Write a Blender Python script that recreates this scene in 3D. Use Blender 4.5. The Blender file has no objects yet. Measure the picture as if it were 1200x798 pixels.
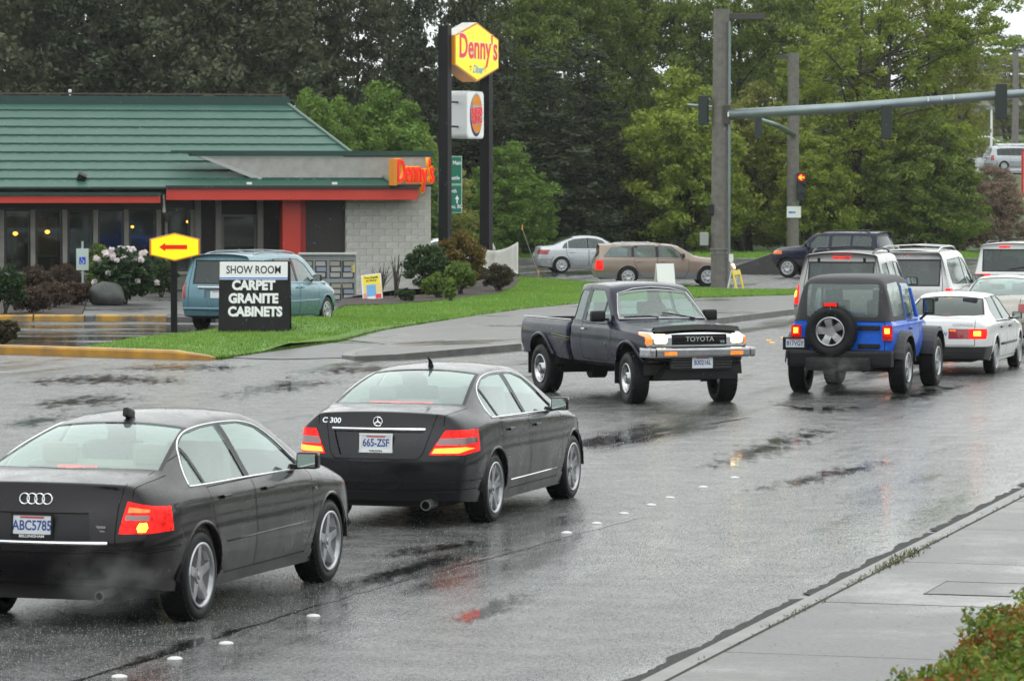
import bpy, bmesh, math, random
import numpy as np
from mathutils import Vector, Matrix
from mathutils.bvhtree import BVHTree
from mathutils.geometry import tessellate_polygon
rnd = random.Random(7)
sc = bpy.context.scene
COL = sc.collection
# ------------------------------------------------------------------ camera, world, sun
F, H, HY, CX, CY = 4300.0, 3.1, 226.0, 600.0, 399.0
TH = math.atan((CY - HY) / F)
cam_d = bpy.data.cameras.new('camera'); cam = bpy.data.objects.new('camera', cam_d); COL.objects.link(cam)
cam.location = (0, 0, H); cam.rotation_euler = (math.pi/2 - TH, 0, 0)
cam_d.sensor_width = 36; cam_d.lens = F/1200*36; cam_d.clip_start = .5; cam_d.clip_end = 3000
sc.camera = cam
def G(px, py, z=0.0):
    """the ground point (height z) seen at a pixel of the 1200x798 photograph"""
    a = (px-CX)/F; b = (CY-py)/F
    d = Vector((a, math.cos(TH)+b*math.sin(TH), -math.sin(TH)+b*math.cos(TH)))
    return Vector((0, 0, H)) + d*((z-H)/d.z)
def AT(px, py, Y):
    a = (px-CX)/F; b = (CY-py)/F
    d = Vector((a, math.cos(TH)+b*math.sin(TH), -math.sin(TH)+b*math.cos(TH)))
    return Vector((0, 0, H)) + d*(Y/d.y)
PSI = math.atan((1888-CX)/F)            # heading of the main road, from +Y towards +X
RD = Vector((math.sin(PSI), math.cos(PSI), 0)); RN = Vector((math.cos(PSI), -math.sin(PSI), 0))
def ST(s, t, z=0.0): return RD*s + RN*t + Vector((0, 0, z))
def toST(p): return p.dot(RD), p.dot(RN)

w = bpy.data.worlds.new('World'); sc.world = w; w.use_nodes = True
nt = w.node_tree; nt.nodes.clear()
SUN_EL, SUN_ROT = math.radians(55), math.radians(200)
sky = nt.nodes.new('ShaderNodeTexSky'); sky.sky_type = 'NISHITA'; sky.sun_disc = False
sky.sun_elevation = SUN_EL; sky.sun_rotation = SUN_ROT; sky.air_density = 1; sky.dust_density = 4; sky.ozone_density = 1
hs = nt.nodes.new('ShaderNodeHueSaturation'); hs.inputs['Saturation'].default_value = .08
mixw = nt.nodes.new('ShaderNodeMix'); mixw.data_type = 'RGBA'; mixw.inputs['Factor'].default_value = .7
mixw.inputs['B'].default_value = (7.6, 8.2, 8.3, 1)      # the closed cloud sheet: even, faintly cool
bg = nt.nodes.new('ShaderNodeBackground'); bg.inputs['Strength'].default_value = .14
wo = nt.nodes.new('ShaderNodeOutputWorld')
nt.links.new(sky.outputs[0], hs.inputs['Color']); nt.links.new(hs.outputs[0], mixw.inputs['A'])
nt.links.new(mixw.outputs['Result'], bg.inputs[0]); nt.links.new(bg.outputs[0], wo.inputs[0])
sun_d = bpy.data.lights.new('sun', 'SUN'); sun = bpy.data.objects.new('sun', sun_d); COL.objects.link(sun)
sun_d.energy = 1.0; sun_d.angle = math.radians(120); sun_d.color = (1, .97, .92)
sun.rotation_euler = (math.pi/2 - SUN_EL, 0, math.pi - SUN_ROT + math.pi)
sun.location = (0, 0, 60)
sc.view_settings.view_transform = 'Standard'; sc.view_settings.look = 'None'
sc.view_settings.exposure = .42; sc.view_settings.gamma = 1
sc.cycles.max_bounces = 8; sc.cycles.transparent_max_bounces = 16; sc.cycles.volume_bounces = 0
sc.cycles.diffuse_bounces = 3; sc.cycles.glossy_bounces = 3; sc.cycles.caustics_reflective = False
# ------------------------------------------------------------------ materials
MATS = {}
def mat(name, col=(.5, .5, .5), rough=.5, metal=0, coat=0, spec=.5, emit=None, estr=0, var=None, bump=None, scale=10, alpha=None):
    """procedural principled material. var=(colour2, scale, contrast) noise mix; bump=(scale, strength, distance)"""
    if name in MATS: return MATS[name]
    m = bpy.data.materials.new(name); m.use_nodes = True; MATS[name] = m
    n = m.node_tree; p = n.nodes['Principled BSDF']
    p.inputs['Base Color'].default_value = (*col, 1); p.inputs['Roughness'].default_value = rough
    p.inputs['Metallic'].default_value = metal; p.inputs['Coat Weight'].default_value = coat
    p.inputs['Coat Roughness'].default_value = .05; p.inputs['Specular IOR Level'].default_value = spec
    if emit: p.inputs['Emission Color'].default_value = (*emit, 1); p.inputs['Emission Strength'].default_value = estr
    tc = n.nodes.new('ShaderNodeTexCoord')
    if var:
        c2, s, k = var
        nz = n.nodes.new('ShaderNodeTexNoise'); nz.inputs['Scale'].default_value = s; nz.inputs['Detail'].default_value = 5
        rp = n.nodes.new('ShaderNodeValToRGB'); rp.color_ramp.elements[0].position = .5-k; rp.color_ramp.elements[1].position = .5+k
        rp.color_ramp.elements[0].color = (*col, 1); rp.color_ramp.elements[1].color = (*c2, 1)
        n.links.new(tc.outputs['Object'], nz.inputs['Vector']); n.links.new(nz.outputs['Fac'], rp.inputs[0]); n.links.new(rp.outputs[0], p.inputs['Base Color'])
    if bump:
        s, st, di = bump
        nz = n.nodes.new('ShaderNodeTexNoise'); nz.inputs['Scale'].default_value = s; nz.inputs['Detail'].default_value = 3
        bp = n.nodes.new('ShaderNodeBump'); bp.inputs['Strength'].default_value = st; bp.inputs['Distance'].default_value = di
        n.links.new(tc.outputs['Object'], nz.inputs['Vector']); n.links.new(nz.outputs['Fac'], bp.inputs['Height']); n.links.new(bp.outputs[0], p.inputs['Normal'])
    return m
def paint(name, col, metal=.3, rough=.35):
    """car paint with a coat, beaded with raindrops on its upward faces"""
    if name in MATS: return MATS[name]
    m = mat(name, col, rough, metal, .62, spec=.1)
    n = m.node_tree; p = n.nodes['Principled BSDF']; p.inputs['Coat Roughness'].default_value = .06
    tc = n.nodes.new('ShaderNodeTexCoord'); vo = n.nodes.new('ShaderNodeTexVoronoi'); vo.inputs['Scale'].default_value = 75
    n.links.new(tc.outputs['Object'], vo.inputs['Vector'])
    rp = n.nodes.new('ShaderNodeValToRGB'); rp.color_ramp.elements[0].position = .12; rp.color_ramp.elements[0].color = (1, 1, 1, 1)
    rp.color_ramp.elements[1].position = .42; rp.color_ramp.elements[1].color = (0, 0, 0, 1)
    n.links.new(vo.outputs['Distance'], rp.inputs[0])
    g = n.nodes.new('ShaderNodeNewGeometry'); sx = n.nodes.new('ShaderNodeSeparateXYZ'); n.links.new(g.outputs['Normal'], sx.inputs[0])
    mr = n.nodes.new('ShaderNodeMapRange'); mr.inputs['From Min'].default_value = .1; mr.inputs['From Max'].default_value = .9
    mr.inputs['To Min'].default_value = .0; mr.inputs['To Max'].default_value = .75
    n.links.new(sx.outputs['Z'], mr.inputs['Value'])
    bp = n.nodes.new('ShaderNodeBump'); bp.inputs['Distance'].default_value = .0022
    n.links.new(mr.outputs[0], bp.inputs['Strength']); n.links.new(rp.outputs[0], bp.inputs['Height'])
    n.links.new(bp.outputs[0], p.inputs['Coat Normal'])
    # road film and wet streaks low on the body
    nz = n.nodes.new('ShaderNodeTexNoise'); nz.inputs['Scale'].default_value = 3; nz.inputs['Detail'].default_value = 6
    n.links.new(tc.outputs['Object'], nz.inputs['Vector'])
    m2 = n.nodes.new('ShaderNodeMapRange'); m2.inputs['From Min'].default_value = .35; m2.inputs['From Max'].default_value = .7
    m2.inputs['To Min'].default_value = rough*.8; m2.inputs['To Max'].default_value = min(1, rough*1.5)
    n.links.new(nz.outputs['Fac'], m2.inputs['Value']); n.links.new(m2.outputs[0], p.inputs['Roughness'])
    return m
def glass(name, tint, refl=.35, rough=.06, film=.1):
    if name in MATS: return MATS[name]
    m = bpy.data.materials.new(name); m.use_nodes = True; MATS[name] = m
    n = m.node_tree; n.nodes.clear(); o = n.nodes.new('ShaderNodeOutputMaterial')
    tr = n.nodes.new('ShaderNodeBsdfTransparent'); tr.inputs[0].default_value = (*tint, 1)
    gl = n.nodes.new('ShaderNodeBsdfGlossy'); gl.inputs['Roughness'].default_value = rough; gl.inputs[0].default_value = (.93, 1, .98, 1)
    df = n.nodes.new('ShaderNodeBsdfDiffuse'); df.inputs[0].default_value = (.55, .68, .64, 1)     # film of rain on the pane
    lw = n.nodes.new('ShaderNodeLayerWeight'); lw.inputs[0].default_value = .5; pw = n.nodes.new('ShaderNodeMath'); pw.operation = 'POWER'; pw.inputs[1].default_value = 3.2
    mp = n.nodes.new('ShaderNodeMath'); mp.operation = 'MULTIPLY_ADD'; mp.inputs[1].default_value = refl*1.8; mp.inputs[2].default_value = .05
    mx = n.nodes.new('ShaderNodeMixShader'); m0 = n.nodes.new('ShaderNodeMixShader')
    nz = n.nodes.new('ShaderNodeTexNoise'); nz.inputs['Scale'].default_value = 70; nz.inputs['Detail'].default_value = 3; nz.inputs['Roughness'].default_value = .6
    tc = n.nodes.new('ShaderNodeTexCoord'); n.links.new(tc.outputs['Object'], nz.inputs['Vector'])
    mr = n.nodes.new('ShaderNodeMapRange'); mr.inputs['From Min'].default_value = .3; mr.inputs['From Max'].default_value = .7
    mr.inputs['To Min'].default_value = film*.6; mr.inputs['To Max'].default_value = film*1.8
    n.links.new(nz.outputs['Fac'], mr.inputs['Value']); n.links.new(mr.outputs[0], m0.inputs[0])
    n.links.new(tr.outputs[0], m0.inputs[1]); n.links.new(df.outputs[0], m0.inputs[2])
    n.links.new(lw.outputs['Facing'], pw.inputs[0]); n.links.new(pw.outputs[0], mp.inputs[0]); n.links.new(mp.outputs[0], mx.inputs[0])
    n.links.new(m0.outputs[0], mx.inputs[1]); n.links.new(gl.outputs[0], mx.inputs[2]); n.links.new(mx.outputs[0], o.inputs[0])
    return m
RUB = mat('tyre rubber', (.010, .010, .011), .5, spec=.25, bump=(90, .5, .004))
BLK = mat('black plastic', (.011, .011, .012), .42, spec=.3)
SEAM = mat('panel gap', (.004, .004, .004), .8)
UND = mat('dirty underbody', (.012, .011, .01), .7)
CHR = mat('bright chrome', (.78, .79, .8), .12, 1)
ALU = mat('cast alloy', (.5, .51, .52), .28, .85, var=((.32, .32, .33), 6, .15))
STEEL = mat('chromed steel wheel', (.6, .61, .62), .2, 1, var=((.4, .4, .41), 8, .2))
WHT = mat('white plastic', (.8, .8, .79), .4)
RED = mat('red lens', (.16, .002, .002), .15, spec=.3, coat=.15, emit=(1, .01, .01), estr=.2)
REDL = mat('red lens lit', (.22, .001, .001), .2, spec=.2, coat=.12, emit=(1, .010, .006), estr=1.0)
HOT = mat('lamp bulb glare', (1, .4, .05), .3, emit=(1, .33, .02), estr=5)
REDOFF = mat('red lens unlit', (.3, .01, .012), .15, coat=1)
CLEAR = mat('clear lens', (.26, .17, .17), .12, .4, coat=.6)
AMB = mat('amber lens', (.75, .16, .01), .2, coat=1, emit=(1, .25, .02), estr=.5)
HEAD = mat('headlamp lit', (1, .95, .8), .2, emit=(1, .78, .38), estr=4)
PLW = mat('plate white', (.72, .74, .76), .4, var=((.6, .64, .68), 9, .3)); PLB = mat('plate blue', (.02, .06, .25), .5); PLR = mat('plate red', (.5, .08, .08), .5)
BEI = mat('beige leather', (.24, .21, .16), .6); GRYC = mat('grey cloth', (.16, .16, .17), .9); DKC = mat('dark cloth', (.03, .03, .035), .9); TANC = mat('tan cloth', (.26, .2, .15), .9)
GL_CLEAR = glass('pale green glass', (.66, .84, .78), .40, film=.14); GL_DARK = glass('smoked glass', (.10, .11, .12), .30, film=.03); GL_MID = glass('grey tinted glass', (.36, .42, .42), .35, film=.08)
def lens(name):
    """moulded ribs and hot spots: the emission varies over the lens"""
    m = MATS[name]; n = m.node_tree; p = n.nodes['Principled BSDF']; e = p.inputs['Emission Strength'].default_value
    tc = n.nodes.new('ShaderNodeTexCoord'); vo = n.nodes.new('ShaderNodeTexVoronoi'); vo.inputs['Scale'].default_value = 26; vo.feature = 'SMOOTH_F1'
    nz = n.nodes.new('ShaderNodeTexNoise'); nz.inputs['Scale'].default_value = 6
    ad = n.nodes.new('ShaderNodeMath'); ad.operation = 'MULTIPLY'; mr = n.nodes.new('ShaderNodeMapRange')
    mr.inputs['From Min'].default_value = .05; mr.inputs['From Max'].default_value = .4; mr.inputs['To Min'].default_value = e*.30; mr.inputs['To Max'].default_value = e*1.9
    n.links.new(tc.outputs['Object'], vo.inputs['Vector']); n.links.new(tc.outputs['Object'], nz.inputs['Vector'])
    n.links.new(vo.outputs['Distance'], ad.inputs[0]); n.links.new(nz.outputs['Fac'], ad.inputs[1]); n.links.new(ad.outputs[0], mr.inputs['Value']); n.links.new(mr.outputs[0], p.inputs['Emission Strength'])
for _n in ('red lens', 'red lens lit', 'amber lens', 'headlamp lit', 'lamp bulb glare'): lens(_n)
# ------------------------------------------------------------------ object helpers
def link(o, parent=None):
    COL.objects.link(o)
    if parent is not None: o.parent = parent
    return o
def tag(o, label=None, cat=None, group=None, kind=None):
    if label: o['label'] = label
    if cat: o['category'] = cat
    if group: o['group'] = group
    if kind: o['kind'] = kind
    return o
def empty(name, loc=(0, 0, 0), rz=0, label=None, cat=None, group=None):
    o = bpy.data.objects.new(name, None); o.location = loc; o.rotation_euler = (0, 0, rz); o.empty_display_size = .2
    link(o); return tag(o, label, cat, group)
def mobj(name, bm, m, parent=None, smooth=False, free=True):
    me = bpy.data.meshes.new(name); bm.to_mesh(me)
    if free: bm.free()
    for x in (m if isinstance(m, (list, tuple)) else [m]): me.materials.append(x)
    if smooth: me.polygons.foreach_set('use_smooth', [True]*len(me.polygons))
    return link(bpy.data.objects.new(name, me), parent)
def bmof(): return bmesh.new()
def box(bm, c, s, rz=0, mi=0, bev=0, rx=0, ry=0):
    r = bmesh.ops.create_cube(bm, size=1, matrix=Matrix.Translation(c) @ Matrix.Rotation(rz, 4, 'Z') @ Matrix.Rotation(ry, 4, 'Y') @ Matrix.Rotation(rx, 4, 'X') @ Matrix.Diagonal((*s, 1)))
    fs = list({f for v in r['verts'] for f in v.link_faces})
    for f in fs: f.material_index = mi
    if bev:
        rb = bmesh.ops.bevel(bm, geom=list({e for v in r['verts'] for e in v.link_edges}), offset=bev, segments=2, affect='EDGES', profile=.7)
        for f in rb['faces']: f.material_index = mi
    return bm
def cyl(bm, p0, p1, r0, r1=None, n=12, mi=0, caps=True):
    p0, p1 = Vector(p0), Vector(p1); d = p1-p0; r1 = r0 if r1 is None else r1
    q = d.to_track_quat('Z', 'Y').to_matrix().to_4x4()
    r = bmesh.ops.create_cone(bm, cap_ends=caps, segments=n, radius1=r0, radius2=max(r1, 1e-5), depth=d.length, matrix=Matrix.Translation((p0+p1)/2) @ q)
    for f in {f for v in r['verts'] for f in v.link_faces}: f.material_index = mi
    return bm
def tube(bm, pts, r, n=6, mi=0, closed=False):
    pts = [Vector(p) for p in pts]; rings = []; N = len(pts)
    for i, p in enumerate(pts):
        a = pts[(i-1) % N] if (closed or i > 0) else p; b = pts[(i+1) % N] if (closed or i < N-1) else p
        t = (b-a); t = t.normalized() if t.length > 1e-9 else Vector((1, 0, 0))
        u = t.cross(Vector((0, 0, 1))); u = u.normalized() if u.length > .05 else Vector((0, 1, 0)); v = u.cross(t).normalized()
        rr = r[i] if isinstance(r, (list, tuple)) else r
        rings.append([bm.verts.new(p + (u*math.cos(k*2*math.pi/n)+v*math.sin(k*2*math.pi/n))*rr) for k in range(n)])
    for i in range(N if closed else N-1):
        A, B = rings[i], rings[(i+1) % N]
        for k in range(n):
            f = bm.faces.new((A[k], A[(k+1) % n], B[(k+1) % n], B[k])); f.material_index = mi
    if not closed:
        for R in (rings[0][::-1], rings[-1]):
            f = bm.faces.new(R); f.material_index = mi
    return bm
def lathe(bm, prof, n=32, mi=0, mat4=None, sm=False):
    """prof: (radius, y) pairs spun round the y axis"""
    rings = []
    for r, y in prof:
        rings.append([bm.verts.new((r*math.cos(k*2*math.pi/n), y, r*math.sin(k*2*math.pi/n))) for k in range(n)])
    fs = []
    for i in range(len(prof)-1):
        for k in range(n):
            f = bm.faces.new((rings[i][k], rings[i][(k+1) % n], rings[i+1][(k+1) % n], rings[i+1][k])); f.material_index = mi; f.smooth = sm; fs.append(f)
    if mat4: bmesh.ops.transform(bm, matrix=mat4, verts=[v for R in rings for v in R])
    return bm
def prism(bm, poly, z0, z1, mi=0, mat4=None):
    """upright prism on a 2D outline"""
    a = [bm.verts.new((p[0], p[1], z0)) for p in poly]; b = [bm.verts.new((p[0], p[1], z1)) for p in poly]
    n = len(poly)
    fs = [bm.faces.new(a[::-1]), bm.faces.new(b)]
    for i in range(n): fs.append(bm.faces.new((a[i], a[(i+1) % n], b[(i+1) % n], b[i])))
    for f in fs: f.material_index = mi
    if mat4: bmesh.ops.transform(bm, matrix=mat4, verts=a+b)
    bmesh.ops.recalc_face_normals(bm, faces=fs)
    return bm
TXT = {}
def text(name, s, size, m, parent, mat4, off=0.0, ext=.002, sx=1.0, shear=0):
    """flat lettering with a little depth; local x right, y up, z out"""
    c = bpy.data.curves.new(name, 'FONT'); c.body = s; c.size = size; c.offset = off; c.extrude = ext; c.align_x = 'CENTER'; c.align_y = 'CENTER'; c.resolution_u = 3; c.shear = shear
    t = bpy.data.objects.new(name, c); COL.objects.link(t); dg = bpy.context.evaluated_depsgraph_get()
    me = bpy.data.meshes.new_from_object(t.evaluated_get(dg)); COL.objects.unlink(t); bpy.data.objects.remove(t)
    me.transform(mat4 @ Matrix.Diagonal((sx, 1, 1, 1))); me.materials.clear(); me.materials.append(m); me.name = name
    return link(bpy.data.objects.new(name, me), parent)
def frame(o, xdir, ydir):
    """matrix with origin o, x axis xdir, y axis ydir, z out"""
    x = Vector(xdir).normalized(); z = x.cross(Vector(ydir)).normalized(); y = z.cross(x)
    M = Matrix((x, y, z)).transposed().to_4x4(); M.translation = Vector(o); return M
def kids(o): return [c for c in bpy.data.objects if c.parent == o]
def copy_tree(o, parent=None):
    c = o.copy(); COL.objects.link(c)
    if parent is not None: c.parent = parent
    for k in kids(o): copy_tree(k, c)
    return c
def lerp_tab(tab, x):
    if x <= tab[0][0]: return tab[0][1]
    for (a, va), (b, vb) in zip(tab, tab[1:]):
        if x <= b: return va + (vb-va)*(x-a)/(b-a)
    return tab[-1][1]
# ------------------------------------------------------------------ wheels
def wheel(parent, c, R, wd, side, rim, rr=.66, spokes=5, steer=0, name='wheel'):
    """side +1: outer face towards +y. A tyre with a rim child."""
    bm = bmof(); h = wd/2; q = R*rr
    prof = [(q-.01, h*.7), (q, h*.82), (R*.80, h*1.0), (R*.93, h*.96), (R*.985, h*.80), (R, h*.5), (R, 0), (R, -h*.5), (R*.985, -h*.8), (R*.93, -h*.96), (R*.8, -h), (q, -h*.8), (q-.01, -h*.3)]
    lathe(bm, prof, 40, sm=True)
    nt_ = 36
    for k in range(nt_):      # tread blocks
        a = k*2*math.pi/nt_
        for yy in (-.62, -.2, .22, .64):
            box(bm, (math.cos(a+yy*.1)*(R-.002), yy*h, math.sin(a+yy*.1)*(R-.002)), (.012, h*.34, R*.12), ry=-(a+yy*.1))
    M = Matrix.Translation(c) @ Matrix.Rotation(steer, 4, 'Z') @ (Matrix.Identity(4) if side > 0 else Matrix.Rotation(math.pi, 4, 'Z'))
    t = mobj(name, bm, RUB, parent); t.matrix_local = M
    bm = bmof(); f = h*.72
    lathe(bm, [(q+.012, f+.02), (q+.012, f+.035), (q-.012, f+.03), (q-.02, f-.0), (q-.03, -h*.5), (.05, -h*.55)], 40, sm=True)
    hubr = R*.19
    if rim in ('five', 'twin', 'seven', 'jeep'):
        N = {'five': 5, 'twin': 5, 'seven': 7, 'jeep': 5}[rim]
        for k in range(N):
            a0 = math.pi/2 + k*2*math.pi/N
            offs = (-.16, .16) if rim == 'twin' else (0,)
            for o_ in offs:
                wi, wo_ = (.026, .022) if rim == 'twin' else ((.042, .026) if rim == 'five' else (.03, .02) if rim == 'seven' else (.05, .062))
                ai, ao = a0+o_*.9, a0+o_*1.25
                pts = []
                for (rad, an, wv, yv) in ((hubr*.5, ai, wi, f+.0), (q*.6, (ai+ao)/2, (wi+wo_)/2*.95, f+.012), (q-.005, ao, wo_, f+.018)):
                    dx, dz = math.cos(an), math.sin(an)
                    for sgn in (-1, 1): pts.append((Vector((dx*rad - dz*wv*sgn, yv, dz*rad + dx*wv*sgn)), Vector((dx*rad - dz*wv*sgn*1.25, yv-.05, dz*rad+dx*wv*sgn*1.25))))
                V = [(bm.verts.new(a_), bm.verts.new(b_)) for a_, b_ in pts]
                for i in (0, 2):
                    bm.faces.new((V[i][0], V[i+1][0], V[i+3][0], V[i+2][0])); bm.faces.new((V[i][0], V[i+2][0], V[i+2][1], V[i][1])); bm.faces.new((V[i+1][0], V[i+1][1], V[i+3][1], V[i+3][0]))
        cyl(bm, (0, f-.05, 0), (0, f+.012, 0), hubr*1.1, hubr, 20); cyl(bm, (0, f+.012, 0), (0, f+.022, 0), hubr*.55, hubr*.5, 16)
    elif rim == 'steel':
        N = 10; n = 60; yy = f-.03
        lathe(bm, [(hubr*.9, f+.03), (hubr*1.15, f+.03), (hubr*1.3, f-.02), (q*.62, f-.035)], 40, sm=True)
        lathe(bm, [(q*.84, f-.03), (q-.02, f-.0)], 40, sm=True)
        for k in range(N):
            a0, a1 = (k+.26)*2*math.pi/N, (k+.95)*2*math.pi/N
            P = [Vector((math.cos(a)*r_, y_, math.sin(a)*r_)) for a, r_, y_ in ((a0, q*.62, f-.035), (a1, q*.62, f-.035), (a1, q*.84, f-.03), (a0, q*.84, f-.03))]
            bm.faces.new([bm.verts.new(p) for p in P])
        cyl(bm, (0, f-.05, 0), (0, f+.05, 0), hubr*.85, hubr*.7, 18)
    else:   # wheel cover with slots
        lathe(bm, [(q-.01, f+.02), (q*.86, f+.03), (q*.8, f+.022)], 40, sm=True)
        lathe(bm, [(q*.58, f+.03), (q*.3, f+.04), (q*.26, f+.03), (.001, f+.034)], 30, sm=True)
        N = spokes
        for k in range(N):
            a0, a1 = (k+.25)*2*math.pi/N, (k+.95)*2*math.pi/N
            P = [Vector((math.cos(a)*r_, y_, math.sin(a)*r_)) for a, r_, y_ in ((a0, q*.57, f+.031), (a1, q*.57, f+.031), (a1, q*.81, f+.024), (a0, q*.81, f+.024))]
            bm.faces.new([bm.verts.new(p) for p in P])
    bmesh.ops.recalc_face_normals(bm, faces=bm.faces)
    rm = mobj('rim', bm, {'steel': STEEL, 'five': ALU, 'twin': ALU, 'seven': ALU, 'jeep': ALU}.get(rim, mat('wheel cover grey', (.45, .46, .47), .35, .6)), t)
    bm = bmof(); lathe(bm, [(q-.02, f-.07), (.01, f-.075)], 24); mobj('brake_disc', bm, UND, t)
    return t
# ------------------------------------------------------------------ car body generator
KF = (-1, -.72, -.38, 0, .38, .72, 1)
class Body:
    """A body shell: a control cage from side tables, subdivided, then cut into panels."""
    def __init__(s, sp, level=2):
        s.sp = sp; L = sp['L']; xs = sp['xs']; n = len(xs)
        ym = lambda x: lerp_tab(sp['ymax'], x)
        P = {}
        def pt(x, y, z, b): 
            q = min(1, abs(y)/sp['W']*2); return Vector((x + b*q**2.2, y, z))
        rows = 6
        grid = []   # grid[i][r] = (x,y,z) for right side positive y
        for i, x in enumerate(xs):
            zs, zb, zt = lerp_tab(sp['sill'], x), lerp_tab(sp['belt'], x), lerp_tab(sp['top'], x)
            yt, b = lerp_tab(sp['ytop'], x), lerp_tab(sp['bow'], x); y0 = ym(x); tb = sp.get('tumble', .05)
            dr = lerp_tab(sp['drop'], x)
            ze = zt - dr
            z4 = min(zb+.05, (zb+ze)/2) if ze > zb else zb + (ze-zb)*.5
            zz = [zs, zs+.36*(zb-zs), zs+.70*(zb-zs), zb, z4, ze]
            yy = [y0-.07, y0, y0-.004, y0-tb*.55, y0-tb-.02 if ze > zb+.12 else (y0-tb*.55+yt)/2, yt]
            if i == 0: off = sp['rear']
            elif i == n-1: off = sp['front']
            else: off = [0]*6
            grid.append([(x+off[r], yy[r], zz[r], b) for r in range(rows)])
        bm = bmof(); s.bm = bm; V = {}
        def vert(key, co):
            if key not in V: V[key] = bm.verts.new(co)
            return V[key]
        def side(i, r, sg):
            x, y, z, b = grid[i][r]; return vert(('s', i, r, sg), pt(x, y*sg, z, b))
        def top(i, k):
            if k == 0: return side(i, 5, -1)
            if k == len(KF)-1: return side(i, 5, 1)
            x, y, z, b = grid[i][5]; zc = lerp_tab(sp['top'], xs[i]); q = KF[k]
            return vert(('t', i, k), pt(x, y*q, zc-(zc-z)*abs(q)**2.2, b))
        def end(i, r, k):
            if r == 5: return top(i, k)
            if k == 0: return side(i, r, -1)
            if k == len(KF)-1: return side(i, r, 1)
            x, y, z, b = grid[i][r]; return vert(('e', i, r, k), pt(x, y*KF[k], z, b))
        for i in range(n-1):
            for r in range(5):
                bm.faces.new((side(i, r, -1), side(i+1, r, -1), side(i+1, r+1, -1), side(i, r+1, -1)))
                bm.faces.new((side(i, r, 1), side(i, r+1, 1), side(i+1, r+1, 1), side(i+1, r, 1)))
            for k in range(len(KF)-1):
                bm.faces.new((top(i, k), top(i+1, k), top(i+1, k+1), top(i, k+1)))
        for r in range(5):
            for k in range(len(KF)-1):
                bm.faces.new((end(0, r, k), end(0, r+1, k), end(0, r+1, k+1), end(0, r, k+1)))
                bm.faces.new((end(n-1, r, k), end(n-1, r, k+1), end(n-1, r+1, k+1), end(n-1, r+1, k)))
        bmesh.ops.recalc_face_normals(bm, faces=bm.faces)
        cl = bm.edges.layers.float.new('crease_edge')
        for e in bm.edges:
            ks = [k for k, v in V.items() if v in e.verts]
            if len(ks) == 2:
                a, b = ks
                for rr, cv in sp.get('crease_rows', {3: .35}).items():
                    def inrow(k): return (k[0] == 's' and k[2] == rr) or (k[0] == 'e' and k[2] == rr) or (rr == 5 and k[0] == 't' and k[1] in (0, n-1))
                    if inrow(a) and inrow(b) and not (a[0] == 's' and b[0] == 's' and a[1] == b[1]): e[cl] = cv
                for ci, cv in sp.get('crease_cols', {}).items():
                    def incol(k): return (k[0] in 'st' and k[1] == ci and (k[0] == 't' or k[2] >= 5))
                    if incol(a) and incol(b): e[cl] = cv
        me = bpy.data.meshes.new('cage'); bm.to_mesh(me); bm.free()
        o = bpy.data.objects.new('cage', me); COL.objects.link(o)
        md = o.modifiers.new('s', 'SUBSURF'); md.levels = level; md.render_levels = level
        dg = bpy.context.evaluated_depsgraph_get(); ev = bpy.data.meshes.new_from_object(o.evaluated_get(dg))
        COL.objects.unlink(o); bpy.data.objects.remove(o)
        bm = bmof(); bm.from_mesh(ev); s.bm = bm
        cr = bm.edges.layers.float.get('crease_edge')
        # restore true length, width, height after the subdivision shrank them
        mn = [min(v.co[i] for v in bm.verts) for i in range(3)]; mx = [max(v.co[i] for v in bm.verts) for i in range(3)]
        ztop = max(z for _, z in sp['top']); zlo = min(z for _, z in sp['sill'])
        for v in bm.verts:
            v.co.x = (v.co.x-mn[0])/(mx[0]-mn[0])*L; v.co.y *= sp['W']/(mx[1]-mn[1]); v.co.z = zlo+(v.co.z-mn[2])/(mx[2]-mn[2])*(ztop-zlo)
        s.pl = bm.faces.layers.int.new('pid'); s.names = {}
        bm.normal_update(); s.bvh = BVHTree.FromBMesh(bm)
    def filt(s, view):
        if view == 'L': return lambda f: f.normal.y > .15
        if view == 'R': return lambda f: f.normal.y < -.15
        if view == 'B': return lambda f: f.normal.x < -.12 and f.calc_center_median().x < s.sp['L']*.5
        if view == 'F': return lambda f: f.normal.x > .12 and f.calc_center_median().x > s.sp['L']*.5
        return lambda f: f.normal.z > .12
    AX = {'L': (0, 2), 'R': (0, 2), 'B': (1, 2), 'F': (1, 2), 'T': (0, 1)}
    def imprint(s, poly, view, pid, zmin=-9, zmax=9, only=None, ny=None):
        ax = s.AX[view]; fl = s.filt(view); bm = s.bm
        if ny: fl = (lambda f: f.normal.y > ny) if view == 'L' else (lambda f: f.normal.y < -ny)
        ar = sum(poly[i][0]*poly[(i+1) % len(poly)][1]-poly[(i+1) % len(poly)][0]*poly[i][1] for i in range(len(poly)))
        if ar < 0: poly = poly[::-1]
        x0, x1 = min(p[0] for p in poly), max(p[0] for p in poly); y0, y1 = min(p[1] for p in poly), max(p[1] for p in poly)
        cur = []
        for f in bm.faces:
            c = [v.co[ax[0]] for v in f.verts]
            if max(c) < x0 or min(c) > x1: continue
            c = [v.co[ax[1]] for v in f.verts]
            if max(c) < y0 or min(c) > y1: continue
            cz = f.calc_center_median().z
            if cz < zmin or cz > zmax or not fl(f): continue
            if only is not None and f[s.pl] not in only: continue
            cur.append(f)
        n = len(poly)
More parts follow.
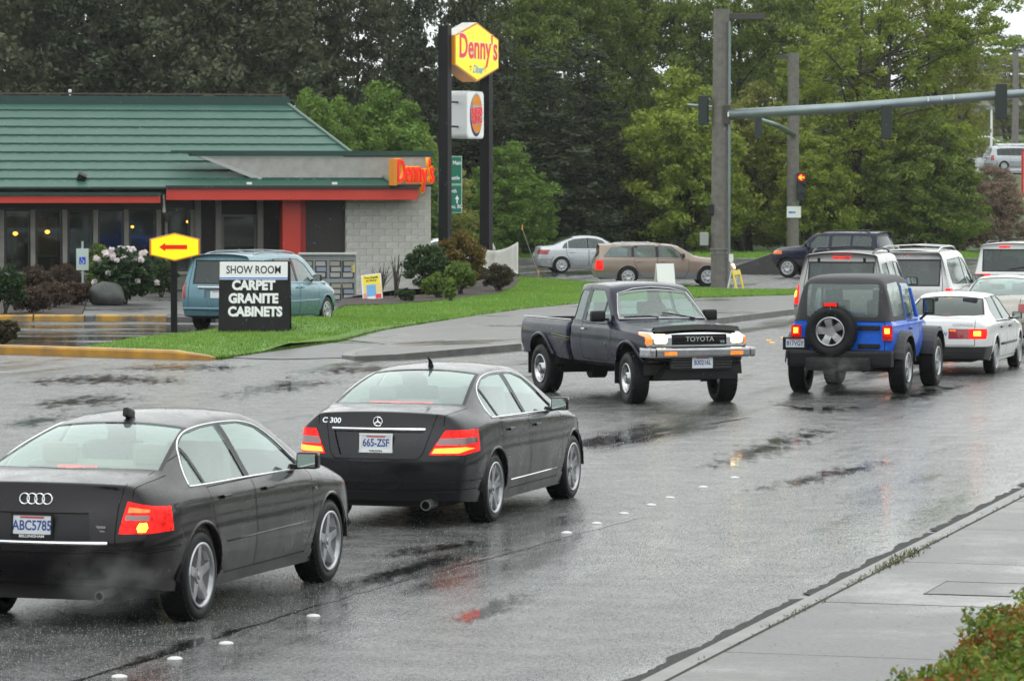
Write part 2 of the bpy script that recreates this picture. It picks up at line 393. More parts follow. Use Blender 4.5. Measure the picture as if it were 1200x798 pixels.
        for i in range(n):
            if not cur: return
            a, b = poly[i], poly[(i+1) % n]
            if abs(a[0]-b[0])+abs(a[1]-b[1]) < 1e-7: continue
            no = [0, 0, 0]; no[ax[0]] = b[1]-a[1]; no[ax[1]] = -(b[0]-a[0]); co = [0, 0, 0]; co[ax[0]], co[ax[1]] = a
            no = Vector(no).normalized(); co = Vector(co)
            geom = list({v for f in cur for v in f.verts}) + list({e for f in cur for e in f.edges}) + cur
            r = bmesh.ops.bisect_plane(bm, geom=geom, dist=1e-5, plane_co=co, plane_no=no)
            cur = [g for g in r['geom'] if isinstance(g, bmesh.types.BMFace) and (g.calc_center_median()-co).dot(no) < 0]
        for f in cur: f[s.pl] = pid
    def strips(s, lo, hi, view, pid, n=8, **k):
        """region between two polylines given as tables over the first axis"""
        x0, x1 = max(lo[0][0], hi[0][0]), min(lo[-1][0], hi[-1][0])
        br = sorted({x0, x1} | {a for a, _ in lo+hi if x0 < a < x1})
        for a, b in zip(br, br[1:]):
            P = [(a, lerp_tab(lo, a)), (b, lerp_tab(lo, b)), (b, lerp_tab(hi, b)), (a, lerp_tab(hi, a))]
            P = [p for i, p in enumerate(P) if abs(p[0]-P[i-1][0])+abs(p[1]-P[i-1][1]) > 1e-6]
            if len(P) > 2: s.imprint(P, view, pid, **k)
    def line(s, pts, view, pid, w=.008, **k):
        for a, b in zip(pts, pts[1:]):
            d = Vector((b[0]-a[0], b[1]-a[1])); nn = Vector((-d.y, d.x)).normalized()*w/2; e = d.normalized()*w*.3
            a2, b2 = Vector(a)-e, Vector(b)+e
            s.imprint([tuple(a2-nn), tuple(b2-nn), tuple(b2+nn), tuple(a2+nn)], view, pid, **k)
    def both(s, fn, *a, **k):
        getattr(s, fn)(*a[:-2], 'L', a[-1], **k); getattr(s, fn)(*a[:-2], 'R', a[-1]+(0 if k.get('same') else 0), **k)
    def hit(s, u, v, view, out=0.0):
        """surface point and normal under (u, v) of a view"""
        B = 9
        o, d = {'L': (Vector((u, B, v)), Vector((0, -1, 0))), 'R': (Vector((u, -B, v)), Vector((0, 1, 0))), 'B': (Vector((-B, u, v)), Vector((1, 0, 0))),
                'F': (Vector((B+s.sp['L'], u, v)), Vector((-1, 0, 0))), 'T': (Vector((u, v, B)), Vector((0, 0, -1)))}[view]
        p, nn, _, _ = s.bvh.ray_cast(o, d)
        if p is None: return Vector((u, 0, v)), -d
        return p + nn*out, nn
    def arch(s, x, z, R, n=22):
        for v in 'LR':
            s.imprint([(x+R*math.cos(a*2*math.pi/n), z+R*math.sin(a*2*math.pi/n)) for a in range(n)], v, 99)
    def trim(s, pts, view, r, out=.0, closed=False, sub=4):
        P = []
        m = len(pts)
        for i in range(m if closed else m-1):
            a, b = pts[i], pts[(i+1) % m]
            for k in range(sub): P.append((a[0]+(b[0]-a[0])*k/sub, a[1]+(b[1]-a[1])*k/sub))
        if not closed: P.append(pts[-1])
        Q = [s.hit(u, v, view, out)[0] for u, v in P]
        for _ in range(3): Q = [Q[0]]+[(Q[i-1]+Q[i]*2+Q[i+1])/4 for i in range(1, len(Q)-1)]+[Q[-1]]
        bm = bmof(); tube(bm, Q, r, 6, closed=closed); return bm
    def finish(s, root, specs):
        """specs: pid -> (name, material, inset, parent pid or None). 99 is thrown away"""
        bm = s.bm; out = {}
        pids = {f[s.pl] for f in bm.faces}
        bm.normal_update()
        nrm = {v.index: v.normal.copy() for v in bm.verts}; bm.verts.index_update()
        nrm = [v.normal.copy() for v in bm.verts]
        for pid in sorted(pids):
            if pid == 99 or pid not in specs: continue
            name, m, inset, par = specs[pid]
            fs = [f for f in bm.faces if f[s.pl] == pid]; groups = [fs]
            if pid not in (0, 50):
                seen = set(); groups = []; fset = set(fs)
                for f in fs:
                    if f in seen: continue
                    st, g = [f], []; seen.add(f)
                    while st:
                        a = st.pop(); g.append(a)
                        for e in a.edges:
                            for b in e.link_faces:
                                if b in fset and b not in seen: seen.add(b); st.append(b)
                    groups.append(g)
                big = [g for g in groups if sum(f.calc_area() for f in g) > .0006] or groups[:1]
                groups = big
            for g in groups:
                b2 = bmof(); mp = {}
                for f in g:
                    vs = []
                    for v in f.verts:
                        if v.index not in mp: mp[v.index] = b2.verts.new(v.co - nrm[v.index]*inset)
                        vs.append(mp[v.index])
                    try: b2.faces.new(vs)
                    except ValueError: pass
                if name == 'body':
                    b2.normal_update()
                o = mobj(name, b2, m, out.get(par, root), smooth=True); out.setdefault(pid, o)
                if name == 'panel_gap': o['kind'] = 'stuff'
        bm.free(); return out
def rrect(x0, x1, y0, y1, r, n=4):
    P = []
    for cx, cy, a0 in ((x1-r, y1-r, 0), (x0+r, y1-r, 90), (x0+r, y0+r, 180), (x1-r, y0+r, 270)):
        for k in range(n+1):
            a = math.radians(a0+90*k/n); P.append((cx+r*math.cos(a), cy+r*math.sin(a)))
    return P
def oncentre(root, dx):
    for c in kids(root): c.location.x -= dx
def seats(root, x1, x2, zf, ztop, hw, m, wheelx, shelf=9):
    """front seats, rear bench, steering wheel, dashboard, floor"""
    for sy in (-1, 1):
        bm = bmof(); y = sy*hw*.48
        box(bm, (x1+.28, y, zf+.30), (.5, .5, .16), bev=.05); box(bm, (x1, y, zf+.60), (.15, .48, .62), ry=-.22, bev=.06)
        box(bm, (x1-.10, y, ztop-.20), (.10, .27, .17), ry=-.15, bev=.04); mobj('seat', bm, m, root)
    bm = bmof(); box(bm, (x2+.25, 0, zf+.27), (.5, hw*1.7, .16), bev=.05); box(bm, (x2, 0, zf+.55), (.16, hw*1.75, .55), ry=-.3, bev=.06)
    for y in (-hw*.5, hw*.5): box(bm, (x2-.12, y, zf+.88), (.10, .26, .15), bev=.04)
    mobj('rear_bench', bm, m, root)
    bm = bmof(); zb = zf+.50; xa, xb = x2-.42, wheelx+.75; yy = hw*1.13     # door cards and bulkheads
    for sy in (-1, 1): box(bm, ((xa+xb)/2, sy*yy, (zf+zb)/2), (xb-xa, .03, zb-zf))
    box(bm, (xa, 0, (zf+zb)/2), (.03, 2*yy-.04, zb-zf)); box(bm, (xb, 0, (zf+zb)/2), (.03, 2*yy-.04, zb-zf))
    mobj('cabin_lining', bm, m, root)
    if shelf < xa: bm = bmof(); box(bm, ((xa+shelf)/2+.08, 0, zb+.05), (xa-shelf+.36, 2*yy-.25, .02)); mobj('parcel_shelf', bm, m, root)
    bm = bmof(); box(bm, ((x2+wheelx)/2, 0, zf), (wheelx-x2+.9, hw*2.0, .06)); box(bm, (wheelx+.35, 0, zf+.42), (.45, hw*1.85, .26), bev=.05); mobj('dashboard', bm, DKC, root)
    bm = bmof(); ring = [Vector((math.cos(a)*.0, hw*.45+math.sin(a)*.18, math.cos(a)*.18)) for a in [k*2*math.pi/16 for k in range(16)]]
    M = Matrix.Translation((wheelx, 0, zf+.62)) @ Matrix.Rotation(-.4, 4, 'Y'); tube(bm, [M @ p for p in ring], .016, 6, closed=True); box(bm, M @ Vector((0.02, hw*.45, -.02)), (.03, .32, .05)); mobj('steering_wheel', bm, BLK, root)
def plate(root, M, txt, wd=.305, ht=.155, sub=None, framec=None, parent=None):
    b = bmof(); box(b, (0, 0, 0), (wd, ht, .006), bev=.002); b.transform(M); p = mobj('number_plate', b, PLW, root)
    if framec:
        b = bmof()
        for c, s_ in (((0, ht/2, .002), (wd+.02, .016, .012)), ((0, -ht/2, .002), (wd+.02, .03, .012)), ((wd/2, 0, .002), (.014, ht, .012)), ((-wd/2, 0, .002), (.014, ht, .012))): box(b, c, s_)
        b.transform(M); mobj('plate_frame', b, framec[0], p)
        if sub: text('lettering', sub, .026, framec[1], p, M @ Matrix.Translation((0, -ht/2, .009)), off=.0006, ext=.0008, sx=1.25)
    text('lettering', txt, .098, PLB, p, M @ Matrix.Translation((0, -.004, .0035)), off=.002, ext=.001, sx=.78)
    b = bmof(); box(b, (0, ht*.36, .004), (wd*.6, .014, .002)); b.transform(M); mobj('plate_stripe', b, PLR, p)
    return p
def mirror(root, p, sg, paintm, s=1.0):
    b = bmof(); box(b, (0, 0, 0), (.11*s, .20*s, .15*s), bev=.035*s); box(b, (.0, -sg*.12, -.05), (.05, .12, .04), bev=.01)
    b.transform(Matrix.Translation(p)); o = mobj('mirror', b, paintm, root, smooth=True)
    b = bmof(); box(b, (-.057*s, 0, 0), (.004, .165*s, .115*s)); b.transform(Matrix.Translation(p)); mobj('mirror_glass', b, mat('mirror glass', (.5, .55, .53), .05, 1), o)
    return o
def handle(parent, B, x, z, view, m, ln=.17):
    p, nn = B.hit(x, z, view, .018); b = bmof(); box(b, (0, 0, 0), (ln, .022, .028), bev=.009)
    for e in (-1, 1): box(b, (e*ln*.42, -.012*(1 if nn.y > 0 else -1), 0), (.02, .03, .02))
    b.transform(Matrix.Translation(p)); return mobj('handle', b, m, parent)
def underbody(root, L, W, z, xr, xf, R, B=None):
    bm = bmof(); box(bm, (L/2, 0, z+.12), (L-.5, W-.62, .22)); box(bm, ((xr+xf)/2, 0, z+.1), (xf-xr-2*R-.14, W-.24, .16)); box(bm, (xr, 0, R*.95), (.12, W-.4, .12)); box(bm, (xf, 0, R*.95), (.12, W-.4, .12))
    for x in (xr, xf):
        for sg in (-1, 1):   # wheel-well liners
            n = 12; r = R+.085
            ring = [(x+r*math.cos(math.pi*k/n-.0), R+r*math.sin(math.pi*k/n)) for k in range(n+1)]
            a = [bm.verts.new((p[0], sg*(W/2-.025), p[1])) for p in ring]; b = [bm.verts.new((p[0], sg*(W/2-.42), p[1])) for p in ring]
            for k in range(n): bm.faces.new((a[k], a[k+1], b[k+1], b[k]))
            bm.faces.new(b)
    return mobj('underbody', bm, UND, root)
# ------------------------------------------------------------------ saloons and wagons
def build_car(sp, root, level=2):
    """a closed car from its table: panels, doors, windows, lights, wheels, interior. x from the rear bumper"""
    B = Body(sp, level); L, W = sp['L'], sp['W']; xr, xf, R = sp['xr'], sp['xf'], sp['R']; pm = sp['paint']; gl = sp.get('glass', GL_CLEAR); gr = sp.get('rglass', gl)
    specs = {0: ('body', pm, 0, None), 50: ('panel_gap', SEAM, .008, 0)}
    # lower mouldings / bumpers of another colour
    for i, (poly, view, m, nm) in enumerate(sp.get('cover', [])):
        for v in (view if isinstance(view, tuple) else (view,)): B.imprint(poly, v, 20+i)
        specs[20+i] = (nm, m, -.004, 0)
    # doors: list of x-ranges polygons (side view)
    for i, D in enumerate(sp['doors']):
        for j, v in enumerate('LR'):
            B.imprint(D, v, 60+2*i+j, only=(0,)); B.line(D+[D[0]], v, 50, sp.get('gap', .009)); specs[60+2*i+j] = ('door', pm, 0, None)
    for view, pts, kw in sp.get('gaps', []):
        for v in (view if isinstance(view, tuple) else (view,)): B.line(pts, v, 50, sp.get('gap', .009), **kw)
    # side windows as strips between tables
    for i, (lo, hi, g) in enumerate(sp['swin']):
        for j, v in enumerate('LR'):
            B.strips(lo, hi, v, 100+2*i+j, zmin=.6); specs[100+2*i+j] = ('window', g or gl, .010, None)
    for i, (lo, hi) in enumerate(sp.get('black', [])):
        for j, v in enumerate('LR'): B.strips(lo, hi, v, 90, zmin=.6)
        specs[90] = ('pillar_cover', BLK, .002, 0)
    # screens
    for nm, pid, g in (('rear', 120, gr), ('wind', 121, sp.get('wglass', gl))):
        if nm in sp['screens']:
            view, lo, hi = sp['screens'][nm]
            e = .03
            lo2 = [(a, b-e) for a, b in lo]; hi2 = [(a, b+e) for a, b in hi]
            for T_ in (lo2, hi2): T_[0] = (T_[0][0]-e, T_[0][1]); T_[-1] = (T_[-1][0]+e, T_[-1][1])
            B.strips(lo2, hi2, view, 122, zmin=.75); B.strips(lo, hi, view, pid, zmin=.75)
            specs[122] = ('window_seal', BLK, .001, 0); specs[pid] = ('rear_window' if nm == 'rear' else 'windscreen', g, .006, None)
    # lights etc: (name, material, inset, [(poly, view)...])
    pid = 130
    for nm, m, inset, polys in sp['lights']:
        for poly, view in polys:
            B.imprint(poly, view, pid, **({'ny': .45} if view in 'LR' else {}))
        specs[pid] = (nm, m, inset, None); pid += 1
    if not sp.get('noarch'):
        B.arch(xr, R*1.0, R+.055); B.arch(xf, R*1.0, R+.055)
    out = B.finish(root, specs)
    # arch lips
    n = 20
    for x in (xr, xf):
        for v in 'LR':
            P = []
            for k in range(n+1):
                a = -.25+(math.pi+.5)*k/n; r = R+.058; u, z = x+r*math.cos(a), R+r*math.sin(a)
                if z > sp.get('ziplo', .24): P.append(B.hit(u, z+.004, v, -.006)[0])
            if len(P) > 3:
                bm = bmof(); tube(bm, P, sp.get('lip', .016), 6); mobj('arch_lip', bm, sp.get('lipm', pm), root, smooth=True)
    underbody(root, L, W, min(z for _, z in sp['sill']), xr, xf, R)
    rm, rr = sp['rim']; st = sp.get('steer', 0)
    for x in (xr, xf):
        for sg in (-1, 1): wheel(root, (x, sg*(W/2-.02-sp['tw']/2), R), R, sp['tw'], sg, rm, rr, sp.get('spokes', 12), steer=st if x == xf else 0)
    seats(root, *sp['seats'], sp.get('trimm', BEI), sp['stx'], sp.get('shelf', 9))
    for v, sg in (('L', 1), ('R', -1)):
        p, nn = B.hit(sp['mir'][0], sp['mir'][1], v); mirror(root, p+Vector((0, sg*.13, .05)), sg, sp.get('mirm', pm), sp.get('mirs', 1.0))
        for i, (x, z) in enumerate(sp['handles']):
            d = out.get(60+2*i+(0 if v == 'L' else 1), root); handle(d, B, x, z, v, sp.get('handm', pm))
        for pts, r, m in sp.get('trims', []):
            bm = B.trim(pts, v, r, .001); mobj('trim_strip', bm, m, root, smooth=True)
    return B, out
def shift(root, dx):
    for c in kids(root): c.location.x -= dx
def park(root, p, local, psi):
    """put the car so that its local point sits on p; psi = heading from +Y towards +X (radians)"""
    a = math.pi/2 - psi; root.rotation_euler = (0, 0, a); v = Matrix.Rotation(a, 3, 'Z') @ Vector((local[0], local[1], 0))
    root.location = (p.x-v.x, p.y-v.y, 0)
def mir_y(poly): return [(-a, b) for a, b in poly]
def surf(B, y, z, wd=.2, out=.008, view='B', ht=.04):
    """frame lying on the tail (or nose) of the body"""
    s_ = 1 if view == 'B' else -1
    a, _ = B.hit(y+s_*wd/2, z, view); b, _ = B.hit(y-s_*wd/2, z, view); c, _ = B.hit(y, z-ht, view); d, _ = B.hit(y, z+ht, view); p, _ = B.hit(y, z, view)
    M = frame((0, 0, 0), b-a, d-c); mid = (a+b)/2
    q = p if (p-mid).dot(M.col[2].xyz) > 0 else mid
    M.translation = q + M.col[2].xyz*out; return M
def sym(T): return [(a, b) for a, b in T], [(a, -b) for a, b in T]
def scr(T): return [(a, -b) for a, b in T], [(a, b) for a, b in T]
def both_y(poly): return [(poly, 'B'), (mir_y(poly), 'B')]
def near_saloon():
    root = empty('sedan', label='near-black sedan with four linked rings on its boot, nearest car to the camera', cat='car', group='saloon cars on the road')
    P = paint('black aubergine paint', (.007, .004, .006), .3, .3)
    sp = dict(L=4.80, W=1.81, xr=1.03, xf=3.79, R=.327, tw=.225, paint=P, rim=('five', .70),
        xs=[0, .14, .38, .64, 1.0, 1.35, 1.7, 2.05, 2.4, 2.75, 3.05, 3.35, 3.7, 4.0, 4.3, 4.58, 4.8],
        top=[(0, 1.0), (.14, 1.05), (.64, 1.10), (1.0, 1.22), (1.35, 1.33), (1.7, 1.405), (2.05, 1.44), (2.4, 1.452), (2.75, 1.44), (3.05, 1.385), (3.35, 1.235), (3.7, 1.03), (4.0, .985), (4.3, .94), (4.58, .87), (4.8, .76)],
        belt=[(0, .88), (.6, .925), (3.7, .88), (4.5, .78), (4.8, .66)], sill=[(0, .32), (.5, .25), (1, .22), (4, .2), (4.8, .24)],
        ymax=[(0, .80), (.3, .885), (1, .905), (3.8, .905), (4.5, .86), (4.8, .72)],
        ytop=[(0, .67), (.64, .70), (1.0, .66), (1.7, .585), (2.4, .58), (3.05, .575), (3.7, .72), (4.3, .70), (4.8, .55)],
        bow=[(0, .22), (.6, .12), (1.7, .06), (2.3, 0), (3.05, -.08), (3.7, -.16), (4.3, -.12), (4.8, -.30)],
        drop=[(0, .02), (.64, .02), (1.7, .045), (2.4, .05), (3.05, .045), (3.7, .03), (4.3, .06), (4.8, .06)],
        rear=[.12, .0, .02, .09, .11, .13], front=[-.12, 0, -.01, -.05, -.06, -.08],
        crease_rows={3: .25, 5: .25}, crease_cols={1: .5, 3: .5, 12: .4},
        doors=[[(1.52, .30), (2.10, .30), (2.10, .955), (1.20, .955), (1.25, .74), (1.42, .45)], [(2.12, .30), (3.22, .30), (3.34, .55), (3.36, .90), (3.30, .955), (2.12, .955)]],
        gaps=[('B', [(-.66, 1.2), (-.60, .90), (-.60, .56), (.60, .56), (.60, .90), (.66, 1.2)], {}), ('B', [(-.95, .565), (.95, .565)], {}),
              ('T', [(.74, .72), (.12, .68)], dict(zmin=.95)), ('T', [(.74, -.72), (.12, -.68)], dict(zmin=.95)), (('L', 'R'), [(.0, .585), (.62, .585)], {}), ('T', [(3.66, .66), (4.6, .6)], dict(zmin=.7)), ('T', [(3.66, -.66), (4.6, -.6)], dict(zmin=.7))],
        swin=[([(.96, .985), (1.20, .985)], [(.96, 1.0), (1.05, 1.11), (1.20, 1.22)], None),
              ([(1.245, .985), (2.03, .975)], [(1.245, 1.25), (1.5, 1.325), (1.8, 1.355), (2.03, 1.36)], None),
              ([(2.13, .975), (3.22, .955)], [(2.13, 1.36), (2.5, 1.35), (2.78, 1.30), (3.0, 1.19), (3.22, .99)], None)],
        black=[([(2.035, .975), (2.125, .975)], [(2.035, 1.36), (2.125, 1.36)]), ([(1.205, .98), (1.24, .98)], [(1.205, 1.22), (1.24, 1.25)])],
        screens=dict(rear=('T', *scr([(.66, .02), (.70, .40), (.76, .655), (1.60, .50)])), wind=('T', *scr([(3.10, .50), (3.50, .66), (3.62, .45), (3.68, .02)]))),
        lights=[('tail_light', REDL, .0, both_y([(.62, .70), (.655, .925), (.93, .86), (.93, .70)])+[([(-.1, .70), (.19, .70), (.20, .81), (.08, .87), (-.1, .87)], v) for v in 'LR']),
                ('reverse_lamp', CLEAR, -.002, both_y([(.655, .795), (.655, .83), (.80, .825), (.80, .79)])),
                ('indicator_lamp', AMB, -.002, both_y([(.665, .845), (.67, .885), (.80, .865), (.80, .845)])),
                ('lamp_bulb', HOT, -.003, both_y([(.745, .71), (.735, .74), (.75, .775), (.79, .775), (.80, .74), (.79, .71)])),
                ('plate_recess', BLK, .012, [([(-.43, .655), (.43, .655), (.40, .845), (-.40, .845)], 'B')]),
                ('bumper_vent', BLK, .01, [([(-.5, .33), (.5, .33), (.5, .37), (-.5, .37)], 'B')]),
                ('headlight', CLEAR, 0, [([(.35, .58), (.75, .60), (.75, .72), (.35, .70)], 'F'), ([(-.35, .58), (-.75, .60), (-.75, .72), (-.35, .70)], 'F')]),
                ('grille', BLK, .01, [([(-.3, .45), (.3, .45), (.3, .66), (-.3, .66)], 'F')])],
        seats=(2.35, 1.45, .30, 1.22, .72), stx=2.95, shelf=.74, mir=(3.10, .97), mirs=.88, handles=[(1.50, .865), (2.38, .86)],
        trims=[([(.93, .978), (1.3, .972), (2.1, .966), (3.30, .945)], .009, CHR), ([(.93, .985), (.98, 1.06), (1.06, 1.14), (1.2, 1.235), (1.35, 1.29), (1.55, 1.338), (1.8, 1.364), (2.1, 1.37), (2.5, 1.36), (2.8, 1.31), (3.02, 1.20), (3.26, .99)], .007, CHR),
               ([(1.50, .535), (3.3, .535)], .007, P)], gap=.007)
    B, out = build_car(sp, root, 3)
    # boot details
    p, nn = B.hit(0, .755, 'B'); M = frame((p.x-.005, 0, .755), (0, -1, 0), (0.06, 0, 1)); plate(root, M, 'ABC5785', sub='BELLINGHAM', framec=(BLK, WHT))
    b = bmof(); tube(b, [B.hit(y, .635, 'B', .004)[0] for y in [-.55+.055*k for k in range(21)]], .013, 6); mobj('trim_strip', b, CHR, root)
    b = bmof()
    for k in range(4):
        y = (k-1.5)*-.058; p, nn = B.hit(y, .935, 'B', .006); tube(b, [p+Vector((0, math.cos(a)*.037, math.sin(a)*.037))+Vector((.02*math.sin(a)*.3, 0, 0)) for a in [j*2*math.pi/20 for j in range(20)]], .0055, 6, closed=True)
    mobj('badge', b, CHR, root)
    p, nn = B.hit(-.50, .735, 'B', .003); M = frame(p, (0, -1, 0), (.06, 0, 1)); b = bmof(); box(b, (0, .012, 0), (.075, .018, .004)); box(b, (0, -.016, 0), (.06, .010, .004)); b.transform(M); mobj('badge', b, CHR, root)
    b = bmof(); p, nn = B.hit(1.78, 0, 'T'); box(b, p+Vector((0, 0, .03)), (.14, .05, .07), bev=.02, ry=.25); mobj('antenna', b, BLK, root)
    b = bmof(); box(b, (0, 0, 0), (.02, .30, .022)); b.transform(Matrix.Translation(Vector((.82, 0, 1.115)))); mobj('brake_light', b, REDL, root)
    b = bmof(); lathe(b, [(.028, -.02), (.036, -.02), (.036, .3)], 16, mat4=Matrix.Translation((.02, -.52, .27)) @ Matrix.Rotation(-math.pi/2, 4, 'Z')); cyl(b, (.06, -.52, .27), (.07, -.52, .27), .034, mi=1); mobj('exhaust_pipe', b, [mat('sooty steel', (.2, .2, .2), .4, .8), SEAM], root)  # black disc in the pipe stands for the shade of its opening
    b = bmof(); p, nn = B.hit(3.42, .78, 'R', .004); box(b, p, (.04, .01, .02)); mobj('side_repeater', b, CLEAR, root)
    oncen = sp['xr']; shift(root, oncen); return root, sp

def mid_saloon():
    root = empty('sedan', label='dark grey sedan with round star badge and chrome bar above its plate', cat='car', group='saloon cars on the road')
    P = paint('dark slate paint', (.016, .016, .019), .5, .3); AM = mat('amber lamp lit', (.8, .3, .02), .2, coat=1, emit=(1, .40, .02), estr=1.1)
    sp = dict(L=4.58, W=1.77, xr=1.02, xf=3.78, R=.322, tw=.235, paint=P, rim=('twin', .73),
        xs=[0, .12, .36, .62, .95, 1.3, 1.65, 2.0, 2.35, 2.7, 2.98, 3.25, 3.55, 3.85, 4.15, 4.42, 4.58],
        top=[(0, 1.03), (.12, 1.075), (.62, 1.12), (.95, 1.25), (1.3, 1.355), (1.65, 1.42), (2.0, 1.445), (2.35, 1.447), (2.7, 1.42), (2.98, 1.35), (3.25, 1.22), (3.55, 1.06), (3.85, 1.02), (4.15, .96), (4.42, .87), (4.58, .78)],
        belt=[(0, .90), (.6, .96), (3.5, .89), (4.3, .80), (4.58, .66)], sill=[(0, .26), (.5, .22), (1, .19), (4, .18), (4.58, .2)],
        ymax=[(0, .79), (.3, .865), (1, .885), (3.8, .885), (4.35, .84), (4.58, .70)],
        ytop=[(0, .62), (.62, .66), (.95, .62), (1.65, .565), (2.35, .565), (2.98, .575), (3.55, .70), (4.2, .70), (4.58, .55)],
        bow=[(0, .22), (.6, .13), (1.65, .06), (2.3, 0), (2.98, -.08), (3.55, -.16), (4.2, -.12), (4.58, -.28)],
        drop=[(0, .03), (.62, .025), (1.65, .045), (2.4, .05), (3.0, .045), (3.55, .03), (4.2, .06), (4.58, .06)],
        rear=[.05, -.02, -.01, .07, .09, .11], front=[-.08, 0, -.01, -.05, -.06, -.08],
        crease_rows={3: .45, 5: .3}, crease_cols={1: .6, 3: .5, 12: .4},
        doors=[[(1.52, .28), (2.14, .28), (2.14, .94), (1.20, .965), (1.26, .72), (1.42, .43)], [(2.16, .28), (3.18, .28), (3.30, .55), (3.30, .88), (3.22, .93), (2.16, .94)]],
        gaps=[('B', [(-.62, 1.3), (-.53, 1.0), (-.45, .70), (-.40, .645), (.40, .645), (.45, .70), (.53, 1.0), (.62, 1.3)], dict(zmax=1.06)), ('B', [(-.95, .44), (.95, .44)], {}), ('B', [(-.95, .36), (.95, .36)], {}),
              ('T', [(.70, .68), (.12, .60)], dict(zmin=.95)), ('T', [(.70, -.68), (.12, -.60)], dict(zmin=.95)), (('L', 'R'), [(-.1, .44), (.64, .44)], {}),
              (('L', 'R'), [(1.12, .80), (1.26, .80), (1.26, .93), (1.12, .93), (1.12, .80)], {}), ('T', [(3.55, .66), (4.4, .6)], dict(zmin=.7)), ('T', [(3.55, -.66), (4.4, -.6)], dict(zmin=.7))],
        swin=[([(1.02, .99), (1.22, .985)], [(1.02, 1.03), (1.08, 1.16), (1.22, 1.245)], None),
              ([(1.25, .985), (2.08, .975)], [(1.25, 1.25), (1.5, 1.325), (1.8, 1.35), (2.08, 1.35)], None),
              ([(2.17, .975), (3.14, .945)], [(2.17, 1.35), (2.45, 1.335), (2.72, 1.275), (2.94, 1.165), (3.14, .98)], None)],
        black=[([(2.085, .975), (2.165, .975)], [(2.085, 1.35), (2.165, 1.35)]), ([(1.222, .985), (1.248, .985)], [(1.222, 1.245), (1.248, 1.25)])],
        screens=dict(rear=('T', *scr([(.64, .02), (.68, .40), (.74, .62), (1.55, .50)])), wind=('T', *scr([(3.02, .50), (3.36, .64), (3.48, .45), (3.53, .02)]))),
        lights=[('tail_light', REDL, -.004, both_y([(.50, .685), (.63, .91), (.95, .91), (.95, .74), (.80, .685)])+[([(-.1, .69), (.05, .70), (.18, .91), (-.1, .91)], v) for v in 'LR']),
                ('reverse_lamp', CLEAR, -.006, both_y([(.56, .775), (.59, .835), (.84, .84), (.85, .79), (.80, .775)])),
                ('indicator_lamp', AM, -.006, both_y([(.525, .70), (.55, .745), (.80, .755), (.84, .735), (.76, .70)])),
                ('plate_recess', P, .018, [([(-.35, .68), (.35, .68), (.44, .90), (-.44, .90)], 'B')]),
                ('lower_diffuser', BLK, .0, [([(-.62, .1), (.62, .1), (.56, .335), (-.56, .335)], 'B')]),
                ('headlight', CLEAR, 0, [([(.35, .60), (.8, .62), (.8, .78), (.35, .72)], 'F'), ([(-.35, .60), (-.8, .62), (-.8, .78), (-.35, .72)], 'F')]),
                ('side_marker', AMB, 0, [([(4.36, .60), (4.5, .6), (4.5, .64), (4.36, .64)], 'R')]),
                ('grille', BLK, .01, [([(-.3, .45), (.3, .45), (.3, .70), (-.3, .70)], 'F')])],
        seats=(2.30, 1.42, .30, 1.22, .70), stx=2.85, shelf=.72, trimm=GRYC, mir=(2.98, .96), mirs=.88, handles=[(1.50, .85), (2.40, .84)],
        trims=[([(1.0, .985), (1.3, .978), (2.1, .962), (3.2, .938)], .009, CHR), ([(1.0, .99), (1.0, 1.06), (1.08, 1.18), (1.22, 1.262), (1.5, 1.34), (1.8, 1.368), (2.15, 1.368), (2.45, 1.35), (2.74, 1.29), (2.96, 1.18), (3.16, .99)], .006, CHR),
               ([(1.54, .36), (3.3, .36)], .009, CHR)], gap=.007)
    B, out = build_car(sp, root, 3)
    p, nn = B.hit(0, .795, 'B'); M = frame((p.x+.004, 0, .795), (0, -1, 0), (0.06, 0, 1)); plate(root, M, '665-ZSF', sub='WILSON', framec=(WHT, BLK))
    b = bmof(); tube(b, [B.hit(y, .915, 'B', .006)[0] for y in [-.45+.045*k for k in range(21)]], .014, 6); mobj('boot_bar', b, CHR, root)
    for z in (.44, .345): b = bmof(); tube(b, [B.hit(y, z, 'B', .003)[0] for y in [-.8+.08*k for k in range(21)]], .006, 5); mobj('bumper_ridge', b, P, root)
    p, nn = B.hit(0, .985, 'B', .008); b = bmof(); tube(b, [p+Vector((0, math.cos(a)*.042, math.sin(a)*.042)) for a in [j*2*math.pi/24 for j in range(24)]], .005, 6, closed=True)
    for a in (90, 210, 330): tube(b, [p, p+Vector((0, math.cos(math.radians(a))*.040, math.sin(math.radians(a))*.040))], [.010, .003], 6)
    mobj('badge', b, CHR, root)
    text('lettering', 'C 300', .07, CHR, root, surf(B, .47, .985, .25, .004, ht=.02), off=.0015, sx=1.2)
    b = bmof(); p, nn = B.hit(1.72, 0, 'T'); tube(b, [p, p+Vector((-.02, 0, .05)), p+Vector((-.10, 0, .10))], [.03, .018, .006], 8); mobj('antenna', b, BLK, root)
    b = bmof(); box(b, (.80, 0, 1.125), (.02, .62, .022)); mobj('brake_light', b, REDL, root)
    b = bmof(); lathe(b, [(.040, -.02), (.048, -.02), (.048, .3)], 16, mat4=Matrix.Translation((.0, -.50, .23)) @ Matrix.Rotation(-math.pi/2, 4, 'Z')); cyl(b, (.04, -.50, .23), (.05, -.50, .23), .045, mi=1); mobj('exhaust_pipe', b, [mat('sooty steel', (.2, .2, .2), .4, .8), SEAM], root)  # exhaust mouth closed by a black disc, its inner shade put in as colour
    shift(root, sp['xr']); return root, sp
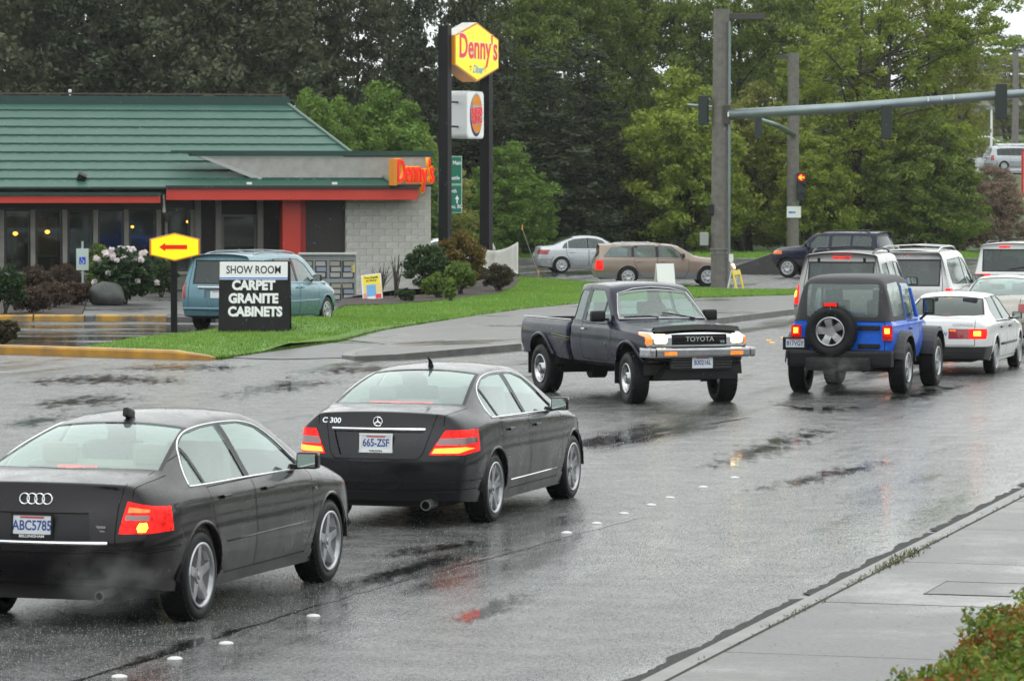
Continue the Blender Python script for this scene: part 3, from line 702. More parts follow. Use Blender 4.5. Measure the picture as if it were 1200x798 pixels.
def onebox(o, label, group=None, name='minivan', cat='minivan'):
    """estate, minivan or off-roader with an upright tail; o overrides the default table"""
    root = empty(name, label=label, cat=cat, group=group)
    L, W, Hh = o['L'], o['W'], o['H']; hx, cx = o['hx'], o['cx']; hz, cz, nz_ = o.get('hz', Hh-.07), o['cz'], o['nz']; bz = o['bz']; rk = o.get('rake', .22); sl = o.get('sl', .28)
    yr = o.get('yr', W/2-.22); P = o['paint']
    mid = (rk+.3+hx)/2
    xs = [0, .10, .30, .62, 1.0, 1.45, 1.9, 2.35, hx-.35, hx, hx+(cx-hx)*.5, cx, cx+(L-cx)*.35, cx+(L-cx)*.68, L-.2, L]
    xs = sorted(set(round(x, 3) for x in xs))
    for i in range(len(xs)-1, 0, -1):
        if xs[i]-xs[i-1] < .09: xs.pop(i if i < len(xs)-1 else i-1)
    ci = xs.index(round(cx, 3)) if round(cx, 3) in xs else len(xs)-4
    sp = dict(L=L, W=W, xr=o['xr'], xf=o['xf'], R=o['R'], tw=o.get('tw', .22), paint=P, rim=o.get('rim', ('cover', .66)), xs=xs,
        top=[(0, Hh-.03), (.3, Hh-.005), (1.2, Hh), (mid, Hh), (hx-.3, Hh-.02), (hx, hz), (cx, cz), (cx+(L-cx)*.6, cz-(cz-nz_)*.35), (L-.2, nz_+.05), (L, nz_-.03)],
        belt=[(0, bz-.02), (L*.6, bz-.04), (L-.4, min(bz-.08, nz_-.02)), (L, nz_-.14)], sill=[(0, sl+.08), (.5, sl+.03), (1, sl), (L-.5, sl), (L, sl+.04)],
        ymax=[(0, W/2-.07), (.3, W/2-.012), (1, W/2), (L-.8, W/2), (L-.3, W/2-.05), (L, W/2-.17)],
        ytop=[(0, yr), (1.5, yr), (hx, yr-.01), (cx, W/2-.16), (L-.4, W/2-.2), (L, W/2-.32)],
        bow=[(0, .10), (.4, .05), (1.5, 0), (hx, -.07), (cx, -.16), (L-.4, -.12), (L, -.26)],
        drop=[(0, .06), (1, .06), (hx, .05), (cx, .03), (L-.4, .05), (L, .06)], tumble=o.get('tumble', .05),
        rear=o.get('rear', [.06, 0, .01, .04, .06, rk]), front=[-.10, 0, -.01, -.05, -.06, -.08], crease_rows=o.get('cr', {3: .3, 5: .35}), crease_cols={0: .35, ci: .4},
        doors=o['doors'], gaps=o.get('gaps', []), swin=o['swin'], black=o.get('black', []), cover=o.get('cover', []),
        screens=dict(rear=o['rw'], wind=('T', *scr([(hx+.04, yr-.10), (cx-.2, W/2-.24), (cx-.10, .45), (cx-.03, .02)]))),
        lights=o['lights'], seats=o.get('seats', (hx-.75, hx-1.75, .5, Hh-.22, W/2-.2)), stx=o.get('stx', hx+.05), trimm=o.get('trimm', GRYC), mir=o.get('mir', (hx+(cx-hx)*.42, bz+.06)),
        mirm=o.get('mirm', BLK), mirs=o.get('mirs', 1.0), handles=o.get('handles', []), handm=o.get('handm', P), glass=o.get('glass', GL_MID), rglass=o.get('rglass', GL_DARK), wglass=GL_CLEAR,
        trims=o.get('trims', []), lip=o.get('lip', .014), lipm=o.get('lipm', P), spokes=o.get('spokes', 7), gap=o.get('gap', .012))
    B, out = build_car(sp, root, o.get('level', 2))
    if o.get('rails'):
        x0, x1, hh = o['rails']
        for sg in (-1, 1):
            b = bmof(); pts = []
            for k in range(9):
                x = x0+(x1-x0)*k/8; p, nn = B.hit(x, sg*(yr-.10), 'T'); pts.append(p+Vector((0, 0, hh*(0, .8, 1, 1, 1, 1, 1, .8, 0)[k])))
            tube(b, pts, .018, 6); mobj('roof_rail', b, o.get('railm', BLK), root)
        for x in (x0+(x1-x0)*.25, x0+(x1-x0)*.75):
            b = bmof(); p, nn = B.hit(x, 0, 'T'); tube(b, [p+Vector((0, -(yr-.1), hh*.6)), p+Vector((0, 0, hh)), p+Vector((0, yr-.1, hh*.6))], .014, 6); mobj('roof_crossbar', b, o.get('railm', BLK), root)
    if o.get('chl'):
        y_, z_, w_ = o['chl']; p, nn = B.hit(y_, z_, 'B', .012); b = bmof(); box(b, p, (.03, w_, .03), bev=.008); mobj('brake_light', b, REDL, root)
    for pl in o.get('plates', []):
        y_, z_, t_ = pl; plate(root, surf(B, y_, z_, .3, .006), t_)
    if o.get('wiper'):
        b = bmof(); P0, _ = B.hit(.05, o['wiper'], 'B', .02); P1, _ = B.hit(-.40, o['wiper']+.06, 'B', .02); tube(b, [P0, P1], .010, 5); mobj('rear_wiper', b, BLK, root)
    if o.get('spoiler'):
        b = bmof(); box(b, (rk-.08, 0, Hh-.055), (.26, 2*yr-.10, .04), bev=.015, ry=-.08); mobj('roof_spoiler', b, P, root)
    shift(root, sp['xr']); return root, sp, B
def tl(y0, y1, z0, z1, x=.16): return both_y([(y0, z0), (y1, z0), (y1, z1), (y0, z1)])+[([(-.2, z0), (x*.8, z0), (x, (z0+z1)/2), (x*.9, z1), (-.2, z1)], v) for v in 'LR']
def hl(W, z0, z1): return [([(s_*(W/2-.36), z0), (s_*(W/2+.02), z0+.02), (s_*(W/2+.02), z1+.02), (s_*(W/2-.36), z1)], 'F') for s_ in (-1, 1)]

def white_saloon():
    root = empty('sedan', label='small boxy white sedan with dark bumper, ahead of the blue off-roader', cat='car', group='saloon cars on the road')
    P = paint('white paint', (.74, .75, .74), 0, .3); G_ = mat('dark bumper', (.035, .035, .037), .5)
    sp = dict(L=4.62, W=1.70, xr=1.05, xf=3.68, R=.305, tw=.19, paint=P, rim=('cover', .66), spokes=14,
        xs=[0, .10, .34, .72, 1.02, 1.4, 1.8, 2.2, 2.6, 2.78, 3.08, 3.4, 3.75, 4.1, 4.4, 4.62],
        top=[(0, .93), (.10, .955), (.72, .98), (1.02, 1.17), (1.4, 1.345), (1.8, 1.385), (2.2, 1.385), (2.6, 1.35), (2.78, 1.30), (3.08, 1.14), (3.4, .98), (3.75, .94), (4.1, .88), (4.4, .80), (4.62, .72)],
        belt=[(0, .86), (.6, .875), (3.4, .84), (4.3, .74), (4.62, .6)], sill=[(0, .30), (.5, .25), (1, .22), (4.62, .22)],
        ymax=[(0, .80), (.3, .84), (1, .85), (3.8, .85), (4.35, .82), (4.62, .72)],
        ytop=[(0, .70), (.72, .70), (1.02, .63), (1.5, .56), (2.6, .56), (3.4, .68), (4.2, .68), (4.62, .6)],
        bow=[(0, .10), (.6, .10), (1.4, .05), (2.2, 0), (2.78, -.06), (3.4, -.14), (4.2, -.10), (4.62, -.18)],
        drop=[(0, .015), (.72, .02), (1.4, .045), (2.6, .045), (3.4, .03), (4.62, .04)],
        rear=[.08, -.02, 0, .02, .03, .04], front=[-.05, 0, -.01, -.03, -.04, -.05], crease_rows={3: .6, 5: .5}, crease_cols={1: .6, 3: .6, 11: .4},
        cover=[([(-.2, .1), (.62, .1), (.62, .50), (-.2, .50)], ('L', 'R'), G_, 'rear_bumper'), ([(-.95, .1), (.95, .1), (.95, .50), (-.95, .50)], 'B', G_, 'rear_bumper')],
        doors=[[(1.5, .27), (2.12, .27), (2.12, .88), (1.24, .89), (1.27, .72), (1.42, .42)], [(2.14, .27), (3.08, .27), (3.22, .55), (3.22, .84), (2.14, .88)]],
        gaps=[('B', [(-.62, 1.0), (-.62, .52), (.62, .52), (.62, 1.0)], {})],
        swin=[([(1.22, .92), (2.06, .915)], [(1.22, 1.10), (1.42, 1.29), (2.06, 1.315)], GL_DARK), ([(2.15, .915), (3.06, .89)], [(2.15, 1.315), (2.6, 1.29), (2.78, 1.23), (3.06, .96)], GL_DARK)],
        black=[([(2.07, .92), (2.14, .92)], [(2.07, 1.315), (2.14, 1.315)])],
        screens=dict(rear=('T', *scr([(.76, .02), (.79, .45), (.86, .63), (1.36, .52)])), wind=('T', *scr([(2.84, .50), (3.2, .62), (3.33, .45), (3.37, .02)]))),
        lights=[('tail_light', REDOFF, -.002, both_y([(.18, .63), (.52, .63), (.52, .80), (.18, .80)])), ('brake_lamp', REDL, -.003, both_y([(.52, .63), (.80, .63), (.82, .80), (.52, .80)])),
                ('lamp_bulb', HOT, -.004, both_y([(.60, .68), (.72, .68), (.72, .76), (.60, .76)])), ('indicator_lamp', AMB, -.003, both_y([(.20, .755), (.30, .755), (.30, .785), (.20, .785)])), ('headlight', CLEAR, 0, hl(1.7, .58, .70))],
        seats=(2.2, 1.4, .34, 1.24, .68), stx=2.75, shelf=.85, trimm=DKC, glass=GL_DARK, rglass=GL_DARK, wglass=GL_MID, mir=(2.82, .90), mirm=BLK, mirs=.85, handles=[(1.55, .79), (2.45, .78)], handm=BLK,
        trims=[([(1.5, .50), (3.2, .50)], .022, G_), ([(1.18, .905), (3.1, .88)], .008, BLK)], gap=.010)
    B, out = build_car(sp, root, 2)
    p, nn = B.hit(0, .71, 'B', .008); plate(root, frame(p, (0, -1, 0), (.03, 0, 1)), '947 KCW')
    b = bmof(); box(b, (.90, 0, .99), (.06, .14, .07), bev=.015); mobj('brake_light', b, REDL, root)
    text('lettering', 'CORSICA', .055, mat('grey badge', (.35, .35, .36), .4), root, surf(B, -.42, .865, .3, .003), sx=1.5)
    for z in (.30, .36, .42): b = bmof(); tube(b, [B.hit(y, z, 'B', .006)[0] for y in [-.75+.075*k for k in range(21)]], .006, 4); mobj('bumper_ridge', b, G_, root)
    shift(root, sp['xr']); return root, sp
def plain_saloon(label, pname, pcol, lamp, glassm=GL_CLEAR, name='sedan', lit=True):
    root = empty(name, label=label, cat='car', group='saloon cars on the road')
    P = paint(pname, pcol, .5, .3)
    sp = dict(L=4.44, W=1.71, xr=.98, xf=3.60, R=.30, tw=.19, paint=P, rim=('cover', .68), spokes=8,
        xs=[0, .12, .34, .60, .95, 1.3, 1.65, 2.0, 2.35, 2.62, 2.9, 3.2, 3.5, 3.85, 4.2, 4.44],
        top=[(0, .98), (.12, 1.02), (.60, 1.05), (.95, 1.22), (1.3, 1.36), (1.65, 1.425), (2.0, 1.44), (2.35, 1.425), (2.62, 1.36), (2.9, 1.23), (3.2, 1.07), (3.5, .96), (3.85, .89), (4.2, .79), (4.44, .66)],
        belt=[(0, .86), (.6, .90), (3.4, .85), (4.2, .70), (4.44, .58)], sill=[(0, .28), (.5, .22), (1, .20), (4.44, .20)],
        ymax=[(0, .74), (.3, .835), (1, .855), (3.6, .855), (4.2, .80), (4.44, .66)],
        ytop=[(0, .62), (.6, .66), (.95, .62), (1.6, .56), (2.62, .56), (3.2, .66), (3.9, .68), (4.44, .5)],
        bow=[(0, .16), (.6, .12), (1.6, .05), (2.2, 0), (2.7, -.08), (3.2, -.18), (3.9, -.12), (4.44, -.28)],
        drop=[(0, .03), (.6, .02), (1.6, .045), (2.6, .045), (3.2, .03), (4.44, .05)],
        rear=[.08, -.02, 0, .06, .08, .10], front=[-.08, 0, -.01, -.05, -.06, -.08], crease_rows={3: .3, 5: .3}, crease_cols={1: .5, 3: .5, 11: .3},
        doors=[[(1.46, .27), (2.04, .27), (2.04, .90), (1.16, .91), (1.2, .72), (1.36, .42)], [(2.06, .27), (2.98, .27), (3.12, .55), (3.12, .86), (2.06, .90)]],
        gaps=[('B', [(-.55, 1.1), (-.50, .62), (.50, .62), (.55, 1.1)], {}), (('L', 'R'), [(-.1, .52), (.62, .52)], {}), (('L', 'R'), [(3.95, .52), (4.4, .52)], {})],
        swin=[([(1.02, .95), (1.22, .945)], [(1.02, .99), (1.1, 1.12), (1.22, 1.20)], None), ([(1.25, .945), (1.98, .94)], [(1.25, 1.22), (1.5, 1.31), (1.98, 1.345)], None), ([(2.07, .94), (2.92, .92)], [(2.07, 1.345), (2.35, 1.325), (2.6, 1.25), (2.92, .97)], None)],
        black=[([(1.985, .94), (2.065, .94)], [(1.985, 1.345), (2.065, 1.345)])],
        screens=dict(rear=('T', *scr([(.63, .02), (.67, .40), (.73, .60), (1.45, .50)])), wind=('T', *scr([(2.66, .50), (3.0, .62), (3.1, .45), (3.16, .02)]))),
        lights=[('tail_light', lamp, -.002, tl(.50, .9, .72, .90, .14)), ('headlight', CLEAR, 0, hl(1.71, .56, .70)+[([(4.1, .6), (4.5, .58), (4.5, .70), (4.1, .72)], v) for v in 'LR'])],
        seats=(2.15, 1.35, .34, 1.28, .67), stx=2.62, shelf=.70, trimm=GRYC, glass=glassm, rglass=glassm, wglass=GL_CLEAR, mir=(2.76, .93), mirs=.85, handles=[(1.40, .80), (2.26, .79)],
        trims=[([(1.44, .52), (3.1, .52)], .012, P)], gap=.012)
    B, out = build_car(sp, root, 2)
    p, nn = B.hit(0, .70, 'B', .008); plate(root, frame(p, (0, -1, 0), (.03, 0, 1)), '')
    shift(root, sp['xr']); return root, sp
def blue_minivan():
    P = paint('steel blue paint', (.13, .25, .30), .45, .3)
    o = dict(L=5.1, W=1.95, H=1.75, hx=3.35, cx=4.15, cz=1.12, nz=.88, bz=1.0, xr=1.05, xf=4.12, R=.335, paint=P, sl=.26, rake=.30, yr=.70, glass=GL_DARK, rglass=GL_DARK,
        doors=[[(1.55, .30), (2.50, .30), (2.50, 1.03), (1.50, 1.03)], [(2.53, .30), (3.45, .30), (3.62, .6), (3.62, .98), (2.53, 1.03)]],
        gaps=[('B', [(-.66, 1.74), (-.72, 1.1), (-.72, .48), (.72, .48), (.72, 1.1), (.66, 1.74)], {})],
        swin=[([(.55, 1.09), (1.48, 1.08)], [(.55, 1.50), (.70, 1.56), (1.48, 1.60)], None), ([(1.56, 1.08), (2.46, 1.07)], [(1.56, 1.60), (2.46, 1.60)], None), ([(2.56, 1.07), (3.58, 1.05)], [(2.56, 1.60), (2.9, 1.57), (3.2, 1.45), (3.58, 1.12)], GL_MID)],
        black=[([(1.485, 1.08), (1.555, 1.08)], [(1.485, 1.60), (1.555, 1.60)]), ([(2.465, 1.07), (2.555, 1.07)], [(2.465, 1.60), (2.555, 1.60)])],
        rw=('B', [(-.72, 1.08), (.72, 1.08)], [(-.60, 1.56), (.60, 1.56)]),
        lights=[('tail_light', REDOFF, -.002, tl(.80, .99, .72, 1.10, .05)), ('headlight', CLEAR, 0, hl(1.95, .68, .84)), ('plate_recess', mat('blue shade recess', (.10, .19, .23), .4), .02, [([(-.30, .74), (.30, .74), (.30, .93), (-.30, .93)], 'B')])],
        plates=[(0, .82, '')], handles=[(2.40, .93), (2.66, .93)], mir=(3.42, 1.08), trims=[([(1.5, .62), (3.6, .62)], .018, P), ([(1.0, 1.015), (1.5, 1.015)], .006, P)],
        rails=(.7, 3.0, .05), railm=mat('grey rail', (.3, .32, .33), .35, .5), seats=(2.75, 1.7, .5, 1.5, .78), stx=3.4)
    r, sp, B = onebox(o, 'steel blue minivan parked behind the show room board, tail towards the camera')
    b = bmof(); 
    p, nn = B.hit(0, .965, 'B', .01)
    tube(b, [B.hit(y, .975, 'B', .012)[0] for y in [-.46+.092*k for k in range(11)]], .035, 8); o_ = mobj('tailgate_trim', b, mat('silver trim', (.6, .61, .62), .25, .8), r); o_.location.x -= sp['xr']
    b = bmof(); tube(b, [B.hit(y, .50, 'B', .0)[0] for y in [-.85+.17*k for k in range(11)]], .035, 8); o_ = mobj('bumper_step', b, P, r); o_.location.x -= sp['xr']
    return r, sp
def silver_minivan():
    P = paint('warm silver paint', (.42, .42, .41), .5, .3)
    o = dict(L=4.95, W=1.87, H=1.78, hx=3.2, cx=4.1, cz=1.10, nz=.85, bz=1.0, xr=1.0, xf=3.95, R=.33, paint=P, sl=.26, rake=.34, yr=.66, glass=GL_DARK, rglass=GL_DARK,
        doors=[[(1.50, .30), (2.38, .30), (2.38, 1.02), (1.45, 1.02)], [(2.41, .30), (3.3, .30), (3.45, .6), (3.45, .98), (2.41, 1.02)]],
        gaps=[('B', [(-.62, 1.7), (-.70, 1.1), (-.70, .50), (.70, .50), (.70, 1.1), (.62, 1.7)], {}), ('L', [(.25, .98), (1.45, .98)], {}), ('R', [(.25, .98), (1.45, .98)], {})],
        swin=[([(.48, 1.10), (2.42, 1.07)], [(.48, 1.45), (.62, 1.57), (2.42, 1.60)], None), ([(2.5, 1.07), (3.40, 1.05)], [(2.5, 1.60), (2.8, 1.55), (3.1, 1.40), (3.40, 1.15)], GL_MID)],
        rw=('B', [(-.72, 1.09), (.72, 1.09)], [(-.62, 1.55), (.62, 1.55)]),
        lights=[('tail_light', REDL, -.004, tl(.76, .96, .66, 1.02, .04)), ('lamp_bulb', HOT, -.006, both_y(rrect(.80, .87, 0.8200000000000001, 0.9500000000000001, .03))), ('headlight', CLEAR, 0, hl(1.87, .66, .82))],
        handles=[(2.30, .92), (2.54, .92)], mir=(3.28, 1.10), mirs=1.15, rails=(.45, 2.9, .07), railm=mat('silver rail', (.5, .5, .5), .35, .6), chl=(0, 1.655, .01), spoiler=True, seats=(2.65, 1.6, .5, 1.5, .74), stx=3.25)
    return onebox(o, 'silver minivan with roof rails and blackened rear glass queuing beside the small white sedan')[:2]
def silver_suv():
    P = paint('pewter paint', (.30, .30, .29), .5, .32)
    o = dict(L=4.45, W=1.82, H=1.86, hx=2.75, cx=3.35, cz=1.18, nz=1.0, bz=1.12, xr=.95, xf=3.6, R=.36, paint=P, sl=.42, rake=.30, yr=.66, glass=GL_MID, rglass=GL_DARK, cr={3: .5, 5: .5},
        doors=[[(1.45, .45), (1.98, .45), (1.98, 1.12), (1.20, 1.12), (1.25, .95), (1.38, .65)], [(2.0, .45), (2.85, .45), (2.98, .7), (2.98, 1.1), (2.0, 1.12)]],
        gaps=[('B', [(-.60, 1.8), (-.68, 1.2), (-.68, .65), (.68, .65), (.68, 1.2), (.60, 1.8)], {})],
        swin=[([(.32, 1.20), (1.08, 1.19)], [(.32, 1.50), (.42, 1.62), (1.08, 1.65)], None), ([(1.18, 1.19), (1.94, 1.18)], [(1.18, 1.65), (1.94, 1.65)], None), ([(2.04, 1.18), (2.86, 1.16)], [(2.04, 1.65), (2.45, 1.62), (2.86, 1.25)], None)],
        rw=('B', [(-.68, 1.19), (.68, 1.19)], [(-.58, 1.64), (.58, 1.64)]),
        lights=[('tail_light', REDL, -.004, tl(.76, .95, .90, 1.26, .08)), ('lamp_bulb', HOT, -.006, both_y(rrect(.80, .87, 1.02, 1.15, .03))), ('reverse_lamp', CLEAR, -.005, both_y([(.78, .84), (.93, .84), (.93, .90), (.78, .90)])), ('headlight', CLEAR, 0, hl(1.82, .8, .95))],
        rails=(.35, 2.5, .07), chl=(0, 1.735, .34), mir=(2.90, 1.22), mirs=1.1, handles=[(1.32, 1.02), (2.16, 1.02)], seats=(2.2, 1.25, .6, 1.6, .70), stx=2.75)
    r, sp, B = onebox(o, 'pewter off-roader with roof rails and high brake light, mostly hidden behind the blue soft-top', name='sport_utility_vehicle', cat='suv')
    b = bmof()
    for y in (-.42, .42): box(b, (.27, y, 1.70), (.05, .05, .07), bev=.01)
    q = mobj('tailgate_hinge', b, BLK, r); q.location.x -= sp['xr']; q['kind'] = 'stuff'
    return r, sp
def white_suv():
    P = paint('white paint', (.74, .75, .74), 0, .3)
    o = dict(L=4.9, W=1.95, H=1.92, hx=3.1, cx=3.75, cz=1.22, nz=1.02, bz=1.15, xr=1.05, xf=4.0, R=.38, paint=P, sl=.42, rake=.26, yr=.74, glass=GL_DARK, rglass=GL_DARK, cr={3: .5, 5: .5},
        doors=[[(1.6, .45), (2.2, .45), (2.2, 1.15), (1.35, 1.15), (1.4, .95), (1.53, .65)], [(2.23, .45), (3.15, .45), (3.3, .7), (3.3, 1.12), (2.23, 1.15)]],
        gaps=[('B', [(-.75, 1.14), (.75, 1.14)], {})],
        swin=[([(.32, 1.24), (1.25, 1.23)], [(.32, 1.60), (.42, 1.70), (1.25, 1.72)], None), ([(1.34, 1.23), (2.16, 1.22)], [(1.34, 1.72), (2.16, 1.72)], None), ([(2.26, 1.22), (3.2, 1.20)], [(2.26, 1.72), (2.8, 1.68), (3.2, 1.28)], None)],
        rw=('B', [(-.78, 1.24), (.78, 1.24)], [(-.68, 1.72), (.68, 1.72)]),
        lights=[('tail_light', REDL, -.004, tl(.50, 1.0, .95, 1.16, .12)), ('reverse_lamp', CLEAR, -.006, both_y([(.68, 1.0), (.76, 1.0), (.76, 1.08), (.68, 1.08)])), ('headlight', CLEAR, 0, hl(1.95, .8, .95))],
        rails=(.35, 2.9, .06), chl=(0.18, 1.80, .26), plates=[(0, .92, '')], wiper=1.27, mir=(3.3, 1.25), mirs=1.1, seats=(2.5, 1.5, .6, 1.65, .76), stx=3.1)
    return onebox(o, 'large white off-roader with wide red lamps leading the queue, behind the silver minivan', name='sport_utility_vehicle', cat='suv')[:2]
def dark_suv():
    P = paint('midnight blue paint', (.008, .009, .03), .2, .3)
    o = dict(L=4.5, W=1.80, H=1.70, hx=2.75, cx=3.25, cz=1.18, nz=1.02, bz=1.06, xr=.95, xf=3.65, R=.355, paint=P, sl=.46, rake=.26, yr=.68, glass=GL_MID, cr={3: .6, 5: .6},
        doors=[[(1.42, .50), (1.98, .50), (1.98, 1.06), (1.20, 1.06), (1.24, .9), (1.35, .65)], [(2.0, .50), (2.85, .50), (2.95, .7), (2.95, 1.05), (2.0, 1.06)]],
        swin=[([(.38, 1.12), (1.12, 1.11)], [(.38, 1.45), (.46, 1.53), (1.12, 1.54)], None), ([(1.2, 1.11), (1.93, 1.10)], [(1.2, 1.54), (1.93, 1.54)], None), ([(2.05, 1.10), (2.84, 1.09)], [(2.05, 1.54), (2.5, 1.53), (2.84, 1.18)], None)],
        rw=('B', [(-.66, 1.12), (.66, 1.12)], [(-.58, 1.52), (.58, 1.52)]), cover=[([(-.3, .3), (4.8, .3), (4.8, .66), (-.3, .66)], ('L', 'R'), mat('grey cladding', (.04, .04, .045), .5), 'side_cladding')],
        lights=[('tail_light', REDOFF, -.002, tl(.74, .95, .8, 1.02, .1)), ('indicator_lamp', mat('amber side lamp lit', (.9, .2, .02), .2, emit=(1, .12, .02), estr=2), -.004, [([(4.32, .86), (4.6, .86), (4.6, .98), (4.32, .98)], v) for v in 'LR']+[([(s_*.66, .86), (s_*.95, .86), (s_*.95, .98), (s_*.66, .98)], 'F') for s_ in (-1, 1)]), ('headlight', CLEAR, 0, [([(s_*.38, .82), (s_*.64, .82), (s_*.64, .96), (s_*.38, .96)], 'F') for s_ in (-1, 1)]), ('grille', BLK, .01, [([(-.34, .76), (.34, .76), (.34, .97), (-.34, .97)], 'F')])],
        rails=(.5, 2.5, .05), mir=(2.85, 1.15), handles=[(1.33, .97), (2.16, .97)], seats=(2.2, 1.25, .6, 1.45, .70), stx=2.7, tumble=.04)
    return onebox(o, 'midnight blue off-roader crossing on the side street in front of the dark retaining wall', name='sport_utility_vehicle', cat='suv')[:2]
def estate_car():
    P = paint('rosy brown paint', (.26, .20, .165), .3, .35); G_ = mat('grey lower cladding', (.22, .22, .22), .45)
    o = dict(L=4.85, W=1.78, H=1.42, hx=2.85, cx=3.5, cz=.98, nz=.78, bz=.90, xr=1.15, xf=3.80, R=.315, paint=P, sl=.22, rake=.42, yr=.60, glass=GL_MID, cr={3: .3, 5: .4}, level=2,
        doors=[[(1.62, .28), (2.12, .28), (2.12, .92), (1.35, .92), (1.38, .75), (1.54, .42)], [(2.14, .28), (3.05, .28), (3.18, .55), (3.18, .88), (2.14, .92)]],
        swin=[([(.34, .96), (1.26, .95)], [(.34, 1.0), (.60, 1.29), (1.26, 1.335)], None), ([(1.34, .95), (2.06, .945)], [(1.34, 1.34), (2.06, 1.345)], None), ([(2.17, .945), (3.06, .93)], [(2.17, 1.345), (2.6, 1.32), (3.06, .98)], None)],
        black=[([(1.265, .96), (1.355, .96)], [(1.265, 1.31), (1.355, 1.31)]), ([(2.065, .955), (2.175, .955)], [(2.065, 1.32), (2.175, 1.32)])],
        rw=('B', [(-.58, .98), (.58, .98)], [(-.50, 1.26), (.50, 1.26)]), cover=[([(-.3, .1), (5.1, .1), (5.1, .46), (-.3, .46)], ('L', 'R'), G_, 'side_cladding'), ([(-.95, .1), (.95, .1), (.95, .50), (-.95, .50)], 'F', mat('dull chrome bumper', (.45, .45, .46), .3, .8), 'front_bumper')],
        lights=[('tail_light', REDL, -.002, tl(.72, .95, .55, .86, .07)), ('indicator_lamp', mat('amber side lamp lit', (.9, .2, .02), .2), 0, [([(4.58, .58), (4.9, .58), (4.9, .72), (4.58, .72)], v) for v in 'LR']), ('headlight', mat('headlamp pale', (.9, .85, .7), .2, emit=(1, .8, .45), estr=1.2), 0, [([(s_*.32, .58), (s_*.66, .58), (s_*.66, .72), (s_*.32, .72)], 'F') for s_ in (-1, 1)])],
        rails=(.6, 2.3, .05), railm=mat('silver rail', (.5, .5, .5), .35, .6), mir=(2.98, .97), mirs=.85, handles=[(1.52, .81), (2.3, .81)], seats=(2.3, 1.45, .34, 1.28, .68), stx=2.85, tumble=.04)
    return onebox(o, 'beige-brown estate car with roof rack and grey lower sides, crossing behind the pickup', name='estate_car', cat='car')[:2]
def person_driver(p, psi, label, shirt, scale=1.0):
    """a seated driver: one skinned body; hair is a child. p = hip point"""
    root = empty('person', p, math.pi/2-psi, label, 'person')
    J = {'pelvis': (0, 0, 0), 'belly': (-.03, 0, .2), 'chest': (-.09, 0, .40), 'neck': (-.10, 0, .55), 'neck2': (-.08, 0, .60), 'head': (-.06, 0, .69), 'crown': (-.07, 0, .79)}
    V, R_, E = [], [], []
    def add(co, r, par=None):
        V.append(co); R_.append(r)
        if par is not None: E.append((par, len(V)-1))
        return len(V)-1
    a = add((0, 0, 0), .17); b = add((-.03, 0, .2), .15, a); c = add((-.09, 0, .40), .155, b); d = add((-.10, 0, .54), .07, c); e = add((-.08, 0, .60), .06, d); f = add((-.055, 0, .68), .088, e); g = add((-.06, 0, .76), .085, f)
    add((.03, 0, .66), .018, f)     # nose
    for sg in (-1, 1):
        s1 = add((-.09, sg*.17, .47), .065, c); s2 = add((.05, sg*.25, .25), .045, s1); s3 = add((.28, sg*.17, .32), .034, s2); s4 = add((.34, sg*.15, .35), .036, s3)
        for k in range(4): q = add((.38, sg*.15+.018*(k-1.5), .375), .010, s4); add((.40, sg*.15+.018*(k-1.5), .35-.003*k), .009, q)
        add((.355, sg*.12, .375), .011, s4)
        t1 = add((.22, sg*.12, .02), .085, a); t2 = add((.42, sg*.13, .03), .065, t1); t3 = add((.55, sg*.13, -.2), .05, t2); add((.66, sg*.13, -.22), .035, t3)
        add((-.06, sg*.082, .69), .018, f)
    me = bpy.data.meshes.new('body'); me.from_pydata(V, E, []); o = bpy.data.objects.new('tmp', me); COL.objects.link(o)
    o.modifiers.new('k', 'SKIN'); sv = me.skin_vertices[0].data
    for i, r in enumerate(R_): sv[i].radius = (r, r)
    sv[0].use_root = True
    m2 = o.modifiers.new('s', 'SUBSURF'); m2.levels = 2
    ev = bpy.data.meshes.new_from_object(o.evaluated_get(bpy.context.evaluated_depsgraph_get())); COL.objects.unlink(o); bpy.data.objects.remove(o)
    sk = mat('skin', (.45, .26, .19), .5)
    ev.materials.clear(); ev.materials.append(shirt); ev.materials.append(sk)
    for pl in ev.polygons:
        pl.use_smooth = True; c_ = pl.center
        pl.material_index = 1 if c_.z > .55 or c_.x > .30 and c_.z > .3 else 0
    ev.name = 'body'; link(bpy.data.objects.new('body', ev), root)
    b = bmof(); bmesh.ops.create_uvsphere(b, u_segments=16, v_segments=10, radius=.1, matrix=Matrix.Translation((-.075, 0, .735)) @ Matrix.Diagonal((1.0, .93, 1.05, 1)))
    bmesh.ops.delete(b, geom=[v for v in b.verts if v.co.z < .70 and v.co.x > -.06 or v.co.x > .0 and v.co.z < .78], context='VERTS'); mobj('hair', b, mat('brown hair', (.05, .03, .02), .7), root, smooth=True)
    return root
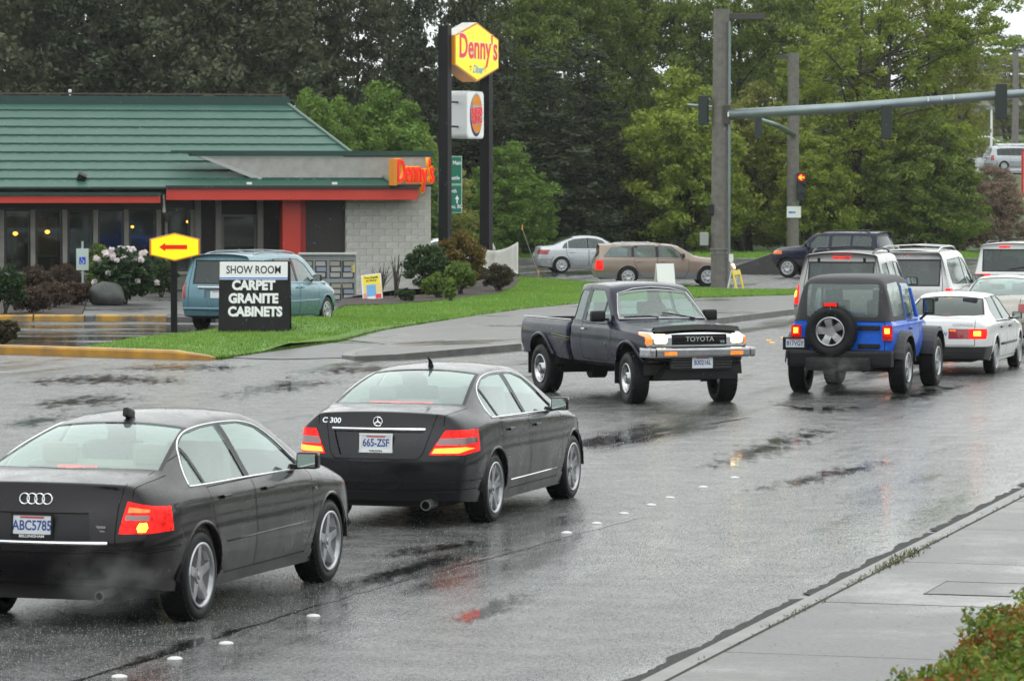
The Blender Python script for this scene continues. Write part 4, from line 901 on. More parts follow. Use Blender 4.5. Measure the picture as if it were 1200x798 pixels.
def pickup():
    root = empty('pickup_truck', label='navy blue extended-cab pickup with lit headlamps and open bed, turning towards the camera', cat='pickup')
    P = paint('navy paint', (.003, .005, .020), .1, .28); GRN = mat('chrome bumper metal', (.55, .55, .56), .10, 1, var=((.42, .42, .43), 5, .2))
    # cab and bonnet: x=0 at the cab's back wall
    zs = .56
    sp = dict(L=2.93, W=1.68, xr=-9, xf=2.22, R=.375, paint=P,
        xs=[0, .08, .35, .7, 1.05, 1.20, 1.42, 1.68, 1.95, 2.3, 2.6, 2.82, 2.93],
        top=[(0, 1.735), (.08, 1.755), (.35, 1.765), (.85, 1.765), (1.05, 1.75), (1.20, 1.68), (1.42, 1.46), (1.68, 1.225), (1.95, 1.20), (2.3, 1.175), (2.6, 1.15), (2.82, 1.12), (2.93, 1.06)],
        belt=[(0, 1.08), (1.5, 1.08), (2.5, 1.05), (2.93, .98)], sill=[(0, zs), (2.4, zs), (2.93, zs+.1)],
        ymax=[(0, .83), (1.5, .835), (2.4, .84), (2.93, .80)], ytop=[(0, .60), (.35, .615), (1.05, .615), (1.68, .73), (2.5, .72), (2.93, .68)],
        bow=[(0, 0), (.8, 0), (1.2, -.06), (1.68, -.10), (2.5, -.05), (2.93, -.06)], drop=[(0, .05), (1.2, .05), (1.68, .025), (2.93, .05)],
        rear=[0]*6, front=[0, 0, 0, 0, 0, -.02], crease_rows={3: .5, 5: .75}, crease_cols={0: .8, 7: .5}, tumble=.03)
    B = Body(sp, 3)
    for j, v in enumerate('LR'):
        D = [(.44, .60), (1.40, .60), (1.56, .85), (1.56, 1.14), (.44, 1.14)]
        B.imprint(D, v, 60+j); B.line(D+[D[0]], v, 50, .011)
        B.strips([(.06, 1.18), (.36, 1.18)], [(.06, 1.55), (.11, 1.62), (.36, 1.62)], v, 100+j, zmin=1)
        B.strips([(.50, 1.18), (1.12, 1.18)], [(.50, 1.64), (.92, 1.64), (1.12, 1.50)], v, 102+j, zmin=1)
        B.strips([(1.15, 1.18), (1.44, 1.18)], [(1.15, 1.47), (1.44, 1.22)], v, 104+j, zmin=1)
        B.line([(.41, 1.14), (.41, 1.68)], v, 50, .010); B.line([(1.60, .6), (1.60, 1.16)], v, 50, .009)
    S = scr([(1.10, .02), (1.16, .50), (1.245, .545), (1.56, .66), (1.62, .45), (1.655, .02)]); S = scr([(1.245, .54), (1.56, .66), (1.62, .45), (1.655, .02)])
    S2 = scr([(1.215, .575), (1.59, .70), (1.65, .45), (1.68, .02)])
    B.strips(*S2, 'T', 122, zmin=1); B.strips(*S, 'T', 121, zmin=1)
    B.imprint(rrect(-.52, .52, 1.24, 1.60, .05), 'B', 120)
    B.imprint([(-.95, .5), (.95, .5), (.95, .86), (-.95, .86)], 'F', 20)
    B.imprint([(-.44, .885), (.44, .885), (.44, 1.035), (-.44, 1.035)], 'F', 131)
    B.imprint([(-.80, .86), (.80, .86), (.80, 1.065), (-.80, 1.065)], 'F', 130, only=(0,))
    B.imprint(rrect(.51, .705, .905, 1.035, .035), 'F', 132); B.imprint(rrect(-.705, -.51, .905, 1.035, .035), 'F', 132)
    for sg in (-1, 1): B.imprint([(sg*.735, .89), (sg*.86, .89), (sg*.86, 1.05), (sg*.735, 1.05)], 'F', 133)
    for v in 'LR': B.imprint([(2.84, .91), (3.0, .91), (3.0, 1.02), (2.84, 1.02)], v, 133, ny=.6, zmax=1.02)
    for v in 'LR': B.imprint([(2.22+.47*math.cos(a*2*math.pi/24), .44+.47*math.sin(a*2*math.pi/24)) for a in range(24)], v, 99)
    B.line([(-.62, .5), (.62, .5)], 'F', 50)
    sps = {0: ('cab', P, 0, None), 50: ('panel_gap', SEAM, .01, 0), 60: ('door', P, 0, None), 61: ('door', P, 0, None), 120: ('rear_window', GL_CLEAR, .008, None), 121: ('windscreen', glass('clear windscreen', (.80, .93, .90), .4, film=.16), .008, None),
           122: ('window_seal', mat('grey rubber', (.25, .25, .25), .4), -.002, 0), 20: ('valance', BLK, .02, 0), 130: ('grille_surround', CHR, -.004, None), 131: ('grille', BLK, .02, None), 132: ('headlight', HEAD, -.008, None), 133: ('indicator_lamp', AMB, -.006, None)}
    for k in range(100, 106): sps[k] = ('window', GL_CLEAR, .008, None)
    out = B.finish(root, sps)
    g = out[131]
    for z in (.93, .96, .99): b = bmof(); box(b, (2.93, 0, z), (.02, .84, .008)); mobj('grille_bar', b, BLK, g)
    p, nn = B.hit(0, .965, 'F', .012); text('lettering', 'TOYOTA', .10, CHR, g, frame((p.x, 0, .965), (0, 1, 0), (0, 0, 1)), off=.002, sx=1.1)
    text('lettering', 'V6', .055, CHR, g, frame((p.x, .36, .925), (0, 1, 0), (0, 0, 1)), off=.001, sx=1.3)
    for sg in (-1, 1):
        b = bmof(); p, nn = B.hit(sg*.66, .97, 'F', .012)
    # bonnet deflector
    b = bmof(); pts = []
    for k in range(15):
        y = -.68+1.36*k/14; p, nn = B.hit(2.76-.05*(abs(y)/.68)**2, y, 'T', .0); pts.append((p+Vector((0, 0, .004)), p+Vector((.10, 0, .055)), p+Vector((.16, 0, -.02))))
    vv = [[b.verts.new(q) for q in t] for t in pts]
    for i in range(14):
        for j in range(2): b.faces.new((vv[i][j], vv[i+1][j], vv[i+1][j+1], vv[i][j+1]))
    bmesh.ops.solidify(b, geom=b.faces[:], thickness=.008); mobj('bonnet_deflector', b, mat('smoked plastic', (.05, .055, .05), .15), root)
    # bumper
    b = bmof(); box(b, (3.03, 0, .775), (.10, 1.50, .145), bev=.035)
    for sg in (-1, 1): box(b, (2.86, sg*.80, .775), (.42, .09, .145), bev=.035)
    bp = mobj('front_bumper', b, GRN, root)
    for sg in (-1, 1): b = bmof(); box(b, (3.078, sg*.53, .765), (.02, .20, .055)); mobj('indicator_lamp', b, AMB, bp)
    b = bmof()
    box(b, (2.98, 0, .62), (.06, 1.0, .20)); mobj('lower_grille', b, BLK, root)
    for z in (.56, .60, .64, .68): b = bmof(); box(b, (3.015, 0, z), (.02, .94, .012)); mobj('grille_bar', b, mat('dark grey bar', (.05, .05, .05), .4), root)
    b = bmof(); prism(b, [(-.62, 0), (.62, 0), (.5, .18), (-.5, .18)], 0, .3)
    b.transform(frame((2.62, 0, .38), (0, 1, 0), (0, 0, 1)) ); mobj('skid_plate', b, BLK, root)
    plate(root, frame((3.035, 0, .63), (0, 1, 0), (0, 0, 1)), 'B30216L', wd=.33, ht=.17)
    # bed
    bs = dict(L=1.93, W=1.68, xr=.82, xf=9, R=.375, paint=P, xs=[0, .05, .3, .8, 1.3, 1.88, 1.93], top=[(0, 1.15), (1.93, 1.15)], belt=[(0, 1.06), (2, 1.06)], sill=[(0, .60), (2, .56)],
        ymax=[(0, .82), (.3, .83), (2, .83)], ytop=[(0, .77), (2, .77)], bow=[(0, 0), (2, 0)], drop=[(0, .005), (2, .005)], rear=[0]*6, front=[0]*6, crease_rows={3: .4, 5: .9}, crease_cols={0: .9, 6: .9}, tumble=.03)
    B2 = Body(bs, 2)
    for v in 'LR':
        B2.imprint([(.84+.46*math.cos(a*2*math.pi/24), .46+.46*math.sin(a*2*math.pi/24)) for a in range(24)], v, 99)
        B2.line([(.10, 1.0), (.40, 1.0)], v, 51, .018); B2.line([(1.28, .94), (1.95, .90)], v, 51, .018); B2.line([(.10, .96), (.38, .96)], v, 51, .009); B2.line([(1.30, .90), (1.95, .86)], v, 51, .009)
    B2.imprint([(.06, -.73), (1.88, -.73), (1.88, .73), (.06, .73)], 'T', 99)
    B2.line([(-.70, 1.2), (-.70, .62), (.70, .62), (.70, 1.2)], 'B', 50); 
    for sg in (-1, 1): B2.imprint([(sg*.72, .72), (sg*.83, .72), (sg*.83, 1.0), (sg*.72, 1.0)], 'B', 130)
    gold = mat('faded gold stripe', (.16, .13, .05), .4)
    o2 = B2.finish(root, {0: ('bed', P, 0, None), 50: ('panel_gap', SEAM, .01, 0), 51: ('side_stripe', gold, -.001, 0), 130: ('tail_light', REDOFF, -.002, None)})
    for i in o2.values():
        if i.parent == root: i.location.x = -1.98
    b = bmof()
    box(b, (-1.01, .72, .95), (1.86, .02, .38)); box(b, (-1.01, -.72, .95), (1.86, .02, .38)); box(b, (-1.93, 0, .95), (.02, 1.44, .38)); box(b, (-.10, 0, .95), (.02, 1.44, .38)); box(b, (-1.01, 0, .76), (1.84, 1.42, .02))
    for sg in (-1, 1): box(b, (-1.14, sg*.58, .87), (.9, .26, .2))
    mobj('bed_liner', b, mat('black bed liner', (.02, .02, .02), .6), root)
    b = bmof()
    for sg in (-1, 1): tube(b, [(-1.95, sg*.765, 1.165), (-.06, sg*.765, 1.165)], .012, 6)
    q = mobj('bed_rail', b, GRN, root); q['kind'] = 'stuff'
    b = bmof(); box(b, (-2.08, 0, .66), (.14, 1.5, .14), bev=.03); mobj('rear_bumper', b, GRN, root)
    # flares, wheels, chassis
    for (x, z0, Bd, dx, r0) in ((2.22, .44, B, 0, .475), (.84, .46, B2, -1.98, .465)):
        for v, sg in (('L', 1), ('R', -1)):
            for rr_, out_ in ((r0, .012),):
                P_ = []
                for k in range(21):
                    a = -.0+math.pi*k/20; u, z = x+rr_*math.cos(a), z0+rr_*math.sin(a)
                    P_.append(Bd.hit(u, max(z, .62), v, .0)[0]+Vector((dx, sg*.012, 0)))
                b = bmof(); tube(b, P_, .028, 6); mobj('wheel_flare', b, P, root, smooth=True)
    ymid = .715
    for x, st in ((-1.14, 0), (2.0-.03+.22, .0)):
        for sg in (-1, 1): wheel(root, (x, sg*ymid, .375), .375, .27, sg, 'steel', .56, steer=(math.radians(-7) if x > 0 else 0))
    b = bmof(); box(b, (.35, 0, .55), (4.6, .9, .14)); box(b, (2.2, 0, .40), (.14, 1.2, .14)); box(b, (-1.14, 0, .38), (.14, 1.2, .14)); cyl(b, (-1.14, -.0, .36), (-1.14, .25, .36), .15); box(b, (.2, .3, .48), (.8, .35, .22)); box(b, (.5, 0, .62), (1.0, 1.5, .06))
    for x, z0 in ((2.22, .44), (-1.14, .46)):
        for sg in (-1, 1):
            n = 12; r = .49; ring = [(x+r*math.cos(math.pi*k/n), z0+r*math.sin(math.pi*k/n)) for k in range(n+1)]
            a_ = [b.verts.new((p[0], sg*.79, p[1])) for p in ring]; c_ = [b.verts.new((p[0], sg*.45, p[1])) for p in ring]
            for k in range(n): b.faces.new((a_[k], a_[k+1], c_[k+1], c_[k]))
            b.faces.new(c_)
    mobj('chassis', b, UND, root)
    for x in (-1.62, 1.70):
        for sg in (-1, 1): b = bmof(); box(b, (x+(.0 if x < 0 else .06), sg*.70, .45), (.012, .28, .34)); mobj('mud_flap', b, BLK, root)
    # trim
    for v, sg in (('L', 1), ('R', -1)):
        p, nn = B.hit(1.30, 1.20, v); mirror(root, p+Vector((0, sg*.15, .06)), sg, BLK, 1.1)
        handle(out[60 if v == 'L' else 61], B, .56, 1.05, v, CHR, .13)
    b = bmof(); S_ = [(1.22, -.56), (1.22, .56)]
    pts = [B.hit(x, y, 'T', .008)[0] for x, y in [(1.60, -.70), (1.50, -.675), (1.40, -.64), (1.30, -.60), (1.22, -.56), (1.19, -.3), (1.18, 0), (1.19, .3), (1.22, .56), (1.30, .60), (1.40, .64), (1.50, .675), (1.60, .70), (1.67, .4), (1.69, 0), (1.67, -.4)]]
    tube(b, pts, .010, 6, closed=True); mobj('windscreen_trim', b, GRN, root)
    for y0, y1 in ((.50, .0), (-.10, -.62)):
        b = bmof(); pts = [B.hit(1.66-.05*k/4*1.2 if k else 1.69, y0+(y1-y0)*k/4, 'T', .018)[0] for k in range(5)]; tube(b, pts, .011, 5); mobj('wiper', b, BLK, root)
    b = bmof(); box(b, (.22, 0, .95), (.14, 1.2, .5), ry=-.1, bev=.05); 
    for y in (-.36, .36): box(b, (.15, y, 1.36), (.09, .24, .15), bev=.03)
    box(b, (.48, 0, .80), (.5, 1.2, .14), bev=.04); mobj('seat', b, GRYC, root)
    b = bmof(); box(b, (1.46, 0, 1.08), (.34, 1.34, .18), bev=.04); box(b, (.8, 0, .62), (1.6, 1.4, .04)); mobj('dashboard', b, DKC, root)
    b = bmof(); M = Matrix.Translation((1.16, .36, 1.18)) @ Matrix.Rotation(-.5, 4, 'Y'); tube(b, [M @ Vector((0, math.sin(a)*.18, math.cos(a)*.18)) for a in [k*2*math.pi/16 for k in range(16)]], .015, 6, closed=True); box(b, M @ Vector((0, 0, 0)), (.03, .33, .04)); mobj('steering_wheel', b, BLK, root)
    shift(root, -1.14)
    return root, sp
def soft_top():
    root = empty('sport_utility_vehicle', label='bright blue soft-top off-roader with spare wheel on its tailgate, braking in the right lane', cat='suv')
    P = paint('bright blue paint', (.012, .14, .75), .1, .3); ST_ = mat('black canvas top', (.022, .022, .023), .55, bump=(40, .3, .004)); FL = mat('grey flare plastic', (.035, .036, .038), .5); GLV = glass('clear vinyl', (.42, .40, .38), .35, .12, film=.12)
    # tub: x=0 at the tailgate
    sp = dict(L=2.35, W=1.60, xr=.62, xf=9, R=.40, paint=P, xs=[0, .05, .35, .8, 1.15, 1.6, 2.0, 2.3, 2.35], top=[(0, 1.14), (2.35, 1.16)], belt=[(0, 1.06), (2.4, 1.06)], sill=[(0, .60), (1.2, .52), (2.4, .52)],
        ymax=[(0, .795), (2.4, .80)], ytop=[(0, .745), (2.4, .75)], bow=[(0, 0), (2, 0)], drop=[(0, .006), (2.4, .006)], rear=[0]*6, front=[0]*6, crease_rows={3: .4, 5: .85}, crease_cols={0: .8}, tumble=.02)
    B = Body(sp, 3)
    for j, v in enumerate('LR'):
        B.imprint([(.62+.46*math.cos(a*2*math.pi/24), .44+.46*math.sin(a*2*math.pi/24)) for a in range(24)], v, 99)
        D = [(1.22, .60), (1.95, .56), (2.05, .70), (2.05, 1.11), (1.22, 1.11)]; B.imprint(D, v, 60+j); B.line(D+[D[0]], v, 50, .012)
    B.imprint([(-.66, .62), (.55, .62), (.55, 1.12), (-.66, 1.12)], 'B', 62); B.line([(-.66, .62), (.55, .62), (.55, 1.12), (-.66, 1.12), (-.66, .62)], 'B', 50, .012)
    B.imprint([(.02, -.68), (2.33, -.68), (2.33, .68), (.02, .68)], 'T', 99)
    out = B.finish(root, {0: ('tub', P, 0, None), 50: ('panel_gap', SEAM, .008, 0), 60: ('door', P, 0, None), 61: ('door', P, 0, None), 62: ('tailgate', P, 0, None)})
    # bonnet, cowl, grille
    hp = dict(L=1.38, W=1.46, xr=9, xf=9, R=.4, paint=P, xs=[0, .06, .4, .9, 1.3, 1.38], top=[(0, 1.18), (.9, 1.13), (1.38, 1.06)], belt=[(0, 1.06), (1.38, .98)], sill=[(0, .62), (1.38, .62)],
        ymax=[(0, .73), (.4, .68), (1.38, .60)], ytop=[(0, .66), (1.38, .55)], bow=[(0, 0), (1.38, -.03)], drop=[(0, .03), (1.38, .03)], rear=[0]*6, front=[0]*6, crease_rows={3: .2, 5: .3}, tumble=.03)
    Bh = Body(hp, 2); oh = Bh.finish(root, {0: ('bonnet', P, 0, None)}); oh[0].location.x = 2.30
    b = bmof(); box(b, (3.72, 0, .56), (.2, 1.6, .2), bev=.04); mobj('front_bumper', b, FL, root)
    # soft top: lofted hoops
    hoops = [(.00, 1.13, .765, 1.13, .755), (.02, 1.13, .76, 1.40, .70), (.10, 1.13, .76, 1.74, .62), (.20, 1.13, .76, 1.815, .60), (.9, 1.13, .77, 1.83, .62), (1.6, 1.13, .77, 1.82, .62), (1.85, 1.13, .77, 1.78, .62), (1.93, 1.62, .66, 1.74, .60)]
    def sec(x, z0, y0, z1, y1):
        P_ = [(x, y0, z0), (x, y0*.55+y1*.45, z0+(z1-z0)*.55), (x, y1+.015, z1-.06), (x, y1-.06, z1), (x, y1*.5, z1+.012)]
        return [Vector(p) for p in P_] + [Vector((x, 0, z1+.016))] + [Vector((p[0], -p[1], p[2])) for p in P_[::-1]]
    b = bmof(); H_ = [[b.verts.new(p) for p in sec(*h)] for h in hoops[2:]]
    for i in range(len(H_)-1):
        for j in range(10): b.faces.new((H_[i][j], H_[i+1][j], H_[i+1][j+1], H_[i][j+1]))
    # back panel slopes from roof hoop down to tailgate
    base = [b.verts.new((-.01, y, 1.13)) for y in [v.co.y*1.0 for v in [H_[0][0]]+[H_[0][k] for k in range(1, 10)]+[H_[0][10]]]]
    # the rear wall is a grid so the window can be cut
    top = H_[0]
    rows = [[None]*11 for _ in range(7)]
    for r in range(7):
        t = r/6
        for j in range(11):
            a_ = top[j].co; y_b = -.76*(j-5)/5*-1*-1
            bx = Vector((-.005, .76*(5-j)/5, 1.13)); rows[r][j] = b.verts.new(a_.lerp(bx, t)+Vector((-.03*math.sin(math.pi*t), 0, 0)))
    gl_f = []
    for r in range(6):
        for j in range(10):
            f = b.faces.new((rows[r][j], rows[r][j+1], rows[r+1][j+1], rows[r+1][j]))
    bmesh.ops.delete(b, geom=base, context='VERTS')
    bmesh.ops.remove_doubles(b, verts=b.verts, dist=.0005); bmesh.ops.recalc_face_normals(b, faces=b.faces)
    me = bpy.data.meshes.new('soft_top'); b.to_mesh(me); b.free()
    o_ = bpy.data.objects.new('tmp', me); COL.objects.link(o_); md = o_.modifiers.new('s', 'SUBSURF'); md.levels = 2
    ev = bpy.data.meshes.new_from_object(o_.evaluated_get(bpy.context.evaluated_depsgraph_get())); COL.objects.unlink(o_); bpy.data.objects.remove(o_)
    T = Body.__new__(Body); T.sp = dict(L=4, W=1.6); T.bm = bmof(); T.bm.from_mesh(ev); T.pl = T.bm.faces.layers.int.new('pid'); T.bm.normal_update(); T.bvh = BVHTree.FromBMesh(T.bm)
    T.imprint(rrect(-.56, .56, 1.19, 1.70, .06), 'B', 1)
    for j, v in enumerate('LR'):
        T.strips([(.22, 1.20), (1.02, 1.19)], [(.22, 1.62), (.30, 1.70), (1.02, 1.72)], v, 2+j, zmin=1.1)
        T.strips([(1.16, 1.13), (1.90, 1.13)], [(1.16, 1.70), (1.78, 1.68), (1.90, 1.62)], v, 4+j, zmin=1.1)
    to = T.finish(root, {0: ('soft_top', ST_, 0, None), 1: ('rear_window', GLV, .004, None), 2: ('window', GLV, .004, None), 3: ('window', GLV, .004, None), 4: ('window', GL_MID, .006, None), 5: ('window', GL_MID, .006, None)})
    b = bmof()
    for sg in (-1, 1):
        tube(b, [(1.13, sg*.765, 1.12), (1.13, sg*.66, 1.66)], .02, 6); tube(b, [(2.02, sg*.76, 1.14), (1.90, sg*.66, 1.60)], .03, 6)
    q = mobj('door_frame', b, P, root); q['kind'] = 'stuff'
    b = bmof(); a4 = [(2.22, -.70, 1.17), (2.22, .70, 1.17), (1.94, .60, 1.70), (1.94, -.60, 1.70)]; tube(b, a4, .035, 6, closed=True); mobj('windscreen_frame', b, P, root)
    b = bmof(); b.faces.new([b.verts.new(p) for p in a4]); mobj('windscreen', b, GL_CLEAR, root)
    b = bmof()       # roll cage and seats seen through the vinyl
    for sg in (-1, 1): tube(b, [(.15, sg*.56, 1.05), (.55, sg*.56, 1.68), (1.1, sg*.56, 1.72), (1.9, sg*.56, 1.70)], .04, 8)
    tube(b, [(1.1, -.56, 1.0), (1.1, -.56, 1.72), (1.1, .56, 1.72), (1.1, .56, 1.0)], .04, 8); tube(b, [(.5, -.56, 1.66), (.5, .56, 1.66)], .03, 8); mobj('roll_bar', b, BLK, root)
    for sg in (-1, 1):
        b = bmof(); box(b, (1.20, sg*.37, 1.15), (.14, .46, .55), ry=-.2, bev=.05); box(b, (1.12, sg*.37, 1.50), (.10, .26, .16), bev=.04); mobj('seat', b, DKC, root)
    b = bmof(); box(b, (1.1, 0, .66), (2.2, 1.4, .05)); box(b, (2.1, 0, 1.05), (.2, 1.3, .2)); mobj('floor_pan', b, UND, root)
    # rear details
    for sg in (-1, 1):
        b = bmof(); box(b, (-.035, sg*.715, .955), (.07, .155, .235), bev=.018); q = mobj('tail_light', b, RED, root)
        b = bmof(); box(b, (-.074, sg*.715, .975), (.008, .12, .13), bev=.003); mobj('lamp_lens', b, REDL, q)
        b = bmof(); box(b, (-.080, sg*.715, .985), (.006, .07, .08)); mobj('lamp_bulb', b, HOT, q)
    b = bmof(); box(b, (-.12, 0, .56), (.22, 1.64, .26), bev=.05); box(b, (-.14, .0, .44), (.16, .8, .10), bev=.03); mobj('rear_bumper', b, BLK, root)
    b = bmof(); box(b, (-.06, .72, .78), (.06, .40, .20), bev=.02); mobj('plate_bracket', b, BLK, root)
    plate(root, frame((-.096, .72, .785), (0, -1, 0), (0, 0, 1)), '817VGY', framec=(BLK, WHT))
    wheel(root, (-.16, .14, .98), .385, .255, 1, 'jeep', .56, name='spare_wheel'); sw = root.children[-1] if root.children else None
    for o in kids(root):
        if o.name.startswith('spare_wheel'): o.matrix_local = Matrix.Translation((-.17, .13, .975)) @ Matrix.Rotation(math.pi/2, 4, 'Z') @ Matrix.Rotation(.2, 4, 'Y')
    b = bmof(); tube(b, [(-.10, .13, 1.36), (-.22, .13, 1.37)], .02, 6); box(b, (-.24, .13, 1.385), (.05, .24, .06), bev=.015); box(b, (-.08, .13, .97), (.12, .3, .3), bev=.04); box(b, (-.05, .13, 1.2), (.06, .06, .4)); mobj('spare_carrier', b, BLK, root)
    b = bmof(); box(b, (-.268, .13, 1.388), (.01, .20, .045)); mobj('brake_light', b, REDL, root)
    b = bmof()
    for z in (.75, 1.03): box(b, (-.025, -.42, z), (.04, .34, .07), bev=.01)
    q = mobj('tailgate_hinge', b, BLK, root); q['kind'] = 'stuff'
    b = bmof(); box(b, (-.035, .545, .93), (.05, .055, .20), bev=.012); mobj('tailgate_handle', b, BLK, root)
    b = bmof(); cyl(b, (-.1, -.35, .40), (.6, -.35, .40), .05); box(b, (.2, 0, .48), (1.2, 1.0, .2), bev=.06); box(b, (.62, 0, .40), (.13, 1.3, .13)); box(b, (3.04, 0, .40), (.13, 1.3, .13)); box(b, (1.8, 0, .5), (3.4, .8, .14)); mobj('chassis', b, UND, root)
    # flares
    for x, r0 in ((.62, .47), (3.04, .47)):
        for sg in (-1, 1):
            b = bmof(); n = 14; front = x > 2; yi = .56 if front else .76; a0, a1 = (.15, math.pi-.1) if front else (.12, math.pi-.12)
            ringO = []; ringI = []
            for k in range(n+1):
                a = a0+(a1-a0)*k/n; sq = 1+.06*abs(math.sin(2*a)); c, s_ = math.cos(a)*r0*sq, math.sin(a)*r0*sq
                zz = max(.44+s_, .42)
                ringI.append((Vector((x+c, sg*yi, zz+.06)), Vector((x+c, sg*.925, zz+.045)), Vector((x+c*.97, sg*.94, zz-.02))))
            vv = [[b.verts.new(p) for p in t] for t in ringI]
            for i in range(n):
                for j in range(2): b.faces.new((vv[i][j], vv[i+1][j], vv[i+1][j+1], vv[i][j+1]))
            bmesh.ops.recalc_face_normals(b, faces=b.faces); bmesh.ops.solidify(b, geom=b.faces[:], thickness=.02); mobj('wheel_flare', b, FL, root, smooth=False)
    for x in (.62, 3.04):
        for sg in (-1, 1): wheel(root, (x, sg*.79, .40), .40, .255, sg, 'jeep', .56)
    b = bmof()
    for sg in (-1, 1): box(b, (.62, sg*.60, .86), (.9, .3, .04)); box(b, (.62, sg*.46, .66), (.9, .03, .42))
    mobj('wheel_well', b, UND, root)
    for v, sg in (('L', 1), ('R', -1)):
        b = bmof(); tube(b, [(2.08, sg*.80, 1.10), (2.05, sg*.90, 1.18), (2.05, sg*.93, 1.26)], .02, 6); q = mobj('mirror', b, BLK, root)
        b = bmof(); box(b, (2.05, sg*.945, 1.31), (.10, .19, .26), bev=.03); mobj('mirror_housing', b, BLK, q); b = bmof(); box(b, (1.997, sg*.945, 1.31), (.006, .14, .20)); mobj('mirror_glass', b, mat('mirror glass', (.5, .55, .53), .05, 1), q)
        handle(out[60 if v == 'L' else 61], B, 1.34, .98, v, BLK, .13)
    shift(root, .62); return root, sp
# ------------------------------------------------------------------ ground, road, kerbs
def wet_ground(name, c1, c2, scale, rough_lo, rough_hi, stretch, puddle=(.45, .62), bumpd=.006, bumps=90, rot=0.0, spec=.27):
    """wet paving: fine stones, water standing in the low runs (smooth), rough wet film elsewhere"""
    m = bpy.data.materials.new(name); m.use_nodes = True; MATS[name] = m; n = m.node_tree; L_ = n.links; p = n.nodes['Principled BSDF']
    tc = n.nodes.new('ShaderNodeTexCoord'); mp = n.nodes.new('ShaderNodeMapping'); mp.inputs['Rotation'].default_value = (0, 0, rot); L_.new(tc.outputs['Object'], mp.inputs[0])
    m2 = n.nodes.new('ShaderNodeMapping'); m2.inputs['Scale'].default_value = stretch; L_.new(mp.outputs[0], m2.inputs[0])
    def noise(v, s, d=5, r=.55):
        z = n.nodes.new('ShaderNodeTexNoise'); z.inputs['Scale'].default_value = s; z.inputs['Detail'].default_value = d; z.inputs['Roughness'].default_value = r; L_.new(v, z.inputs['Vector']); return z.outputs['Fac']
    def mr(v, a, b, c, d):
        z = n.nodes.new('ShaderNodeMapRange'); z.interpolation_type = 'SMOOTHSTEP'
        for k, q in zip(('From Min', 'From Max', 'To Min', 'To Max'), (a, b, c, d)): z.inputs[k].default_value = q
        L_.new(v, z.inputs['Value']); return z.outputs[0]
    def math_(op, a, b):
        z = n.nodes.new('ShaderNodeMath'); z.operation = op
        for i, q in enumerate((a, b)):
            if isinstance(q, (int, float)): z.inputs[i].default_value = q
            else: L_.new(q, z.inputs[i])
        return z.outputs[0]
    big = noise(m2.outputs[0], .35, 9, .68); wet = mr(big, *puddle, 0, 1)
    agg = noise(mp.outputs[0], bumps, 2); mid = noise(mp.outputs[0], 2.2, 6)
    cr = n.nodes.new('ShaderNodeValToRGB'); cr.color_ramp.elements[0].color = (*c1, 1); cr.color_ramp.elements[1].color = (*c2, 1); cr.color_ramp.elements[0].position = .35; cr.color_ramp.elements[1].position = .68
    L_.new(math_('ADD', math_('MULTIPLY', agg, .6), math_('MULTIPLY', mid, .4)), cr.inputs[0]); L_.new(cr.outputs[0], p.inputs['Base Color'])
    r = mr(wet, 0, 1, rough_hi, rough_lo); L_.new(math_('ADD', r, math_('MULTIPLY', math_('SUBTRACT', mid, .5), .12)), p.inputs['Roughness'])
    p.inputs['IOR'].default_value = 1.38; p.inputs['Specular IOR Level'].default_value = spec
    st = math_('ADD', math_('MULTIPLY', math_('SUBTRACT', 1.0, wet), 1.0), .06)
    b = n.nodes.new('ShaderNodeBump'); b.inputs['Distance'].default_value = bumpd; L_.new(agg, b.inputs['Height']); L_.new(st, b.inputs['Strength'])
    rip = noise(mp.outputs[0], 9, 3); b2 = n.nodes.new('ShaderNodeBump'); b2.inputs['Distance'].default_value = .004; b2.inputs['Strength'].default_value = .35; L_.new(rip, b2.inputs['Height']); L_.new(b.outputs[0], b2.inputs['Normal'])
    L_.new(b2.outputs[0], p.inputs['Normal'])
    return m
ASPH = wet_ground('wet asphalt', (.012, .012, .013), (.19, .19, .186), 1, .05, .27, (1.0, .14, 1), (.44, .64), .016, 26, rot=PSI)
LOT = wet_ground('wet lot asphalt', (.02, .02, .021), (.06, .06, .058), 1, .04, .30, (.35, 1.0, 1), (.40, .55), .006, 60, rot=0)
CONC = wet_ground('wet concrete', (.05, .05, .048), (.15, .15, .143), 1, .12, .36, (.6, .6, 1), (.45, .7), .003, 45, rot=0)
WATER = mat('standing rain water', (.012, .012, .012), .03, bump=(14, .22, .004)); WATER.node_tree.nodes['Principled BSDF'].inputs['IOR'].default_value = 1.33
GRASS = mat('lawn turf', (.07, .16, .015), .8, var=((.13, .24, .03), 1.2, .25), bump=(25, .8, .03))
BLADE = mat('grass blades', (.11, .25, .018), .6, var=((.21, .34, .035), .9, .25))
MULCH = mat('dark bark mulch', (.018, .011, .008), .8, var=((.05, .032, .024), 14, .2), bump=(30, .9, .03))
YEL = mat('worn yellow kerb paint', (.50, .27, .03), .4, var=((.10, .095, .08), 2.5, .14), bump=(20, .3, .004))
YELN = mat('yellow kerb paint', (.52, .26, .02), .35, var=((.28, .15, .04), 3, .2), bump=(20, .3, .004))
KCON = mat('kerb concrete', (.16, .16, .15), .4, var=((.08, .08, .075), 3, .2), bump=(30, .3, .004))
def hill(x, y):
    if x < 12: k = 0
    else: k = min(1, (x-12)/14)
    h = lerp_tab([(196, 0), (212, .6), (255, 4.4), (300, 5.6), (380, 9.6), (500, 13), (900, 20)], y)
    left = lerp_tab([(240, 0), (420, 5), (900, 16)], y)
    return h*k*k*(3-2*k) + left*(1-k)
